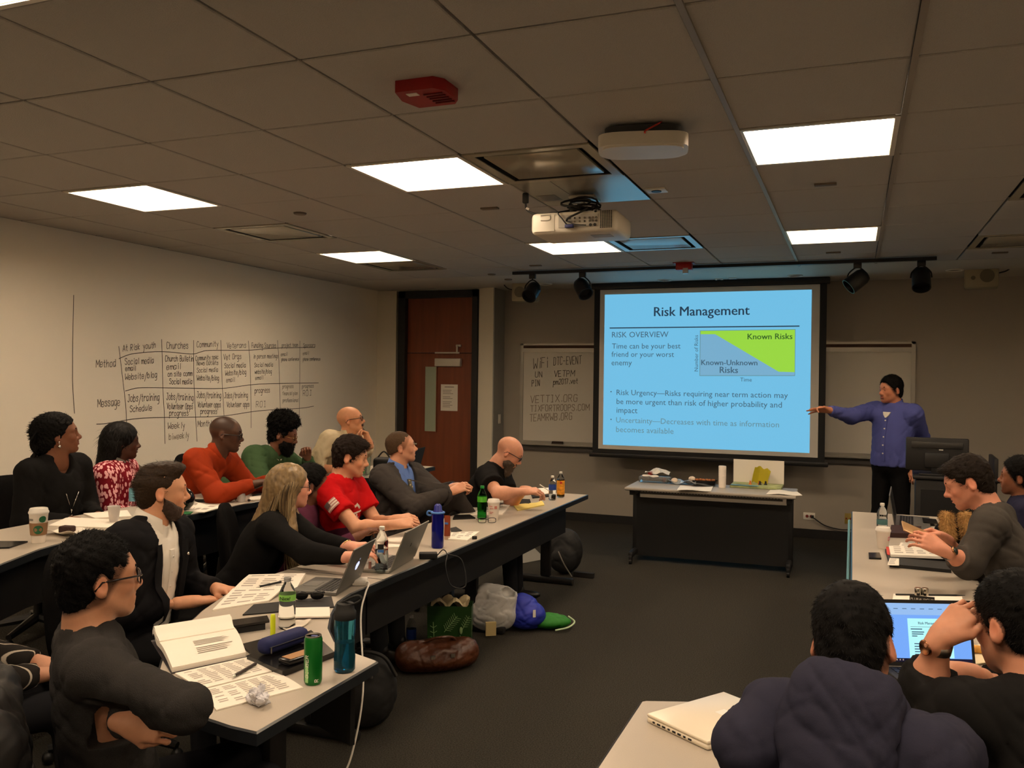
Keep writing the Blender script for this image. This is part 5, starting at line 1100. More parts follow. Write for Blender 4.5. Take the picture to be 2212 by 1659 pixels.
s.make(); seat(s, 'black', 'black office chair of the blond woman', .05); PPL[9] = s
# ---- P10 person in purple, mostly hidden
hd = dep(674, 1050, 5.35); f = heading(hd, 6); fb = heading(hd, -4)
s = Person('person in a purple zip top half hidden behind the blond woman', hd, around(hd, fb, .16, .52) + V(-.05, 0, 0), fb, f, -4, 0, .97, 1.0, (104, 66, 48), dict(lips=1.2), .005)
s.arm(1, dep(768, 1162, 5.1)); s.arm(-1, dep(775, 1150, 5.3)); s.skin_head(); s.skin_arm(1, curl=.4); s.skin_arm(-1, curl=.4)
s.top('purple_top', cloth('purple_fleece', (74, 34, 52)), 'long', .016, .009, sl_r=1.15, wr=.006, seed=3); s.legs(c_pants); s.eyes(); s.brows(h_black); short_cut(s, h_black, .012, .02, 2500, .02, .0, curl=.2)
s.strip('zip', m_chrome, [(0, z) for z in np.linspace(.3, .85 * s.L, 7)], .008, .003)
s.make(); seat(s, 'black', 'office chair of the person in purple', .03); PPL[10] = s
# ---- P11 young man in red T-shirt
hd = dep(757, 988, 5.55); f = heading(hd, -4); fb = heading(hd, -32)
s = Person('young man with brown hair in a red T-shirt with a flag on the sleeve', hd, around(hd, fb, .06, .52) + V(-.05, -.05, 0), fb, f, -10, 0, 1.02, 1.04, (200, 146, 114), {}, .0045)
s.arm(1, dep(853, 1133, 5.15), elbow=dep(772, 1142, 5.25)); s.arm(-1, dep(852, 1122, 5.45), -s.ut - s.rt * .5); s.skin_head(); s.skin_arm(1, R_ * .9 + V(0, 0, .1), (.2, -.5, .8), .5, bare='arm'); s.skin_arm(-1, R_ * .8 + V(0, 0, .15), (.2, -.2, .9), .5, bare='arm')
c_red = cloth('red_tee', (176, 18, 22), rough=.8); s.top('t_shirt', c_red, 'short', .013, .0085, wr=.008, seed=21, sl_r=1.12, wl=.08); s.legs(cloth('grey_jeans', (48, 50, 52))); s.eyes((0, 1, -.3)); s.brows(h_dark)
def b(F): s.shell(F, .012, .016); F.ell(s.g(0, .055, .085), V(.066, .05, .04), s.R, .02); hairline(F, s.g, s.R, .012, -.035, -.08); s.ears_free(F, .03)
s.hair(h_dark, b, 5000, .034, (0, .8, -.35), .2, .12, .0013, .003, .03, h=.004)
m_prn = M('tee_print', (214, 200, 186), .7)
mb = MB(); sh, e, w = s.arms[1]; d = unit(e - sh); ctr = sh + (e - sh) * .42; n_ = unit(-F_ - d * (-F_ @ d)); x_ = np.cross(d, n_); r_ = .089
def onsl(u, v): a = u / r_; return ctr + d * v + (n_ * math.cos(a) + x_ * math.sin(a)) * r_
for i in range(7):
    v = -.028 + i * .0086; mb.cm = 0 if i % 2 else 1; mb.grid(lambda a, c: onsl(-.045 + .09 * a, v + .0086 * c), 6, 1)
mb.cm = 2; mb.grid(lambda a, c: onsl(.005 + .04 * a, -.029 + .036 * c) + n_ * .001, 4, 2); s.childmb('flag_print', mb, [m_prn, M('flag_rose', (170, 120, 112), .7), M('flag_grey', (92, 74, 72), .7)])
mb = MB()
for (a0, z0, a1, z1, wd) in [(-.03, .74, .0, .78, .016), (.0, .78, .03, .76, .018), (-.05, .70, -.005, .69, .01), (-.005, .69, .035, .68, .012), (.0, .66, .01, .58, .014), (-.02, .63, .03, .60, .01), (.02, .66, .045, .57, .01)]:
    p0, p1 = s.surf(a0, z0 * s.L, .008), s.surf(a1, z1 * s.L, .008); ink(mb, [p0, (p0 + p1) / 2 + s.ft * .002, p1], wd, s.ft)
mb2 = MB(); scribble(mb2, 'XCS', s.surf(-.05, .43 * s.L, .01), s.surf(.06, .43 * s.L, .01), .04, .009, s.ft, s.ut); mb.add(mb2.v, mb2.f); s.childmb('chest_print', mb, m_prn)
s.make(); seat(s, 'black', 'black office chair of the young man in red', .02); PPL[11] = s
# ---- P12 man in grey suit with tie
hd = dep(866, 967, 6.55); f = heading(hd, 8); fb = heading(hd, -40)
def tn12(q, tn, blob, hdm): k = np.clip((.05 - np.abs(q[:, 2] - .02)) * 30, 0, 1) * np.clip((.03 - q[:, 1]) * 30, 0, 1) * hdm; tn[:] *= (1 - .3 * k)[:, None]
s = Person('man in a dark grey suit and patterned tie, hands clasped on his knee', hd, around(hd, fb, .02, .50) + V(-.02, -.02, 0), fb, f, 8, 0, 1.02, 1.05, (206, 150, 120), dict(nose=.004), .0048, 0, tn12)
kn = dep(985, 1075, 6.35); s.arm(1, dep(975, 1062, 6.2), elbow=dep(895, 1095, 6.2)); s.arm(-1, dep(980, 1052, 6.35), -s.ut - s.rt * .5); s.skin_head(); s.skin_arm(1, R_ * .85 + V(0, 0, .35), V(.2, -.6, .6), .75); s.skin_arm(-1, R_ * .8 + V(0, 0, .2), V(.2, .3, 1), .75)
c_gs = cloth('grey_suit', (62, 58, 56), rough=.8); c_bs = cloth('blue_shirt', (96, 124, 186), rough=.7); Z0, W0, Z1, W1 = .02, .05, .93 * s.L, .085
s.top('dress_shirt', c_bs, 'none', .004, .0085, wr=.003); s.collar(c_bs, .068, .045, .05, .02, open_=.02)
m_tie = M('patterned_tie', (176, 158, 112), .6); nt = m_tie.node_tree; N = nt.nodes; L = nt.links; ck = N.new('ShaderNodeTexVoronoi'); ck.inputs['Scale'].default_value = 60; rp = N.new('ShaderNodeValToRGB'); rp.color_ramp.elements[0].position = .3; rp.color_ramp.elements[0].color = C3((196, 176, 120)) + (1,); rp.color_ramp.elements[1].position = .45; rp.color_ramp.elements[1].color = C3((92, 88, 76)) + (1,); tcn = N.new('ShaderNodeTexCoord'); L.new(tcn.outputs['Object'], ck.inputs['Vector']); L.new(ck.outputs['Distance'], rp.inputs[0]); L.new(rp.outputs[0], N['Principled BSDF'].inputs['Base Color'])
s.strip('necktie', m_tie, [(0, z) for z in np.linspace(.9 * s.L, .12, 12)], [.034, .03, .042, .05, .056, .062, .068, .074, .08, .08, .07, .04], .008)
s.top('suit_jacket', c_gs, 'long', .022, .009, wr=.008, extra=lambda F: s.vee(F, Z0, W0, Z1, W1), seed=12, sl_r=1.15); s.lapels(c_gs, .12, W0 + .01, Z1, W1 - .01)
for q in (1, -1):
    sh, e, w = s.arms[q]; d = unit(w - e); s.childmb('shirt_cuff', MB().tube([w - d * .03, w - d * .002], [.0335, .0335], 16), c_bs)
s.legs(c_gs, knee={1: kn, -1: s.hip + s.fb * .42 + V(-.1, .1, 0)}, ankle={1: kn + V(.12, .2, -.28), -1: s.hip + s.fb * .45 + V(-.1, .1, -.42)}); s.eyes(); s.brows(h_brown)
short_cut(s, M('hair_grey_brown', (72, 55, 40), .65, spec=.15, var=.3, vscale=200), .003, .004, 4000, .008, -.004, (0, .6, -.5), .35, .06, rough=.0008, sb=.0, nape=-.045, ht=(.5, .42, .36))
s.make(); seat(s, 'black', 'black office chair of the man in the grey suit', .03); PPL[12] = s
# ---- P13 bald man in black T-shirt writing
hd = dep(1100, 978, 6.75); f = heading(hd, -4); fb = heading(hd, -12)
def tn13(q, tn, blob, hdm): k = np.clip((.06 - q[:, 2]) * 20, 0, 1) * np.clip((-.0 - q[:, 1]) * 20, 0, 1) * np.clip((q[:, 2] + .06) * 40, 0, 1) * hdm; tn[:] *= (1 - .25 * k)[:, None]
s = Person('bald bearded man with glasses in a black T-shirt, writing at the desk end', hd, around(hd, fb, .33, .53) + V(-.05, 0, 0), fb, f, -30, 0, 1.02, 1.12, (206, 148, 120), {}, .0048, 0, tn13)
s.arm(1, dep(1130, 1062, 6.4), elbow=dep(1076, 1066, 6.3)); s.arm(-1, dep(1135, 1058, 6.65), -s.ut - s.rt * .5); s.skin_head(); s.skin_arm(1, R_ * .9 + V(0, 0, .05), V(.1, -.4, .9), .55, bare='arm'); s.skin_arm(-1, R_ * .9 + V(0, 0, -.1), (0, 0, 1), .4, bare='arm')
s.top('t_shirt', c_black, 'short', .014, .009, wr=.004, sl_r=1.2); s.legs(c_pants); s.eyes((0, 1, -.4)); s.brows(h_brown); s.specs(m_bframe, 'rect', .025, .016, .0026)
def b(F): F.ell(s.g(0, .025, -.065), V(.0735, .07, .055), s.R, .02); F.ell(s.g(0, .06, -.12), V(.038, .036, .055), s.R, .03); F.cut(s.g(0, .0, -.035), s.R @ V(0, .2, .93)); F.ell(s.g(0, .105, -.062), V(.024, .03, .009), s.R, .004, True); F.cone(s.g(-.024, .092, -.05), s.g(.024, .092, -.05), .006, .006, .004); F.cut(s.g(0, -.005, 0), s.R @ V(0, -1, 0))
s.hair(M('beard_grey', (74, 60, 48), .6, var=.3, vscale=200), b, 2200, .02, (0, .3, -1), .25, .12, .0012, .002, .02, name='beard', pad=.24)
s.make(); seat(s, 'black', 'black office chair of the bald man writing', .05); PPL[13] = s
# ---- P14 presenter
hd = dep(1924, 843, 7.95); f = heading(hd, -38, -1); fb = heading(hd, -62, -1)
hp = V(hd[0] + .02, hd[1] + .02, 1.0)
def tn14(q, tn, blob, hdm): blob((0, .08, -.07), (.055, .04, .035), (.62, .56, .52), .8)
s = Person('presenter in a blue button-down shirt standing with one arm stretched out', hd, hp, fb, f, -2, 0, 1.0, 1.08, (176, 116, 88), dict(open=.004), .0048, 0, tn14)
s.arm(1, dep(1790, 886, 7.75), V(0, -.2, -1), up=.015); s.arm(-1, dep(1978, 1010, 7.8), elbow=dep(1990, 945, 8.0)); s.skin_head(); s.skin_arm(1, -R_ + V(0, 0, .06), V(-.1, .5, .6), spread=.32, thumb=.1, each=[.1, .05, .15, .55]); s.skin_arm(-1, curl=.5)
c_pb = cloth('blue_button_down', (74, 80, 140), rough=.75); s.top('shirt', c_pb, 'long', .016, .009, wr=.009, seed=31, sl_r=1.12, hem=-.02, belly=1.15); s.collar(c_pb, .066, .045, .045, .02); s.buttons(m_white, np.linspace(.1, .78 * s.L, 5), r=.007)
s.strip('undershirt', cloth('white_tee', (205, 200, 190)), [(0, .93 * s.L), (0, .88 * s.L), (0, .83 * s.L)], [.07, .05, .01], .006); s.strip('placket', c_pb, [(0, z) for z in np.linspace(.03, .82 * s.L, 9)], .032, .003)
lat = V(s.fb[1], -s.fb[0], 0); s.legs(cloth('black_slacks', (18, 17, 18)), knee={q: V(hp[0], hp[1], .5) + lat * q * .11 + s.fb * .02 for q in (-1, 1)}, ankle={q: V(hp[0], hp[1], .09) + lat * q * .13 for q in (-1, 1)}); s.eyes(); s.brows(h_black)
short_cut(s, h_black, .011, .018, 3500, .022, .008, (0, .8, -.3), .35, .12); s.make(); PPL[14] = s
# ---- P15 young man in grey sweater reading his phone
hd = dep(2092, 1043, 4.35); f = heading(hd, 0, -1); fb = heading(hd, 6, -1)
s = Person('young man with brown hair in a dark grey sweater, reading a phone in both hands', hd, around(hd, fb, .34, .52), fb, f, -22, 0, 1.04, 1.02, (204, 140, 114), dict(nose=.004), .0042)
s.arm(-1, dep(2040, 1190, 4.05), elbow=dep(2090, 1218, 4.12)); s.arm(1, dep(2040, 1165, 4.4), -s.ut + s.rt * .5); s.skin_head(); s.skin_arm(-1, -R_ * .8 + V(0, 0, .42) + F_ * .2, V(0, -.75, .5), .45, thumb=.2, bare='fore'); s.skin_arm(1, -R_ * .8 + V(0, 0, .28), V(.2, .6, .6), .5, bare='fore')
s.top('sweater', cloth('grey_sweater', (66, 62, 58), var=.08, vscale=300), 'roll', .014, .0085, wr=.009, seed=41, sl_r=1.12); s.legs(c_pants); s.eyes((0, 1, -.5)); s.brows(h_dark)
def b(F): s.shell(F, .009, .012); F.ell(s.g(0, .05, .085), V(.066, .055, .036), s.R, .02); hairline(F, s.g, s.R, .012, -.03, -.075); s.ears_free(F, .03)
s.hair(M('hair_dark_ash', (26, 18, 12), .65, spec=.15, var=.25, vscale=200), b, 5000, .026, (0, .9, -.2), .22, .1, .0013, .002, .03, h=.004)
sh, e, w = s.arms[-1]; d = unit(w - e); R3 = np.stack(frame(d), 1); wp_ = w - d * .022; s.childmb('watch_strap', MB().tube([wp_ - d * .011, wp_ + d * .011], [.0345, .0345], 20), m_bframe); nn = unit(-F_ * .8 + V(0, 0, .5) - d * ((-F_ * .8 + V(0, 0, .5)) @ d)); mb = MB(); mb.cm = 0; mb.lathe([(.021, 0), (.021, .009), (.018, .011), (.0001, .011)], wp_ + nn * .032, 20, np.stack(frame(nn), 1)); mb.cm = 1; mb.lathe([(.0001, .0115), (.0165, .0113)], wp_ + nn * .032, 20, np.stack(frame(nn), 1)); s.childmb('watch_face', mb, [M('rose_gold', (170, 120, 88), .25, metal=1), M('dial_green', (44, 52, 46), .3)])
s.make(); seat(s, 'blue', 'blue office chair of the young man with the phone', .02); PPL[15] = s
# ---- P16 man at the edge
hd = dep(2200, 1032, 5.7); f = heading(hd, 4, -1); fb = heading(hd, 0, -1)
def tn16(q, tn, blob, hdm): blob((0, .06, -.075), (.07, .06, .04), (.45, .4, .38), .8)
s = Person('dark-haired man in navy at the edge of the view, across the aisle', hd, around(hd, fb, .08, .52), fb, f, 2, 0, 1.0, 1.05, (132, 84, 60), {}, .005, 0, tn16)
s.lap(1, .3, .1, .15); s.lap(-1, .3, .1, .15); s.skin_head(); s.skin_arm(1); s.skin_arm(-1)
s.top('navy_top', cloth('navy', (38, 38, 58)), 'long', .014, .009); s.legs(c_pants); s.eyes(); s.brows(h_black); short_cut(s, h_black, .014, .02, 3000, .02, .006, curl=.2); s.make(); seat(s, 'black', 'office chair of the man in navy at the edge of the view', .03); PPL[16] = s
# ---- P17 hooded person seen from behind
hd = dep(1843, 1392, 1.98); v2 = unit(V(hd[0], hd[1], 0)); f = heading(hd, 80, 1); fb = heading(hd, 76, 1)
s = Person('dark-haired person in a navy hooded sweatshirt seen from behind', hd, around(hd, fb, .26, .5), fb, f, -24, 6, 1.02, .92, (186, 130, 104), {}, .004)
s.arm(-1, dep(1650, 1600, 2.3), elbow=dep(1618, 1612, 1.92)); s.arm(1, dep(2010, 1600, 2.3), elbow=dep(2045, 1625, 1.9)); s.skin_head(); s.skin_arm(-1, s.fb, (0, 0, 1), .4); s.skin_arm(1, s.fb, (0, 0, 1), .4)
c_hd = cloth('navy_hoodie', (44, 44, 58), bump=.2, bscale=700)
s.top('sweatshirt', c_hd, 'long', .02, .0085, wr=.008, seed=51, sl_r=1.15, wl=.12, belly=1.1)
lo, hi = s.bounds([s.S - s.ft * .08], .3); F = Field(lo, hi, .006)
F.ell(s.S - s.ft * .055 + s.ut * .06, V(.112, .095, .08), s.TR, .03); F.ell(s.S - s.ft * .105 - s.ut * .04, V(.125, .06, .12), s.TR, .06); F.ell(s.S - s.ft * .12 - s.ut * .13, V(.085, .04, .07), s.TR, .05)
for q in (-1, 1): F.cone(s.S + s.rt * q * .085 + s.ut * .02, s.S + s.rt * q * .055 + s.ft * .085 - s.ut * .03, .042, .035, .05)
F.ell(s.S - s.ft * .02 + s.ut * .135, V(.088, .088, .075), s.TR, .02, True); F.cone(s.g(0, -.03, -.04), s.S, .07, .062, .012, True); F.ell(s.g(0, -.014, .0), V(.09, .108, .1), s.R, .01, True)
F.rough(.006, .09, 8); P, Q = F.net(); s.child('hood', raw_mesh('hood', P - s.base, Q, c_hd))
s.legs(c_pants); s.eyes(); short_cut(s, h_black, .009, .012, 9000, .014, .006, (0, .3, -.8), .4, .12, nape=-.075, rough=.002, w=.0011); s.make(); seat(s, 'black', 'office chair of the person in the navy hooded sweatshirt', .0); PPL[17] = s
# ---- P18 man with his hand on his forehead
hd = dep(2196, 1352, 2.15); f = heading(hd, 42, -1); fb = heading(hd, 55, -1)
def tn18(q, tn, blob, hdm): k = np.clip((-.0 - q[:, 1]) * 20, 0, 1) * np.clip((q[:, 2] + .075) * 30, 0, 1) * np.clip((.0 - q[:, 2]) * 30, 0, 1) * hdm; tn[:] *= (1 - .45 * k)[:, None]
s = Person('man in a black sweater resting his watch hand against his forehead before the laptop', hd, around(hd, fb, .2, .5), fb, f, -12, 0, 1.02, 1.04, (196, 138, 110), {}, .0036, 0, tn18)
s.arm(-1, dep(2030, 1382, 2.2), elbow=dep(2000, 1495, 2.25)); s.arm(1, dep(2085, 1455, 2.35), elbow=dep(2200, 1490, 2.4)); s.skin_head(); s.skin_arm(-1, R_ * .72 + U_ * .7 + F_ * .05, -R_ * .6 + U_ * .5 - F_ * .45, .5, thumb=.0, bare='fore', h=.0035, hs=.95); s.skin_arm(1, -R_ + V(0, 0, .1), V(0, -.3, 1), .6, h=.0036)
s.top('sweater', cloth('black_knit', (26, 25, 25)), 'roll', .014, .0078, wr=.009, seed=61, sl_r=1.12); s.legs(c_pants); s.eyes(); s.brows(h_black)
short_cut(s, h_black, .008, .012, 8000, .014, .006, (0, .5, -.5), .45, .15, nape=-.055, rough=.002, w=.0011)
sh, e, w = s.arms[-1]; d = unit(w - e); wp_ = w - d * .02; s.childmb('watch_strap', MB().tube([wp_ - d * .012, wp_ + d * .012], [.0335, .0335], 22), M('steel_mesh', (120, 112, 104), .35, metal=.9)); nn = unit(-R_ * .8 - F_ * .2 - d * ((-R_ * .8 - F_ * .2) @ d)); s.childmb('watch_face', MB().lathe([(.02, 0), (.02, .009), (.017, .011), (.0001, .011)], wp_ + nn * .031, 20, np.stack(frame(nn), 1)), M('rose_gold', (170, 120, 88), .25, metal=1))
s.make(); seat(s, 'black', 'office chair of the man with his hand on his forehead', .02); PPL[18] = s
# ================================================================== PROJECTOR
pj = thing('projector', 'white ceiling projector with tangled black cables hanging below its plate', 'projector', (-1.545, 5.06, CE), math.radians(1.5))
m_pjw = M('projector_white', (214, 206, 190), .4); m_pjd = M('projector_dark', (30, 28, 27), .6)
MB().rbox((0, 0, -.205), (.53, .38, .13), .03, seg=3).build('casing', m_pjw, pj)
MB().box((.03, -.191, -.2), (.24, .004, .075)).build('port_panel', M('port_panel', (170, 164, 152), .5), pj, smooth=False)
for i in range(4): MB().cyl((-.02 + i * .03, -.197, -.185), (-.02 + i * .03, -.19, -.185), .006, n=10).cyl((-.02 + i * .03, -.197, -.205), (-.02 + i * .03, -.19, -.205), .006, n=10).build('jack', m_chrome, pj)
for i in range(3): MB().cyl((.1 + i * .02, -.197, -.205), (.1 + i * .02, -.19, -.205), .007, n=10).cyl((.1 + i * .02, -.197, -.187), (.1 + i * .02, -.19, -.187), .007, n=10).build('jack', m_chrome, pj)
for i in range(2): MB().cyl((.105 + i * .026, -.197, -.228), (.105 + i * .026, -.19, -.228), .009, n=12).build('jack', m_pjd, pj)
gr = MB()
for i in range(6):
    for j in range(12): gr.box((.165 + i * .0125, -.1915, -.152 - j * .0085), (.008, .003, .0055))
gr.build('vent_grille', m_pjd, pj, smooth=False, kind='stuff')
MB().rbox((-.18, -.191, -.205), (.13, .004, .1), .002).build('filter_cover', M('projector_cover', (220, 212, 196), .4), pj)
MB().tube(spline([(-.2, -.195, -.16), (-.15, -.195, -.16), (-.14, -.195, -.175), (-.15, -.195, -.188), (-.2, -.195, -.188)], 4), .003, 6).build('cover_grip', M('port_panel', (170, 164, 152), .5), pj)
MB().box((.14, -.05, -.271), (.12, .1, .003)).build('bottom_label', M('port_panel', (170, 164, 152), .5), pj, smooth=False)
MB().cyl((0, .05, -.005), (0, .05, -.14), .022).rbox((0, .05, -.02), (.16, .16, .02), .004).rbox((0, .05, -.135), (.2, .16, .012), .004).build('ceiling_mount', m_metal, pj)
rng = random.Random(5); mb = MB()
for k in range(7):
    c = V(rng.uniform(-.04, .07), -.05 + rng.uniform(-.05, .03), -.1 + rng.uniform(-.02, .03)); r1, r2 = rng.uniform(.05, .1), rng.uniform(.02, .04); a0 = rng.uniform(0, 6); ti = rng.uniform(-.4, .4)
    mb.tube([c + V(r1 * math.cos(a0 + t * .5), .3 * r1 * math.sin(a0 + t * .5), r2 * math.sin(a0 + t * .5 + ti)) for t in range(12)], .0065, 6)
mb.tube(spline([(-.33, -.1, -.055), (-.32, -.1, -.1), (-.26, -.11, -.13), (-.14, -.1, -.13), (-.03, -.07, -.11), (.06, -.06, -.1)], 8), .0065, 6)
mb.tube(spline([(.06, -.1, -.11), (.05, -.2, -.15), (-.02, -.22, -.185), (-.04, -.2, -.2)], 8), .006, 6); mb.tube(spline([(-.07, -.1, -.12), (-.09, -.2, -.15), (-.06, -.215, -.19), (-.03, -.2, -.23)], 8), .004, 6); mb.tube(spline([(-.04, -.2, -.2), (.02, -.215, -.225), (.08, -.2, -.23)], 8), .0035, 6); mb.tube(spline([(.1, -.08, -.1), (.15, -.12, -.14), (.13, -.19, -.15)], 6), .006, 6)
mb.build('cable_bundle', m_pjd, pj, True)
MB().rbox((-.33, -.1, -.03), (.035, .03, .06), .006).cyl((-.33, -.1, -.01), (-.33, -.1, .0), .018).build('power_plug', m_pjd, pj)
MB().rbox((-.315, -.105, -.095), (.022, .004, .014), .002, roty(.5)).build('cable_tag', m_white, pj)
MB().rbox((-.02, -.205, -.232), (.05, .03, .02), .004).build('video_plug', M('plug_blue', (40, 46, 96), .5), pj)
# ================================================================== THINGS ON THE DESKS
m_paper = M('paper', (232, 224, 210), .75); m_print = M('print_grey', (130, 122, 112), .8); m_pet = M('clear_plastic', (236, 240, 240), .04, trans=1., ior=1.12, spec=.6)
m_bk = M('gloss_black', (16, 15, 15), .25); m_mbk = M('matt_black', (18, 17, 17), .7); m_silver = M('laptop_aluminium', (112, 110, 106), .45, metal=.6); m_keys = M('key_black', (22, 21, 22), .5)
DZ = ZT + .0005; DZ2 = ZR + ZT + .0005
def quadpts(pxs, z): return [onz(x, y, z) for x, y in pxs]
def bil(q, u, v): return (q[0] * (1 - u) + q[1] * u) * (1 - v) + (q[3] * (1 - u) + q[2] * u) * v
def sheet(name, lb, cat, pxs, z, mat, th=.003, curl=None, rows=0, cols=1, group=None, rowm=None, n=6, rot=False):
    """flat paper-like thing given by its four corners on the desk (far-left, far-right, near-right, near-left)"""
    q = quadpts(pxs, z); c = sum(q) / 4; q = [p - c for p in q]; f = curl or (lambda u, v: 0.)
    o = MB().slab(lambda u, v: bil(q, u, 1 - v) + V(0, 0, th + f(u, v)), n, n, th).build(name, mat, loc=c, smooth=30); tag(o, lb, cat, group)
    if rows:
        mb = MB()
        for k in range(cols):
            for i in range(rows * 2):
                if rng.random() < .12: continue
                a0 = .08 + .84 * k / cols; a1 = a0 + .84 / cols * rng.uniform(.55, .88); v0 = .1 + .8 * i / rows / 2; v1 = v0 + .2 / rows; nn = 6
                P = lambda a, v: (bil(q, v, a) if rot else bil(q, a, v)) + V(0, 0, th + (f(v, 1 - a) if rot else f(a, 1 - v)) + .0006)
                mb.grid(lambda s_, t_: P(a0 + (a1 - a0) * s_, v0 + (v1 - v0) * t_), nn, 1)
        mb.build('print', rowm or M('print_pale', (168, 160, 150), .8), o, smooth=False)
    return o
def lathe_thing(name, lb, cat, px, py, z, parts, group=None, n=24):
    p = onz(px, py, z); o = thing(name, lb, cat, p, 0, group)
    for pn, prof, mat in parts: MB().lathe(prof, n=n).build(pn, mat, o, 60)
    return o
def pet(name, lb, px, py, z, h, r, cap, label=None, fill=None, group=None, lab=(.45, .62), body=None, sc=None):
    k = h; prof = [(.001, .004), (r * .75, .0), (r, .008), (r * .98, k * .2), (r * .93, k * .24), (r, k * .28), (r, k * .42), (r * .97, k * .44), (r * .97, k * .62), (r, k * .64), (r * .98, k * .7), (r * .75, k * .8), (r * .42, k * .89), (r * .36, k * .92), (r * .36, k * .94)]
    o = thing(name, lb, 'bottle', onz(px, py, z), 0, group); MB().lathe(prof, n=24).build('bottle_wall', body or m_pet, o, 60)
    MB().lathe([(r * .42, k * .925), (r * .42, k * .995), (r * .36, k), (.001, k)], n=18).build('cap', cap, o, 50)
    if label: MB().lathe([(r * 1.005, k * lab[0]), (r * 1.01, k * (lab[0] + .01)), (r * 1.01, k * (lab[1] - .01)), (r * 1.005, k * lab[1])], n=24).build('label_band', label, o, 60)
    if fill: MB().lathe([(.001, .006), (r * .9, .008), (r * .9, k * fill[0]), (.001, k * fill[0])], n=20).build('drink', fill[1], o, 60)
    return o
m_cap = M('cap_white', (222, 216, 206), .45); m_water = M('water', (220, 235, 240), .02, trans=1., ior=1.2)
# ---- curved corner desk of the young man in glasses
bq = [(329, 1386), (497, 1358), (531, 1421), (372, 1455)]
q = quadpts(bq, DZ); c = sum(q) / 4; bo = thing('open_textbook', 'thick open textbook with curling white pages', 'book', c); q = [p - c for p in q]
def pg(u, v): return .016 + .034 * math.exp(-((v - .93) / .1) ** 2) * 1. + .012 * math.sin(math.pi * min(1, v * 1.1)) + .008 * math.sin(3 * v)
MB().slab(lambda u, v: bil(q, u, 1 - v) + V(0, 0, .004 + pg(u, v)), 4, 22, .02).build('page_block', m_paper, bo, 50)
MB().slab(lambda u, v: bil(q, u, 1 - v) * 1.03 + V(0, 0, .004), 2, 2, .003).build('cover', M('book_cover_dark', (46, 42, 46), .5), bo)
MB().slab(lambda u, v: bil(q, .0 + .98 * u, 1 - (.62 + .36 * v)) + V(0, 0, .008 + pg(u, .62 + .36 * v) + .010 * math.sin(math.pi * v)), 4, 10, .004).build('lifted_page', m_paper, bo, 50)
tx = MB()
for i in range(9):
    v0 = .15 + .32 * i / 9
    if i == 4: continue
    tx.grid(lambda a, b: bil(q, .38 + a * rng.uniform(.35, .5), 1 - (v0 + b * .012)) + V(0, 0, .0055 + pg(.5, v0 + b * .012)), 2, 1)
tx.build('print', m_print, bo, smooth=False)
tx = MB(); q2 = q
for i in range(10): tx.grid(lambda a, b: bil(q, .36 + i * .05 + a * .012, .46 - .2 * b - .1) + V(0, 0, .0062 + pg(.5, 1 - (.46 - .2 * b - .1))), 1, 4)
tx.build('print', m_print, bo, smooth=False)
sheet('workbook_page', 'white printed workbook page with a pen lying on it, beside the thick textbook', 'paper', [(378, 1457), (536, 1422), (593, 1451), (431, 1492)], DZ, m_paper, .005, lambda u, v: .003 * math.sin(math.pi * v), 5, 5, rot=False)
sheet('workbook_page', 'lower white printed workbook page reaching the desk edge', 'paper', [(432, 1494), (594, 1453), (655, 1487), (467, 1536)], DZ, m_paper, .004, lambda u, v: .003 * math.sin(math.pi * v), 5, 5)
def rod(name, lb, cat, pa, pb, z, r, mat, tip=None, group=None):
    a, b = onz(*pa, z), onz(*pb, z); c = (a + b) / 2; o = thing(name, lb, cat, c, 0, group); MB().tube([a - c + V(0, 0, r), (b - c) * .75 + V(0, 0, r)], [r, r], 10).build('barrel', mat, o); MB().tube([(b - c) * .75 + V(0, 0, r), b - c + V(0, 0, r)], [r * .9, r * .25], 10).build('tip', tip or m_chrome, o); return o
rod('pen', 'dark brown pen on the workbook page by the thick textbook', 'pen', (552, 1437), (500, 1467), DZ + .008, .0055, M('pen_brown', (44, 32, 26), .35))
p = onz(562, 1522, DZ); F = Field(p - .05, p + V(.05, .05, .07), .0035); rg = np.random.default_rng(3)
for i in range(16): d = rg.normal(size=3) * V(.014, .014, .011); F.ell(p + V(0, 0, .024) + d, np.abs(rg.normal(size=3)) * .006 + .009, None, .003)
F.cut(p, (0, 0, -1)); F.lump(.003, .014, 5, 9); P, Q = F.net(); o = add('crumpled_paper', raw_mesh('crumpled_paper', P - p, Q, M('crumpled_white', (206, 204, 208), .8), smooth=False), None, p); tag(o, 'crumpled ball of white paper near the desk corner', 'paper ball')
can = thing('soda_can', 'slim green soda can with white lettering', 'can', onz(676, 1476, DZ)); m_can = M('can_green', (16, 104, 34), .3, metal=.35)
MB().lathe([(.001, .003), (.024, .0), (.0275, .006), (.029, .014), (.029, .143), (.0255, .152)], n=28).build('can_body', m_can, can, 60); MB().lathe([(.0255, .152), (.0262, .155), (.025, .157), (.0235, .152), (.001, .1515)], n=28).build('can_lid', m_metal, can, 60); MB().rbox((.004, 0, .1535), (.02, .012, .003), .001).build('pull_tab', M('tab_blue', (96, 104, 160), .35, metal=.7), can)
def around_can(r, a, z): d = -F_[:2] / np.linalg.norm(F_[:2]); t = math.atan2(d[1], d[0]) + a; return V(r * math.cos(t), r * math.sin(t), z)
mb = MB()
mb.grid(lambda u, v: around_can(.0293, -.75 + .42 * u, .01 + v * (.075 - .03 * u)), 4, 6); mb.build('pale_flash', M('can_pale', (150, 200, 130), .4), can)
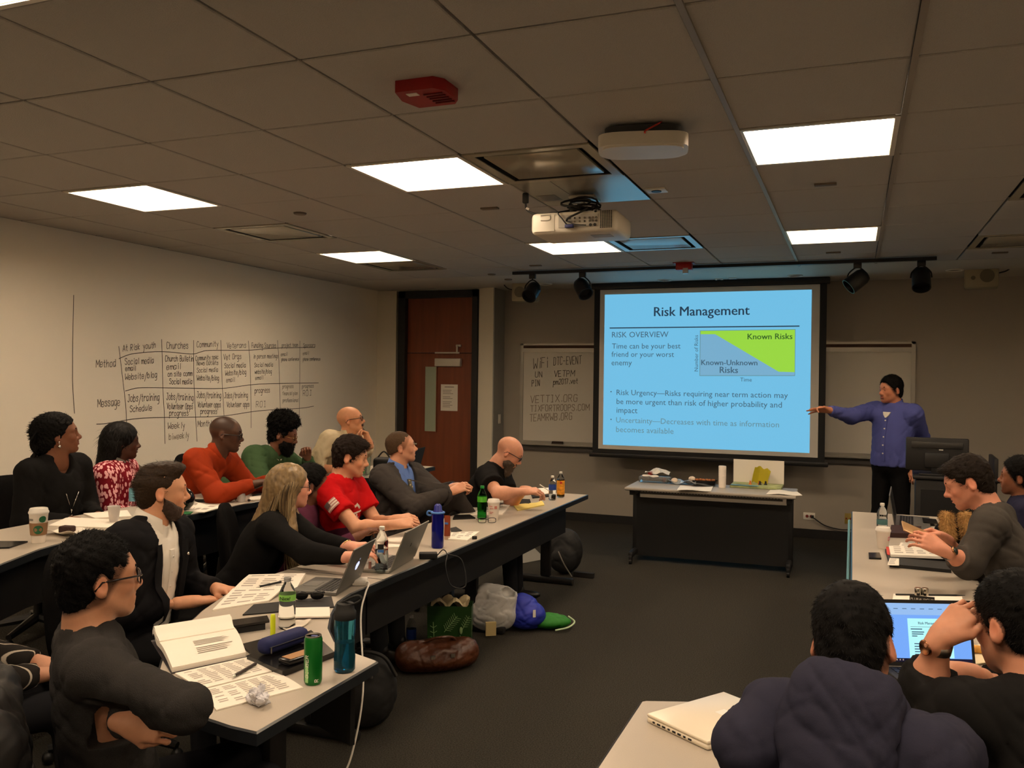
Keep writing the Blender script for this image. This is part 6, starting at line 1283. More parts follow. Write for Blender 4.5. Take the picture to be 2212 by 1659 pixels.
for i, t_ in enumerate('GINGER'):
    mb2 = MB(); scribble(mb2, t_, (0, 0, 0), (.011, 0, 0), .011, .0018, (0, 0, 1), (0, 1, 0), 0.); mb = MB(); mb.add([around_can(.0296, -.5 - (y_ - .005) / .029, .025 + i * .0125 + x_) for x_, y_, z_ in mb2.v], mb2.f); mb.build('can_lettering', m_cap, can, smooth=False)
mb2 = MB(); scribble(mb2, 'R', (0, 0, 0), (.009, 0, 0), .011, .0022, (0, 0, 1), (0, 1, 0), 0.); mb = MB(); mb.add([around_can(.0296, .62 - (y_ - .005) / .029, .012 + x_) for x_, y_, z_ in mb2.v], mb2.f); mb.build('can_lettering', m_cap, can, smooth=False)
# teal sports bottle
tb = thing('water_bottle', 'translucent teal water bottle with a black loop lid at the desk corner', 'bottle', onz(744, 1449, DZ)); m_teal = M('teal_plastic', (70, 160, 185), .08, trans=.9, ior=1.25)
MB().lathe([(.001, .006), (.03, .0), (.036, .008), (.036, .05), (.0335, .075), (.0335, .12), (.036, .135), (.036, .178), (.034, .185)], n=28).build('bottle_wall', m_teal, tb, 60)
MB().lathe([(.001, .009), (.03, .009), (.0325, .016), (.0325, .1), (.001, .1)], n=24).build('drink', M('teal_water', (30, 120, 170), .03, trans=.85, ior=1.25), tb, 60)
MB().lathe([(.036, .176), (.037, .178), (.037, .2), (.032, .206), (.028, .228), (.001, .23)], n=24).build('lid', m_mbk, tb, 50)
MB().tube(spline([(-.022, 0, .226), (.0, 0, .234), (.03, 0, .228), (.062, 0, .246), (.055, 0, .258), (.03, 0, .252), (.0, 0, .235)], 6), .004, 8).build('loop_handle', m_mbk, tb)
# tablet folder with pencil case and power bank
q = sheet('tablet_case', 'flat black case under the blue pencil pouch', 'case', [(533, 1428), (672, 1372), (722, 1420), (610, 1463)], DZ, m_bk, .02)
sheet('tablet', 'black tablet with a blank screen under the yellow highlighter', 'tablet', [(520, 1396), (592, 1378), (606, 1392), (545, 1418)], DZ, m_bk, .008)
a, b = onz(568, 1418, DZ + .0225), onz(662, 1385, DZ + .0225); c = (a + b) / 2; d = b - a; l = np.linalg.norm(d); pc = thing('pencil_pouch', 'navy blue zipped pencil pouch on the black case', 'pouch', c, math.atan2(d[1], d[0])); m_navy = M('pouch_navy', (20, 27, 76), .8, bump=.2, bscale=600)
MB().rbox((0, .01, .028), (l, .062, .054), .022, seg=4).build('pouch_body', m_navy, pc, True); MB().tube([(-l / 2 + .01, -.023, .03), (l / 2 - .01, -.023, .03)], .0025, 6).build('zip', M('zip_dark', (16, 18, 40), .5), pc); MB().rbox((-l / 2 + .015, -.025, .02), (.004, .004, .022), .001).build('zip_pull', m_metal, pc)
a, b = onz(612, 1436, DZ + .0225), onz(672, 1416, DZ + .0225); c = (a + b) / 2; d = b - a; pb = thing('power_bank', 'flat gold and black power bank on the black case', 'power bank', c, math.atan2(d[1], d[0])); MB().rbox((0, 0, .009), (np.linalg.norm(d), .055, .018), .005).build('casing', m_bk, pb); MB().box((.005, .002, .0185), (np.linalg.norm(d) * .85, .045, .002)).build('gold_face', M('gold_face', (176, 132, 90), .4, metal=.5), pb, smooth=False)
o = thing('highlighter', 'yellow highlighter standing upright behind the blue pouch', 'highlighter', onz(589, 1392, DZ + .009)); MB().cyl((0, 0, 0), (0, 0, .03), .009).build('foot_cap', M('highlighter_grey', (120, 124, 90), .5), o); MB().lathe([(.0095, .03), (.0095, .098), (.0082, .108), (.007, .11), (.001, .1105)], n=16).build('barrel', M('highlighter_yellow', (216, 226, 40), .4), o)
o = sheet('charging_case', 'small black case propping up a smartphone', 'case', [(508, 1356), (571, 1346), (573, 1360), (511, 1369)], DZ, m_mbk, .022)
sheet('smartphone', 'smartphone lying tilted on a small black case', 'phone', [(491, 1345), (577, 1334), (582, 1345), (497, 1358)], DZ + .026, m_bk, .009)
sheet('paper_napkin', 'torn white napkin beside the clear water bottle', 'napkin', [(611, 1362), (651, 1343), (672, 1345), (626, 1372)], DZ, M('napkin', (226, 214, 198), .9), .003, lambda u, v: .006 * math.sin(7 * u) * math.sin(4 * v + 1) + .008, n=9)
b1 = pet('water_bottle', 'clear ribbed water bottle with a green label on the curved desk', 620, 1357, DZ, .2, .0325, M('cap_clear', (206, 206, 204), .2, trans=.6), M('label_green', (128, 190, 84), .5), lab=(.56, .68))
dv = -F_[:2] / np.linalg.norm(F_[:2]); lettering('Nice!', V(*(dv * .0345), .118) - R_ * .02 * V(1, 1, 0), V(*(dv * .0345), .118) + R_ * .02 * V(1, 1, 0), (0, 0, 1), M('label_dark', (40, 60, 40), .6), b1, True, 'label_text')
# spiral notebook
sheet('spiral_notebook', 'open spiral-bound workbook with printed pages before the man in the black suit', 'notebook', [(538, 1247), (660, 1244), (640, 1279), (503, 1280)], DZ, m_paper, .014, lambda u, v: .004 * math.sin(math.pi * v), 3, 3)
o = sheet('notebook_page', 'lower page of the spiral workbook, lifted at its corner', 'paper', [(503, 1283), (612, 1282), (580, 1300), (459, 1320)], DZ, m_paper, .006, lambda u, v: .02 * v, 3, 3)
sp_ = thing('spiral_binding', 'grey wire spiral between the open workbook pages', 'binding', onz(560, 1282, DZ)); a, b = onz(503, 1282, DZ) - onz(560, 1282, DZ), onz(630, 1281, DZ) - onz(560, 1282, DZ); mb = MB(); mb.tube([a + (b - a) * i / 240 + V(0, .008 * math.cos(i * 1.0), .016 + .008 * math.sin(i * 1.0)) for i in range(241)], .0014, 5); mb.build('wire', M('wire_grey', (110, 104, 120), .4, metal=.4), sp_)
rod('pen', 'black and white pen lying on the spiral workbook', 'pen', (607, 1259), (553, 1271), DZ + .02, .0048, m_mbk, m_cap)
sheet('black_folder', 'flat black folder below the spiral workbook', 'folder', [(548, 1308), (716, 1290), (722, 1313), (524, 1330)], DZ, m_mbk, .005)
sheet('name_card', 'long white folded card behind the teal water bottle', 'card', [(603, 1316), (712, 1314), (713, 1334), (601, 1336)], DZ + .006, m_paper, .006)
o = thing('sunglasses', 'black folded sunglasses beside the open laptop', 'sunglasses', onz(668, 1296, DZ + .006), .5)
mb = MB()
for s_ in (-1, 1): mb.sphere((s_ * .034, 0, .02), (.03, .006, .02), 12)
mb.build('lens', m_bk, o); MB().tube([(-.066, 0, .03), (-.06, .05, .018), (.05, .055, .012)], .003, 6).tube([(.066, 0, .03), (.06, .06, .02), (-.05, .065, .012)], .003, 6).tube([(-.006, 0, .026), (.006, 0, .026)], .003, 6).build('frame', m_bk, o)
# ---- laptops
def laptop(lb, hinge_a, hinge_b, depth, tilt, z, mat, lid_extra=None, screen=None, keym=None, th=.016, side=1, name='laptop'):
    """hinge_a -> hinge_b on the desk; the keyboard lies on side*left of that line"""
    a, b = np.asarray(hinge_a, float), np.asarray(hinge_b, float); c = (a + b) / 2; d = b - a; w = np.linalg.norm(d); o = thing(name, lb, 'laptop', c, math.atan2(d[1], d[0]))
    MB().rbox((0, side * depth / 2, th / 2), (w, depth, th), .004).build('base', mat, o)
    k = MB()
    nr, ncl = 5, 13
    for i in range(nr):
        for j in range(ncl): k.box((-w * .43 + w * .86 * (j + .5) / ncl, side * depth * (.1 + .42 * (i + .5) / nr), th + .0012), (w * .86 / ncl * .84, depth * .42 / nr * .8, .0024))
    k.build('keys', keym or m_keys, o, smooth=False, kind='stuff')
    MB().box((0, side * depth * .76, th + .0006), (w * .34, depth * .3, .0012)).build('touchpad', mat, o, smooth=False)
    ca, sa = math.cos(tilt), math.sin(tilt); n = V(0, -side * sa * -1, 0)
    def lp_(x, h, off): return V(x, side * h * ca + side * off * sa, th + h * sa - off * ca)
    L_ = depth * .97; P = [lp_(x, h, off) for off in (0, -.006) for (x, h) in ((-w / 2, 0), (w / 2, 0), (w / 2, L_), (-w / 2, L_))]
    ld = MB().add(P, [(0, 1, 2, 3), (4, 7, 6, 5), (0, 4, 5, 1), (1, 5, 6, 2), (2, 6, 7, 3), (3, 7, 4, 0)]).build('screen_lid', mat, o, smooth=False)
    P = [lp_(x, h, .0006) for (x, h) in ((-w * .47, .015), (w * .47, .015), (w * .47, L_ - .012), (-w * .47, L_ - .012))]; MB().add(P, [(0, 1, 2, 3)]).build('display', screen or m_bk, ld, smooth=False)
    return o, ld, lambda x, h, off=-.0068: lp_(x, h, off), w, L_
o, ld, lp_, w, L_ = laptop('silver laptop with a glowing emblem on its lid, near the blond woman', onz(726, 1288, DZ), onz(774, 1258, DZ), .22, math.radians(112), DZ, m_silver, side=1, keym=m_keys)
fr_ = MB(); cx_, cz_ = 0, L_ * .5
pts = [(cx_ + .02 * math.cos(t) * (1 + .12 * math.sin(3 * t)), cz_ + .022 * math.sin(t)) for t in [2 * math.pi * i / 16 for i in range(16)]]; fr_.add([lp_(x, h) for x, h in pts], [tuple(range(16))]); fr_.add([lp_(x, h) for x, h in ((.002, cz_ + .026), (.012, cz_ + .038), (.004, cz_ + .034))], [(0, 1, 2)]); fr_.build('lid_emblem', M('lit_emblem', (220, 225, 255), .5, emit=1.2, ecol=(200, 210, 255)), ld, smooth=False)
o, ld, lp_, w, L_ = laptop('grey metal laptop seen from behind its lid, next to the labelled water bottle', onz(841, 1240, DZ), onz(894, 1207, DZ), .22, math.radians(112), DZ, M('laptop_platinum', (134, 132, 124), .45, metal=.6), side=1)
mb = MB()
for i, (x, h) in enumerate([(-.008, -.012), (.001, -.012), (-.008, -.002), (.001, -.002)]): mb.add([lp_(x + dx, L_ * .52 + h + dh) for dx, dh in ((0, 0), (.008, .002), (.008, .011), (0, .009))], [(0, 1, 2, 3)])
mb.build('lid_emblem', m_mbk, ld, smooth=False)
cb = thing('laptop_charger', 'white square laptop charger brick with cable by the desk edge', 'charger', onz(776, 1262, DZ), .4); MB().rbox((0, 0, .014), (.075, .075, .028), .008).build('brick', m_cap, cb)
e0 = onz(795, 1264, DZ) - onz(776, 1262, DZ); Rm = rotz(-.4)
def lc(p): return Rm @ (np.asarray(p) - onz(776, 1262, DZ))
MB().tube(spline([(.036, 0, .014)] + [lc(p) for p in (onz(797, 1262, DZ + .012), V(-2.095, 3.5, .72), V(-2.08, 3.44, .62), V(-1.98, 3.3, .35), V(-1.97, 3.2, .12), V(-2.0, 3.15, .01))], 8), .0042, 8).build('cable', m_cap, cb)
MB().tube(spline([(-.036, 0, .01), (-.1, .05, .004), (-.16, .0, .004), (-.1, -.05, .005), (-.2, .03, .004), (-.14, .06, .008), (-.06, .02, .006)], 6), .0022, 6).build('thin_cable', m_cap, cb)
b2 = pet('water_bottle', 'clear water bottle with a black and blue label between two laptops', 824, 1237, DZ, .235, .0335, m_cap, None, (.5, m_water), lab=(.3, .6))
def wrap(o, r, a0, a1, z0, z1, mat, name):
    t0 = math.atan2(-F_[1], -F_[0]); MB().grid(lambda u, v: V(r * math.cos(t0 + a0 + (a1 - a0) * u), r * math.sin(t0 + a0 + (a1 - a0) * u), z0 + (z1 - z0) * v), 8, 1).build(name, mat, o)
wrap(b2, .0342, -.5, .45, .125, .15, m_mbk, 'label_patch'); wrap(b2, .0342, -.5, .45, .108, .122, M('label_blue', (60, 110, 180), .5), 'label_stripe')
o = thing('lipstick', 'pink lipstick tube standing by the labelled water bottle', 'lipstick', onz(799, 1235, DZ)); MB().lathe([(.008, 0), (.008, .03), (.0075, .031), (.0075, .052), (.001, .053)], n=14).build('tube', M('rose_metal', (190, 140, 130), .3, metal=.5), o)
sheet('pink_notepad', 'pale pink notepad under the lipstick tube', 'notepad', [(790, 1204), (845, 1198), (838, 1226), (778, 1232)], DZ, M('pale_pink', (206, 176, 172), .8), .004)
sheet('paper_sheet', 'white sheets behind the grey laptop near the folded hands', 'paper', [(810, 1165), (885, 1162), (880, 1182), (800, 1186)], DZ, m_paper, .006)
# dark blue bottle
bb = thing('water_bottle', 'dark blue water bottle with a light blue strap', 'bottle', onz(945, 1183, DZ)); m_cob = M('cobalt_plastic', (24, 28, 130), .12, trans=.35, ior=1.3)
MB().lathe([(.001, .004), (.031, 0), (.036, .008), (.036, .13), (.034, .16), (.036, .19), (.036, .2)], n=26).build('bottle_wall', m_cob, bb, 60); MB().lathe([(.036, .2), (.03, .212), (.024, .22), (.022, .245), (.012, .255), (.001, .256)], n=22).build('lid', M('cobalt_lid', (26, 32, 120), .35), bb, 60)
MB().torus((0, 0, .206), .036, .006, 22, 8).tube(spline([(-.034, 0, .206), (-.06, -.005, .21), (-.066, -.005, .192), (-.05, 0, .186), (-.036, 0, .19)], 5), .006, 6).build('strap', M('strap_sky', (70, 120, 190), .5), bb)
lt_ = thing('lotion_tube', 'brown lotion tube standing on its cap behind the dark blue bottle', 'tube', onz(966, 1165, DZ)); MB().lathe([(.018, 0), (.018, .022), (.001, .022)], n=16).build('cap', M('lotion_cap', (196, 170, 150), .4), lt_, 50)
MB().add([(.02 * math.cos(t) * (1 - .0 * v) + 0, .02 * math.sin(t) * (1 - .9 * v), .022 + .125 * v) for v in (0, .25, .5, .75, 1) for t in [2 * math.pi * i / 16 for i in range(16)]], [(j * 16 + i, j * 16 + (i + 1) % 16, (j + 1) * 16 + (i + 1) % 16, (j + 1) * 16 + i) for j in range(4) for i in range(16)]).build('tube_body', M('lotion_brown', (120, 52, 26), .35), lt_, True)
MB().box((0, -.014, .1), (.024, .004, .012)).build('tube_print', M('label_blue', (60, 110, 180), .5), lt_, smooth=False)
o = thing('charger_box', 'small black charger box at the desk edge with a looping cable', 'charger', onz(925, 1206, DZ), .5); MB().rbox((0, 0, .016), (.1, .06, .032), .006).build('box', m_mbk, o)
MB().tube(spline([(.05, .0, .016), (.08, -.02, .05), (.1, -.06, .03), (.09, -.12, -.02), (.12, -.13, -.12), (.2, -.1, -.13), (.18, -.06, .0), (.1, -.04, .03)], 8), .003, 6).build('cable', m_mbk, o)
sheet('paper_stack', 'stapled white handout with a black clip, by the dark blue bottle', 'paper', [(975, 1153), (1036, 1151), (1010, 1170), (968, 1167)], DZ, m_paper, .01, None, 2, 3)
o = MB().rbox((0, 0, .01), (.03, .012, .02), .003).build('binder_clip', m_mbk, loc=onz(1025, 1165, DZ), rz=.6); tag(o, 'small black binder clip on the handout edge', 'clip')
sheet('black_pad', 'thin black sleeve beside the lotion tube', 'sleeve', [(972, 1142), (985, 1139), (998, 1147), (975, 1151)], DZ, m_mbk, .004)
sheet('smartphone', 'black smartphone lying beside the green soda bottle', 'phone', [(982, 1115), (1015, 1114), (1027, 1121), (978, 1123)], DZ, m_bk, .01)
gb = pet('soda_bottle', 'green soda bottle with a green cap beside the coffee cup', 1041, 1121, DZ, .235, .034, M('cap_green', (20, 120, 50), .4), M('label_soda', (70, 160, 40), .4), (.62, M('soda_green', (120, 200, 130), .03, trans=.8, ior=1.2)), lab=(.52, .68), body=M('green_plastic', (90, 200, 110), .05, trans=1., ior=1.15))
def cup(lb, px, py, z, h, r0, r1, mat, lidm=None, name='coffee_cup', group=None, lid=True, n=28):
    o = thing(name, lb, 'cup', onz(px, py, z), 0, group); MB().lathe([(.001, .004), (r0 * .95, .0), (r0, .004), (r1, h - .004), (r1 * 1.04, h), (r1 * .97, h - .002), (r0 * .93, .008), (.001, .008)], n=n).build('cup_wall', mat, o, 60)
    if lid: MB().lathe([(r1 * 1.05, h - .006), (r1 * 1.07, h), (r1 * 1.05, h + .004), (r1 * .98, h + .008), (r1 * .94, h + .018), (r1 * .88, h + .02), (r1 * .84, h + .014), (.001, h + .014)], n=n).build('lid', lidm or m_cap, o, 60)
    return o
m_foam = M('foam_white', (224, 214, 202), .6)
c1 = cup('white foam coffee cup with faint red print beside the green soda bottle', 1066, 1124, DZ, .13, .031, .043, m_foam)
rsm = M('print_rose', (190, 120, 110), .7)
for z_ in (.05, .06, .085, .1): wrap(c1, .0345 + z_ * .085, -.9 + .2 * rng.random(), -.3 + .5 * rng.random(), z_, z_ + .005, rsm, 'cup_print')
wrap(c1, .0435, .15, .6, .085, .105, rsm, 'cup_print')
o = thing('eyeglasses', 'black eyeglasses lying open on the desk before the soda bottle', 'glasses', onz(1052, 1130, DZ), .5)
mb = MB()
for s_ in (-1, 1): mb.tube([(s_ * .034 + .027 * math.copysign(abs(math.cos(t)) ** .6, math.cos(t)), 0, .019 + .017 * math.copysign(abs(math.sin(t)) ** .6, math.sin(t))) for t in [2 * math.pi * i / 20 for i in range(21)]], .0022, 6, False)
mb.tube([(-.008, 0, .024), (.008, 0, .024)], .002, 6); mb.build('rims', m_bframe, o)
for s_ in (-1, 1): MB().tube([(s_ * .062, 0, .028), (s_ * .066, .09, .01), (s_ * .062, .13, .003)], .0022, 6).build('temple', m_bframe, o)
sheet('paper_stack', 'white paper stack under the foam cup and soda bottle', 'paper', [(1018, 1094), (1108, 1086), (1086, 1112), (990, 1113)], DZ, m_paper, .008, None, 3, 2)
o = thing('pocket_case', 'black folded pocket case standing open before the writing man', 'case', onz(1130, 1088, DZ), .2); MB().box((0, .02, .02), (.11, .006, .05), rotx(.9)).box((0, -.02, .018), (.11, .006, .05), rotx(-.9)).build('flaps', m_mbk, o, smooth=False)
sheet('legal_pad', 'yellow legal pad with a curled page', 'notepad', [(1108, 1092), (1165, 1087), (1176, 1092), (1118, 1104)], DZ, M('legal_yellow', (226, 206, 116), .75), .008, lambda u, v: .02 * max(0, u - .75) * 4 * math.sin(math.pi * v))
sheet('black_notebook', 'black notebook with a white page before the writing man', 'notebook', [(1146, 1066), (1190, 1064), (1194, 1073), (1150, 1077)], DZ, m_mbk, .01)
sheet('white_notepad', 'small white notepad by the small clear water bottle', 'notepad', [(1160, 1060), (1190, 1058), (1192, 1066), (1164, 1070)], DZ + .0105, m_paper, .006, lambda u, v: .015 * v)
a, b = dep(1166, 1047, 6.38), dep(1186, 1060, 6.36); o = MB().tube([V(0, 0, 0), b - a], [.0045, .0035], 8).build('pen', m_cap, loc=a); tag(o, 'white pen held by the bald man over his notebook', 'pen')
pet('water_bottle', 'small clear water bottle with a blue label at the far desk end', 1193, 1080, DZ, .2, .031, m_cap, M('label_deep_blue', (40, 70, 150), .5), lab=(.42, .64))
jb = pet('juice_bottle', 'orange juice bottle with a fruit label at the far desk end', 1211, 1074, DZ, .215, .033, m_cap, M('label_orange', (226, 150, 40), .5, var=.35, vscale=40), (.7, M('juice', (200, 150, 40), .1, trans=.5)), lab=(.12, .66))
wrap(jb, .0336, -.3, .3, .115, .135, M('print_red', (190, 50, 40), .6), 'label_mark')
# ---- rear-row desk
sc_ = cup('tall white coffee cup with a brown sleeve and green emblem on the rear desk', 83, 1172, DZ2, .15, .031, .043, M('cup_paper', (230, 220, 206), .6))
MB().lathe([(.0355, .04), (.0366, .04), (.0415, .1), (.0405, .1)], n=28).build('sleeve', M('kraft_sleeve', (138, 104, 72), .8), sc_, 60)
t0 = math.atan2(-F_[1], -F_[0]); m_em = M('emblem_green', (30, 90, 56), .6)
def disc(o, ac, zc, rz_, rf, mat, name): MB().add([V(rf(zc + rz_ * math.sin(t)) * math.cos(t0 + ac + rz_ * math.cos(t) / .038), rf(zc + rz_ * math.sin(t)) * math.sin(t0 + ac + rz_ * math.cos(t) / .038), zc + rz_ * math.sin(t)) for t in [2 * math.pi * i / 24 for i in range(24)]] + [V(rf(zc) * math.cos(t0 + ac), rf(zc) * math.sin(t0 + ac), zc)], [(i, (i + 1) % 24, 24) for i in range(24)]).build(name, mat, o)
disc(sc_, .45, .068, .021, lambda z: .0372 + (z - .04) * .083, m_em, 'sleeve_emblem'); disc(sc_, .95, .118, .016, lambda z: .0318 + z * .084, m_em, 'cup_emblem'); wrap(sc_, .0425, -.7, -.1, .112, .122, m_print, 'cup_print')
cs = thing('snack_wrapper', 'white paper snack wrapper with a dark brownie inside, beside the tall coffee cup', 'snack', onz(145, 1155, DZ2), -.1)
MB().slab(lambda u, v: V(-.11 + .24 * u, -.06 + .12 * v, .004 + .03 * abs(v - .5) * (1 + u) + .006 * math.sin(9 * u + 3 * v)), 10, 6, .0025).build('wrapper', m_paper, cs, 40); MB().rbox((.0, .0, .028), (.07, .05, .036), .008, rotz(.3)).build('brownie', M('brownie', (50, 24, 14), .8, bump=.8, bscale=150), cs)
sheet('paper_sheet', 'white papers on the rear desk before the woman with the pendant', 'paper', [(146, 1119), (272, 1126), (262, 1143), (105, 1137)], DZ2, m_paper, .006, None, 0)
sheet('paper_sheet', 'white papers on the rear desk before the patterned blouse', 'paper', [(180, 1112), (275, 1105), (284, 1118), (205, 1122)], DZ2, m_paper, .009)
m_pcup = M('plastic_cup', (214, 206, 200), .35, trans=.25)
cup('translucent plastic cup on papers beside the patterned blouse', 246, 1126, DZ2 + .0065, .085, .024, .034, m_pcup, name='plastic_cup', lid=False)
cup('translucent plastic cup before the man in the orange shirt', 521, 1084, DZ2, .085, .024, .034, m_pcup, name='plastic_cup', lid=False)
sheet('tablet', 'black tablet on the rear desk at the edge of the view', 'tablet', [(-30, 1172), (60, 1172), (20, 1185), (-60, 1188)], DZ2, m_bk, .008)
pet('water_bottle', 'water bottle with a blue wrap half hidden behind the suited man', 288, 1093, DZ2, .16, .027, m_cap, M('label_aqua', (120, 180, 200), .5), lab=(.2, .7))
hb = thing('helmet_bag', 'glossy black bag on the rear desk behind the bearded man', 'bag', onz(392, 1104, DZ2), 0); MB().sphere((0, 0, .075), (.085, .07, .075), 18).build('bag_body', M('gloss_black2', (14, 13, 13), .18), hb, True); MB().tube(spline([(-.04, 0, .14), (0, -.02, .17), (.04, 0, .14)], 5), .006, 6).build('strap', m_mbk, hb)
sheet('binder', 'black binder with white sheets before the man in the orange shirt', 'binder', [(405, 1068), (515, 1066), (488, 1086), (398, 1085)], DZ2, m_mbk, .02)
sheet('paper_sheet', 'white sheets lying on the black binder', 'paper', [(408, 1065), (506, 1064), (478, 1079), (402, 1078)], DZ2 + .0205, m_paper, .008)
sheet('paper_sheet', 'loose white handouts at the edge of the rear desk', 'paper', [(402, 1090), (490, 1094), (440, 1108), (390, 1106)], DZ2, m_paper, .006, lambda u, v: .02 * math.exp(-((u - .2) / .15) ** 2) * v, 1, 3)
sheet('green_folder', 'green folder under papers near the bearded man in the suit', 'folder', [(386, 1107), (420, 1104), (412, 1111), (380, 1115)], DZ2, M('folder_green', (20, 96, 46), .6), .006)
for (x, y, c_, lb) in [(510, 1082, (226, 220, 210), 'small white ball beside the plastic cup'), (538, 1083, (40, 26, 20), 'small dark chocolate by the plastic cup')]:
    o = MB().sphere((0, 0, .008), (.011 if c_[0] < 100 else .008, .009, .008), 10).build('candy', M('candy_%d' % c_[0], c_, .5), loc=onz(x, y, DZ2), smooth=True); tag(o, lb, 'candy')
sheet('tablet', 'black tablet in front of the orange-sleeved hands', 'tablet', [(540, 1064), (600, 1056), (612, 1062), (545, 1072)], DZ2, m_bk, .012)
sheet('paper_sheet', 'white sheet near the blond hair on the rear desk', 'paper', [(540, 1074), (580, 1070), (575, 1079), (538, 1081)], DZ2, m_paper, .003)
rod('pen', 'white pen beside the orange sleeve', 'pen', (496, 1064), (502, 1056), DZ2 + .04, .004, m_cap)
sheet('ring_binder', 'thick white ring binder lying open at an angle on the rear desk', 'binder', [(668, 1034), (712, 1018), (720, 1026), (672, 1042)], DZ2, m_paper, .035)
bgb = thing('laptop_bag', 'black laptop bag standing at the edge of the rear desk', 'bag', onz(690, 1052, DZ2 - .0), .4); MB().rbox((0, 0, .03), (.2, .1, .06), .02).build('bag_body', m_mbk, bgb, True); MB().tube(spline([(-.05, -.05, .05), (0, -.07, .07), (.05, -.05, .05)], 5), .005, 6).build('handle', m_mbk, bgb)
tmb = cup('tall clear tumbler with green leaf print and straw on the rear desk', 790, 1027, DZ2, .17, .034, .045, M('tumbler', (214, 224, 214), .08, trans=.85, ior=1.15), name='tumbler', lid=True); MB().tube([(0, 0, .02), (.015, 0, .26)], .0045, 8).build('straw', M('straw_green', (40, 110, 66), .4), tmb)
wrap(tmb, .046, -.35, .0, .02, .13, M('leaf_green', (70, 130, 80), .6), 'leaf_print')
cam_ = thing('camera_bag', 'black camera bag behind the clear tumbler', 'bag', onz(826, 1024, DZ2), .3); MB().rbox((0, .05, .07), (.17, .13, .14), .03, seg=3).build('bag_body', m_mbk, cam_, True); MB().tube(spline([(-.06, .05, .13), (0, .05, .19), (.06, .05, .13)], 6), .007, 6).build('strap', m_mbk, cam_)
ck_ = MB().tube(spline([V(0, 0, .0), V(-.02, .02, .15), V(.08, .05, .2), V(.28, .1, .12), V(.4, .12, .05), V(.46, .1, .005)], 8), .0045, 8).build('white_cable', m_cap, loc=onz(668, 1030, DZ2)); tag(ck_, 'white charging cable arching over the rear desk', 'cable')
o, ld, lp_, w, L_ = laptop('dark laptop open at the far end of the rear desk', onz(835, 1024, DZ2) + V(.1, .2, 0), onz(862, 1016, DZ2) + V(.1, .2, 0), .2, math.radians(105), DZ2, m_mbk, side=1)
# ---- desk across the aisle
pet('water_bottle', 'clear water bottle behind the foam cup with pink letters', 1905, 1158, DZ, .215, .033, m_cap, M('label_teal', (70, 110, 110), .5), lab=(.36, .5))
dd = cup('white foam cup with pink letters beside the notebook stack', 1907, 1184, DZ, .108, .03, .042, m_foam)
t0 = math.atan2(-F_[1], -F_[0])
for i, t_ in enumerate('DD'):
    me = type_mesh(t_); nvt = len(me.vertices); a_ = np.zeros(nvt * 3); me.vertices.foreach_get('co', a_); a_ = a_.reshape(-1, 3) * .034
    for k_ in (0, 1):
        pass
    ang = t0 + .35 + i * .48 + a_[:, 0] / .038; rr_ = .0302 + (.05 + a_[:, 1]) * .113 + .0006; a2 = np.stack([rr_ * np.cos(ang), rr_ * np.sin(ang), .05 + a_[:, 1]], 1); me.vertices.foreach_set('co', a2.ravel()); me.update(); me.materials.clear(); me.materials.append(M('letters_pink', (222, 60, 120), .6)); add('cup_lettering', me, dd)
sheet('smartphone', 'smartphone lying near the aisle edge of the far desk', 'phone', [(1876, 1197), (1900, 1197), (1904, 1209), (1877, 1208)], DZ, m_bk, .01)
sheet('portfolio', 'black portfolio under the young man\'s papers', 'folder', [(1912, 1192), (2040, 1205), (2055, 1238), (1922, 1225)], DZ, m_mbk, .018)
sheet('paper_stack', 'thick white notepad pages on the black portfolio', 'paper', [(1920, 1184), (2030, 1188), (2046, 1212), (1924, 1203)], DZ + .0185, m_paper, .014, lambda u, v: .01 * u, 2, 4)
sheet('red_card', 'red card edge beside the white notepad', 'card', [(1914, 1182), (1921, 1183), (1922, 1200), (1916, 1198)], DZ + .0185, M('card_red', (190, 60, 50), .7), .004)
sheet('paper_sheet', 'white sheet with handwriting beyond the notepad', 'paper', [(1946, 1173), (2010, 1178), (2004, 1190), (1940, 1184)], DZ, m_paper, .004, None, 2, 2)
sheet('paper_sheet', 'small white paper near the wrist with the watch', 'paper', [(1922, 1206), (1942, 1207), (1942, 1222), (1917, 1221)], DZ + .0187, m_paper, .002, None, 2, 1)
o, ld, lp_, w, L_ = laptop('open silver laptop at the far end of the desk across the aisle', onz(1937, 1108, DZ + .03), onz(1934, 1133, DZ + .03), .22, math.radians(100), DZ, m_silver, side=1)
o.location.z = DZ + .0; 
sheet('dark_book', 'dark hardcover book under the silver laptop', 'book', [(1925, 1143), (1990, 1146), (1990, 1163), (1921, 1161)], DZ, M('book_maroon', (46, 22, 20), .5), .03)
sheet('smartphone', 'black smartphone resting on the silver laptop keyboard', 'phone', [(1992, 1121), (2022, 1124), (2026, 1132), (1994, 1130)], DZ + .018, m_bk, .009)
hp_ = PPL[15]; sh, e, w = hp_.arms[-1]; ph = thing('smartphone', 'gold smartphone held in the young man\'s hands', 'phone', dep(1978, 1148, 4.15), 0); d_ = unit(-R_ * .8 + V(0, 0, .35)); y_ = unit(np.cross(d_, -F_ * .5 + V(0, 0, .8))); MB().rbox((0, 0, 0), (.14, .07, .009), .004, np.stack([d_, y_, np.cross(d_, y_)], 1)).build('phone_body', M('phone_gold', (176, 140, 100), .35, metal=.4), ph)
fu = thing('fur_trimmed_coat', 'dark coat with a tan fur trim heaped beside the desk across the aisle', 'coat', onz(2068, 1160, DZ)); m_fur = M('fur_tan', (170, 130, 76), .9, var=.3, vscale=60)
P0 = onz(2068, 1160, DZ); parts = []
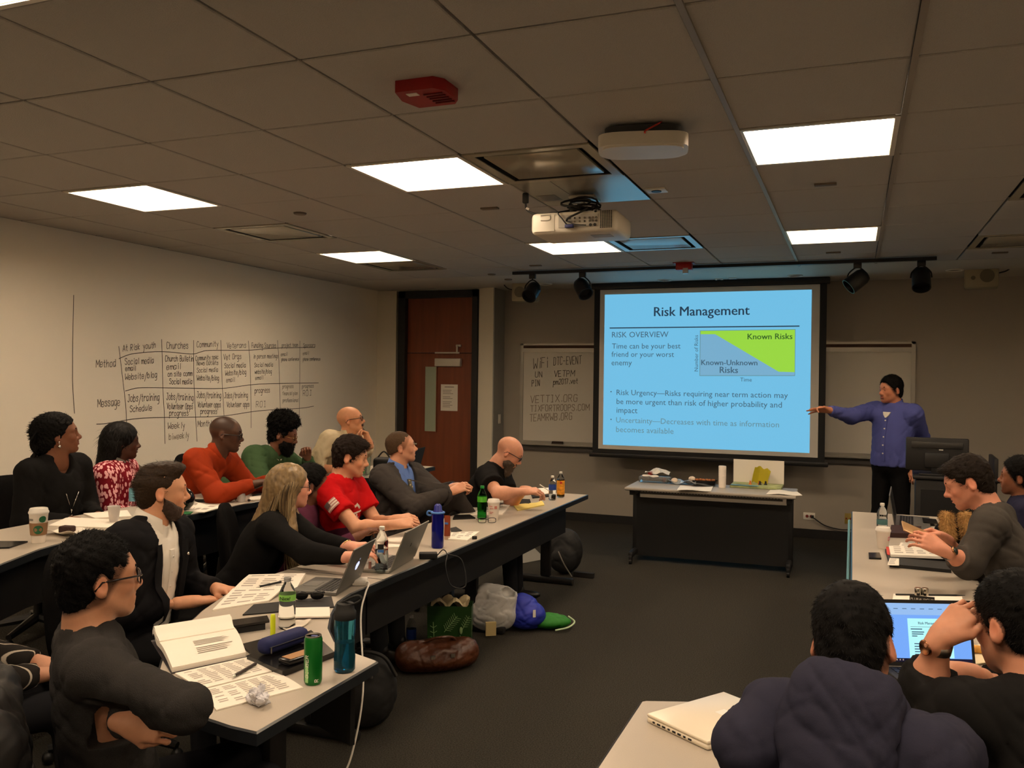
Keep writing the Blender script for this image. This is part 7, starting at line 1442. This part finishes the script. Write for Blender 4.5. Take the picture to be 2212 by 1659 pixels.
for (cx, w_) in ((2047, .035), (2088, .035)):
    F = Field(dep(cx, 1140, 4.9) - .14, dep(cx, 1140, 4.9) + .14, .007); F.cone(dep(cx - 2, 1118, 4.9), dep(cx + 4, 1160, 4.85), w_, w_ * .9, .02); A = F.net(); parts.append(A); parts.append(strands(A[0], A[1], 1800, .03, lambda p: np.tile(V(-.2, 0, -1.), (len(p), 1)), .6, .0016, .2, 4))
P, Q = merge(parts); add('fur_trim', raw_mesh('fur_trim', P - P0, Q, m_fur), fu)
F = Field(dep(2075, 1150, 4.95) - .25, dep(2075, 1150, 4.95) + .25, .012); F.ell(dep(2075, 1152, 5.0), (.14, .1, .09), None, .04).ell(dep(2100, 1165, 5.0), (.12, .1, .1), None, .04); F.rough(.008, .09, 2); P, Q = F.net(); add('coat_body', raw_mesh('coat_body', P - P0, Q, cloth('coat_dark', (20, 19, 20))), fu)
# ---- screen laptop of the man in the black sweater
m_doc = M('display_blue', (10, 10, 12), .3, emit=1.15, ecol=(110, 160, 235))
o, ld, lp_, w, L_ = laptop('open black laptop whose screen shows a slide document', onz(1903, 1448, DZ), onz(2108, 1452, DZ), .23, math.radians(102), DZ, m_mbk, side=-1, screen=m_doc)
def scr(u, v, off): return lp_(-w * .47 + w * .94 * u, .015 + (L_ - .027) * v, off)
def srect(u0, v0, u1, v1, off, mat, name): MB().add([scr(u0, v0, off), scr(u1, v0, off), scr(u1, v1, off), scr(u0, v1, off)], [(0, 1, 2, 3)]).build(name, mat, ld, smooth=False)
m_pg = M('display_page', (10, 10, 10), .3, emit=1.1, ecol=(176, 240, 240)); m_tb = M('display_dark', (6, 8, 26), .3, emit=.25, ecol=(14, 22, 84)); m_dt = M('display_text', (10, 12, 20), .3, emit=.5, ecol=(70, 110, 150))
srect(.30, .07, .80, .74, .001, m_pg, 'document_page'); srect(0, 0, 1, .06, .001, m_tb, 'task_bar'); srect(0, .8, 1, 1, .001, M('display_ribbon', (10, 10, 10), .3, emit=1.0, ecol=(150, 190, 240)), 'ribbon')
lettering('Risk Management', scr(.42, .64, .0016), scr(.7, .64, .0016), scr(.5, .9, 0) - scr(.5, .5, 0), m_dt, ld, True, 'document_title')
srect(.33, .595, .77, .6, .0014, m_dt, 'document_rule')
for (u0, u1, v) in [(.33, .46, .55), (.34, .48, .5), (.34, .47, .465), (.34, .4, .43), (.36, .72, .3), (.36, .7, .255), (.36, .42, .21), (.36, .68, .165), (.36, .5, .12)]: srect(u0, v, u1, v + .016, .0014, m_dt, 'document_line')
for i in range(7): srect(.05 + i * .1, .9, .1 + i * .1, .91, .0014, m_dt, 'ribbon_text')
for i in range(6): srect(.04 + i * .035, .02, .055 + i * .035, .045, .0014, m_cap, 'task_icon')
sheet('paper_stack', 'white papers behind the laptop screen', 'paper', [(1930, 1288), (2078, 1294), (2080, 1304), (1928, 1300)], DZ, m_paper, .012)
rod('pen', 'dark pen lying on the desk behind the laptop screen', 'pen', (1935, 1286), (2085, 1288), DZ + .012, .004, m_mbk, m_mbk)
fb_ = thing('tag_flask', 'small glass flask with steel caps and a printed tag behind the laptop', 'flask', onz(1990, 1310, DZ)); MB().lathe([(.001, 0), (.028, 0), (.032, .01), (.03, .04), (.018, .05)], n=20).build('glass_body', m_pet, fb_, 60)
for s_ in (-1, 1): MB().lathe([(.014, .05), (.0145, .052), (.0145, .08), (.013, .083), (.001, .083)], (s_ * .014, s_ * .003, 0), 18).build('steel_cap', m_chrome, fb_, 50)
q0 = V(-.05, -.04, .035); MB().box((0, -.04, .042), (.1, .002, .026)).build('tag', m_bk, fb_, smooth=False); lettering('PLURALSIGHT', (-.046, -.0415, .035), (.046, -.0415, .035), (0, 0, 1), m_cap, fb_, False, 'tag_text')
sheet('paper_napkin', 'yellowish napkin with a piece of bread beside the laptop', 'napkin', [(2102, 1396), (2140, 1394), (2150, 1432), (2104, 1440)], DZ, M('napkin_cream', (220, 204, 170), .9), .003, lambda u, v: .004 * math.sin(6 * u) * math.sin(5 * v) + .006, n=8)
o = MB().sphere((0, 0, .016), (.03, .018, .014), 12).build('bread_piece', M('bread', (206, 150, 66), .8, var=.2, vscale=60), loc=onz(2112, 1412, DZ + .009), smooth=True); tag(o, 'golden piece of bread on the napkin by the laptop', 'bread')
# closed white laptop
q = quadpts([(1398, 1556), (1560, 1517), (1700, 1560), (1528, 1628)], DZ); c = sum(q) / 4; wl_ = thing('laptop', 'closed white laptop on the curved desk beside the hooded person', 'laptop', c); q = [p - c for p in q]
ex = unit((q[1] - q[0]) + (q[2] - q[3])); ey = unit((q[0] - q[3]) + (q[1] - q[2])); ang = math.atan2(ex[1], ex[0]); lw = np.linalg.norm((q[1] - q[0]) + (q[2] - q[3])) / 2; lh = .235; wl_.rotation_euler = (0, 0, ang); m_ivory = M('ivory_plastic', (226, 214, 192), .25, spec=.5)
MB().rbox((0, 0, .008), (lw, lh, .016), .006, seg=3).build('base', m_ivory, wl_, True); MB().rbox((0, 0, .0215), (lw, lh, .01), .0045, seg=3).build('lid', m_ivory, wl_, True)
for i in range(8): MB().box((-lw / 2 - .0003, lh / 2 - .03 - i * .02, .009), (.002, .012 if i % 3 else .008, .005)).build('port', m_mbk, wl_, smooth=False)
MB().box((.03, 0, .0268), (.04, .03, .0004)).build('lid_emblem', M('emblem_white', (236, 230, 220), .2), wl_, smooth=False)
sheet('paper_sheet', 'white paper peeking out under the closed white laptop', 'paper', [(1540, 1612), (1600, 1600), (1620, 1625), (1545, 1637)], DZ, m_paper, .002)
# ---- snack table
ZF = .731
def fsheet(*a, **k): return sheet(*a, **k)
fc = onz(1415, 1041, ZF); cl = thing('pastry_container', 'clear plastic container of white donuts with crumpled wax paper', 'container', fc); MB().rbox((0, 0, .03), (.3, .2, .06), .02, seg=3).build('tray', M('clear_shell', (225, 225, 222), .08, trans=.85, ior=1.1), cl)
for i, (x, y) in enumerate([(-.08, -.03), (.0, -.045), (-.04, .05)]): MB().torus((x, y, .05), .03, .02, 18, 10).build('donut', M('donut_white', (226, 216, 204), .8), cl, True)
MB().sphere((-.05, .02, .08), (.03, .03, .02), 12).build('strawberry_cup', M('jam_red', (150, 40, 34), .4), cl, True); MB().sphere((.1, -.05, .03), (.025, .02, .02), 10).build('jam_pot', M('jam_red', (150, 40, 34), .4), cl, True)
MB().slab(lambda u, v: V(-.1 + .24 * u, -.02 + .12 * v, .09 + .05 * math.exp(-((u - .5) / .25) ** 2) * v + .012 * math.sin(11 * u + 5 * v)), 8, 6, .002).build('wax_paper', M('wax_paper', (214, 208, 196), .6), cl, 30)
fc = onz(1475, 1046, ZF); bg_ = thing('plastic_bag', 'clear plastic bag with rolls on the snack table', 'bag', fc); MB().slab(lambda u, v: V(-.13 + .26 * u, -.06 + .13 * v, .025 + .025 * math.sin(8 * u + 2) * math.sin(6 * v + 1)), 10, 6, .003).build('bag_film', M('clear_film', (220, 222, 220), .15, trans=.6), bg_, True)
for x, y, z_ in ((-.08, 0, .03), (.08, .05, .05)): MB().sphere((x, y, z_), (.035, .03, .028), 12).build('roll', M('roll_white', (222, 202, 180), .8), bg_, True)
fc = onz(1523, 1047, ZF); ct = thing('cookie_tray', 'black tray of brown cookies with an open clear lid', 'tray', fc); MB().add([(x * (1 + .12 * z), y * (1 + .12 * z), z * .045) for z in (0, 1) for x, y in ((-.1, -.06), (.1, -.06), (.1, .06), (-.1, .06))], [(0, 1, 2, 3)[::-1], (0, 1, 5, 4), (1, 2, 6, 5), (2, 3, 7, 6), (3, 0, 4, 7)]).build('tray_body', m_bk, ct, smooth=False)
for i in range(6): MB().sphere((-.075 + i * .03, -.01 + .02 * (i % 2), .045), (.022, .028, .014), 10).build('cookie', M('cookie', (150, 92, 50), .9, bump=.5, bscale=120), ct, True)
MB().slab(lambda u, v: V(-.11 + .22 * u, -.17 + .1 * v, .012 + .01 * math.sin(5 * u)), 4, 3, .002).build('lid', M('clear_shell', (225, 225, 222), .08, trans=.85, ior=1.1), ct)
sheet('paper_napkin', 'white napkins at the front edge of the snack table', 'napkin', [(1470, 1052), (1540, 1054), (1536, 1062), (1462, 1061)], ZF, m_paper, .004, lambda u, v: .006 * math.sin(5 * u + 2 * v) + .006)
o = thing('foam_cup_stack', 'tall stack of white foam cups on the snack table', 'cups', onz(1560, 1053, ZF)); MB().lathe([(.001, 0), (.034, 0), (.034, .02), (.036, .2), (.033, .205), (.001, .205)], n=22).build('stack', m_foam, o, 60)
for i in range(6): MB().torus((0, 0, .09 + i * .02), .0355, .0016, 22, 5).build('cup_rim', m_foam, o)
kb = thing('bakery_box', 'open bakery box with its white lid up on the snack table', 'box', onz(1635, 1052, ZF)); MB().rbox((0, 0, .012), (.47, .3, .024), .004).build('box_base', M('box_print', (150, 160, 110), .6, var=.5, vscale=9), kb)
MB().box((-.1, -.13, .0248), (.26, .05, .001)).build('blue_print', M('print_sky', (80, 150, 180), .6), kb, smooth=False); MB().box((-.002, .155, .13), (.475, .006, .23)).build('box_lid', m_paper, kb, smooth=False)
MB().slab(lambda u, v: V(-.06 + .15 * u + .03 * v, .1 + .03 * math.sin(5 * u), .03 + .16 * v - .03 * u * v + .012 * math.sin(13 * u + 4 * v)), 9, 8, .004).build('yellow_bag', M('bag_yellow', (196, 180, 40), .4, trans=.2), kb, 30)
for i, (x, c_) in enumerate([(-.06, (200, 110, 40)), (.02, (200, 110, 40)), (.03, (20, 18, 18)), (.08, (20, 18, 18))]): MB().lathe([(.016, .024), (.012, .035), (.007, .045), (.009, .055), (.001, .062)], (x, -.02 + .02 * (i % 2), 0), 12).build('figure', M('fig_%d' % c_[0], c_, .5), kb, 50)
sheet('paper_sheet', 'white papers hanging over the corner of the snack table', 'paper', [(1664, 1059), (1722, 1064), (1733, 1072), (1655, 1068)], ZF, m_paper, .004, lambda u, v: .01 * math.sin(4 * u) ** 2)
# ================================================================== BAGS ON THE FLOOR
def blob_bag(name, lb, px, py, build, mat, h=.009, rough=.006, wl=.08, seed=1, size=.4, part='bag_body', lump=False):
    p = onz(px, py, 0); o = thing(name, lb, 'bag', p); F = Field(p + V(-size, -size, 0) - .02, p + V(size, size, size * 1.4), h); build(F, p)
    (F.lump if lump else F.rough)(rough, wl, seed); F.cut(p + V(0, 0, .002), (0, 0, -1)); P, Q = F.net(); add(part, raw_mesh(part, P - p, Q, mat), o); return o, p
m_leath = M('brown_leather', (72, 38, 20), .38, spec=.45, bump=.25, bscale=60, var=.25, vscale=12)
def b(F, p): u = unit(V(.75, .66, 0)); v = V(-u[1], u[0], 0); F.cone(p - u * .17 + V(0, 0, .09), p + u * .17 + V(0, 0, .09), .088, .085, .05); F.ell(p + V(0, 0, .07), (.2, .13, .07), rotz(math.atan2(u[1], u[0])), .05); F.ell(p - v * .09 + V(0, 0, .1), (.1, .03, .05), rotz(math.atan2(u[1], u[0])), .012)
o, p = blob_bag('leather_bag', 'brown leather bag lying on the carpet', 945, 1445, b, m_leath, .007, .006, .07, 4); u = unit(V(.75, .66, 0)); v = V(-u[1], u[0], 0)
for s_ in (-1, 1): MB().tube(spline([-u * .1 + v * .02 * s_ + V(0, 0, .165), -u * .03 - v * .05 + V(0, 0, .2), u * .06 - v * .05 + V(0, 0, .2), u * .11 + v * .02 * s_ + V(0, 0, .165)], 6), .008, 6).build('handle', m_leath, o)
for t_ in (-.06, .06): MB().box(u * t_ - v * .12 + V(0, 0, .11), (.025, .01, .02), rotz(math.atan2(u[1], u[0]))).build('buckle', m_metal, o, smooth=False)
MB().tube([-u * .16 - v * .05 + V(0, 0, .15), u * .16 - v * .05 + V(0, 0, .15)], .004, 6).build('zip', M('leather_dark', (36, 20, 12), .5), o)
gp = onz(972, 1405, 0); gf = thing('gift_bag', 'dark green paper gift bag with pale leaf print and tissue', 'bag', gp, .35); w_, d_, h_ = .27, .14, .3
MB().add([(x * w_ / 2 * (1 + .04 * z), y * d_ / 2 * (1 + .08 * z), z * h_) for z in (0, 1) for x, y in ((-1, -1), (1, -1), (1, 1), (-1, 1))], [(3, 2, 1, 0), (0, 1, 5, 4), (1, 2, 6, 5), (2, 3, 7, 6), (3, 0, 4, 7)]).build('paper_body', M('gift_green', (26, 62, 18), .5), gf, smooth=False)
m_leaf = M('leaf_pale', (120, 150, 100), .7); mb = MB()
def leafy(x0, z0, x1, z1, n, l):
    a, b_ = V(x0, -d_ / 2 - .008, z0), V(x1, -d_ / 2 - .011, z1); ink(mb, [a, b_], .004, (0, -1, 0)); d = unit(b_ - a); s = np.cross((0, 1, 0), d)
    for i in range(n):
        p_ = a + (b_ - a) * (i + 1) / (n + 1)
        for q_ in (-1, 1): ink(mb, [p_, p_ + d * l * .6 + s * q_ * l], .0035, (0, -1, 0))
leafy(-.03, .14, .05, .24, 8, .028); leafy(-.09, .03, -.1, .2, 4, .02); leafy(.085, .16, .125, .24, 5, .02); leafy(.08, .0, .07, .12, 3, .015); leafy(.11, -.0, .1, .1, 3, .02); mb.build('leaf_print', m_leaf, gf, smooth=False)
MB().sphere((.075, -d_ / 2 - .009, .15), (.01, .002, .024), 10).build('bud_print', m_leaf, gf, True)
MB().slab(lambda u, v: V(-.12 + .24 * u, -.06 + .12 * v, h_ - .02 + .05 * abs(math.sin(7 * u + 2 * v)) + .02 * math.sin(9 * v)), 12, 6, .003).build('tissue', M('tissue_cream', (190, 176, 140), .8), gf, 20)
o = MB().slab(lambda u, v: V(-.09 + .2 * u, .02 + .07 * v, .02 + .06 * math.sin(3 * u)), 6, 4, .01).build('red_scarf', M('scarf_red', (120, 24, 20), .9, var=.6, vscale=50), gf, 30)
def b(F, p): F.ell(p + V(0, 0, .12), (.17, .12, .13), rotz(.4), .05).ell(p + V(.02, .02, .24), (.14, .09, .07), rotz(.3), .06).ell(p + V(-.06, .0, .26), (.06, .06, .05), None, .05); F.ell(p + V(.1, .02, .27), (.05, .06, .035), rotz(.3), .02, True)
o, p = blob_bag('plastic_shopping_bag', 'translucent white plastic shopping bag on the carpet', 1065, 1362, b, M('bag_white', (206, 204, 200), .35, trans=.25, spec=.5), .008, .012, .07, 9)
MB().box((.05, -.16, .06), (.07, .02, .09), rotz(.6)).build('snack_packet', M('packet_cream', (190, 170, 120), .5), o, smooth=False)
def b(F, p): F.ell(p + V(0, 0, .1), (.14, .13, .1), None, .05).ell(p + V(-.02, .0, .19), (.07, .07, .05), None, .06)
o, p = blob_bag('drawstring_bag', 'bright blue drawstring bag beside the white shopping bag', 1135, 1358, b, M('bag_blue', (26, 40, 150), .6), .008, .012, .08, 12)
MB().box((.1, -.1, .14), (.02, .004, .05), rotz(.8)).build('white_logo', m_cap, o, smooth=False)
def b(F, p): F.ell(p + V(0, 0, .05), (.17, .1, .05), rotz(.25), .03)
o, p = blob_bag('folded_bag', 'flattened bright green bag with pale piping', 1180, 1356, b, M('bag_green', (30, 110, 26), .7), .008, .008, .06, 15)
MB().tube(spline([(.1, -.1, .02), (.17, -.03, .03), (.19, .05, .05), (.13, .1, .07)], 6), .006, 6).build('piping', M('piping_pale', (176, 196, 160), .6), o)
def b(F, p): F.ell(p + V(0, 0, .2), (.15, .11, .2), rotz(.3), .06).ell(p + V(.0, -.1, .13), (.11, .05, .11), rotz(.3), .04)
o, p = blob_bag('backpack', 'black backpack leaning against the far desk leg', 1222, 1238, b, m_mbk, .01, .006, .1, 18); MB().tube(spline([(-.02, -.16, .22), (.05, -.2, .12), (.12, -.2, .02)], 6), .006, 6).build('strap', M('strap_grey', (110, 106, 100), .7), o); MB().box((.2, -.1, .025), (.18, .04, .04)).build('loose_strap', m_mbk, o, smooth=False)
def b(F, p): F.ell(p + V(0, 0, .18), (.13, .09, .18), rotz(.5), .05).ell(p + V(.0, -.07, .12), (.1, .04, .1), rotz(.5), .04)
o, p = blob_bag('shoulder_bag', 'black shoulder bag with a strap under the corner desk', 800, 1568, b, m_mbk, .009, .005, .1, 21); MB().tube(spline([(-.1, -.02, .3), (-.02, -.06, .38), (.08, -.02, .36), (.13, .02, .26)], 6), .011, 6).build('strap', m_mbk, o); MB().rbox((.06, -.1, .3), (.016, .012, .05), .003).build('clasp', m_metal, o)
pet('water_bottle', 'water bottle standing on the carpet in the shade of the desk', 888, 1400, .001, .21, .032, m_cap, M('label_deep_blue', (40, 70, 150), .5), lab=(.3, .6))
sheet('floor_paper', 'grey sheets lying on the carpet under the far end of the desk', 'paper', [(1110, 1190), (1150, 1180), (1178, 1208), (1125, 1218)], .003, M('paper_grey', (120, 116, 108), .8), .004)
cb2 = MB().tube(spline([V(.0, 3.9, .7), V(-.012, 4.2, .66), V(-.012, 5.2, .6), V(-.012, 6.4, .66), V(-.012, 7.0, .7)], 8), .009, 8).build('blue_cable', M('cable_teal', (96, 140, 146), .5)); tag(cb2, 'pale teal cable running along the aisle side of the desk across', 'cable')
# ---- coats on chairs
s6 = PPL[6]; A6 = s6.hip - s6.fb * .3
F = Field(A6 + V(-.5, -.5, -.5), A6 + V(.5, .5, .5), .011); cN = s6.hip - s6.fb * .32 + V(0, 0, .1)
F.ell(cN, (.28, .13, .3), rotz(math.atan2(-s6.fb[0], s6.fb[1])), .08); lat = V(s6.fb[1], -s6.fb[0], 0)
for q_ in (-1, 1): F.cone(cN + lat * q_ * .22 + V(0, 0, .2), cN + lat * q_ * .27 + V(0, 0, -.3), .1, .08, .08)
for i in range(4): F.ell(cN + V(0, 0, .2 - i * .14), (.31, .15, .012), rotz(math.atan2(-s6.fb[0], s6.fb[1])), .02, True) if i % 2 else None
F.rough(.012, .1, 6); P, Q = F.net(); bs = V(cN[0], cN[1], 0); o = thing('puffer_jacket', 'dark quilted puffer jacket hung over the blue chair back', 'jacket', bs); add('quilted_body', raw_mesh('quilted_body', P - bs, Q, M('nylon_black', (26, 25, 25), .5, spec=.3)), o)
MB().tube(spline([cN - bs + V(.0, 0, .3) - s6.fb * .12, cN - bs + V(0, 0, .36) - s6.fb * .16, cN - bs + lat * .03 + V(0, 0, .36) - s6.fb * .17, cN - bs + lat * .02 + V(0, 0, .29) - s6.fb * .13], 5), .004, 6).build('hanging_loop', M('loop_navy', (24, 26, 50), .7), o); MB().rbox(cN - bs + lat * .12 - s6.fb * .16 + V(0, 0, .02), (.008, .008, .04), .002).build('zip_pull', m_chrome, o)
s3 = PPL[3]; cN = s3.hip - s3.fb * .26 + V(0, 0, .22); F = Field(cN - .4, cN + .4, .01); F.ell(cN, (.25, .075, .22), rotz(math.atan2(-s3.fb[0], s3.fb[1])), .06); F.rough(.006, .08, 3); P, Q = F.net(); bs = V(cN[0], cN[1], ZR); o = thing('tweed_jacket', 'grey-brown tweed jacket hung on the chair behind the orange shirt', 'jacket', bs); add('jacket_cloth', raw_mesh('jacket_cloth', P - bs, Q, M('tweed', (84, 76, 58), .9, var=.45, vscale=90)), o)
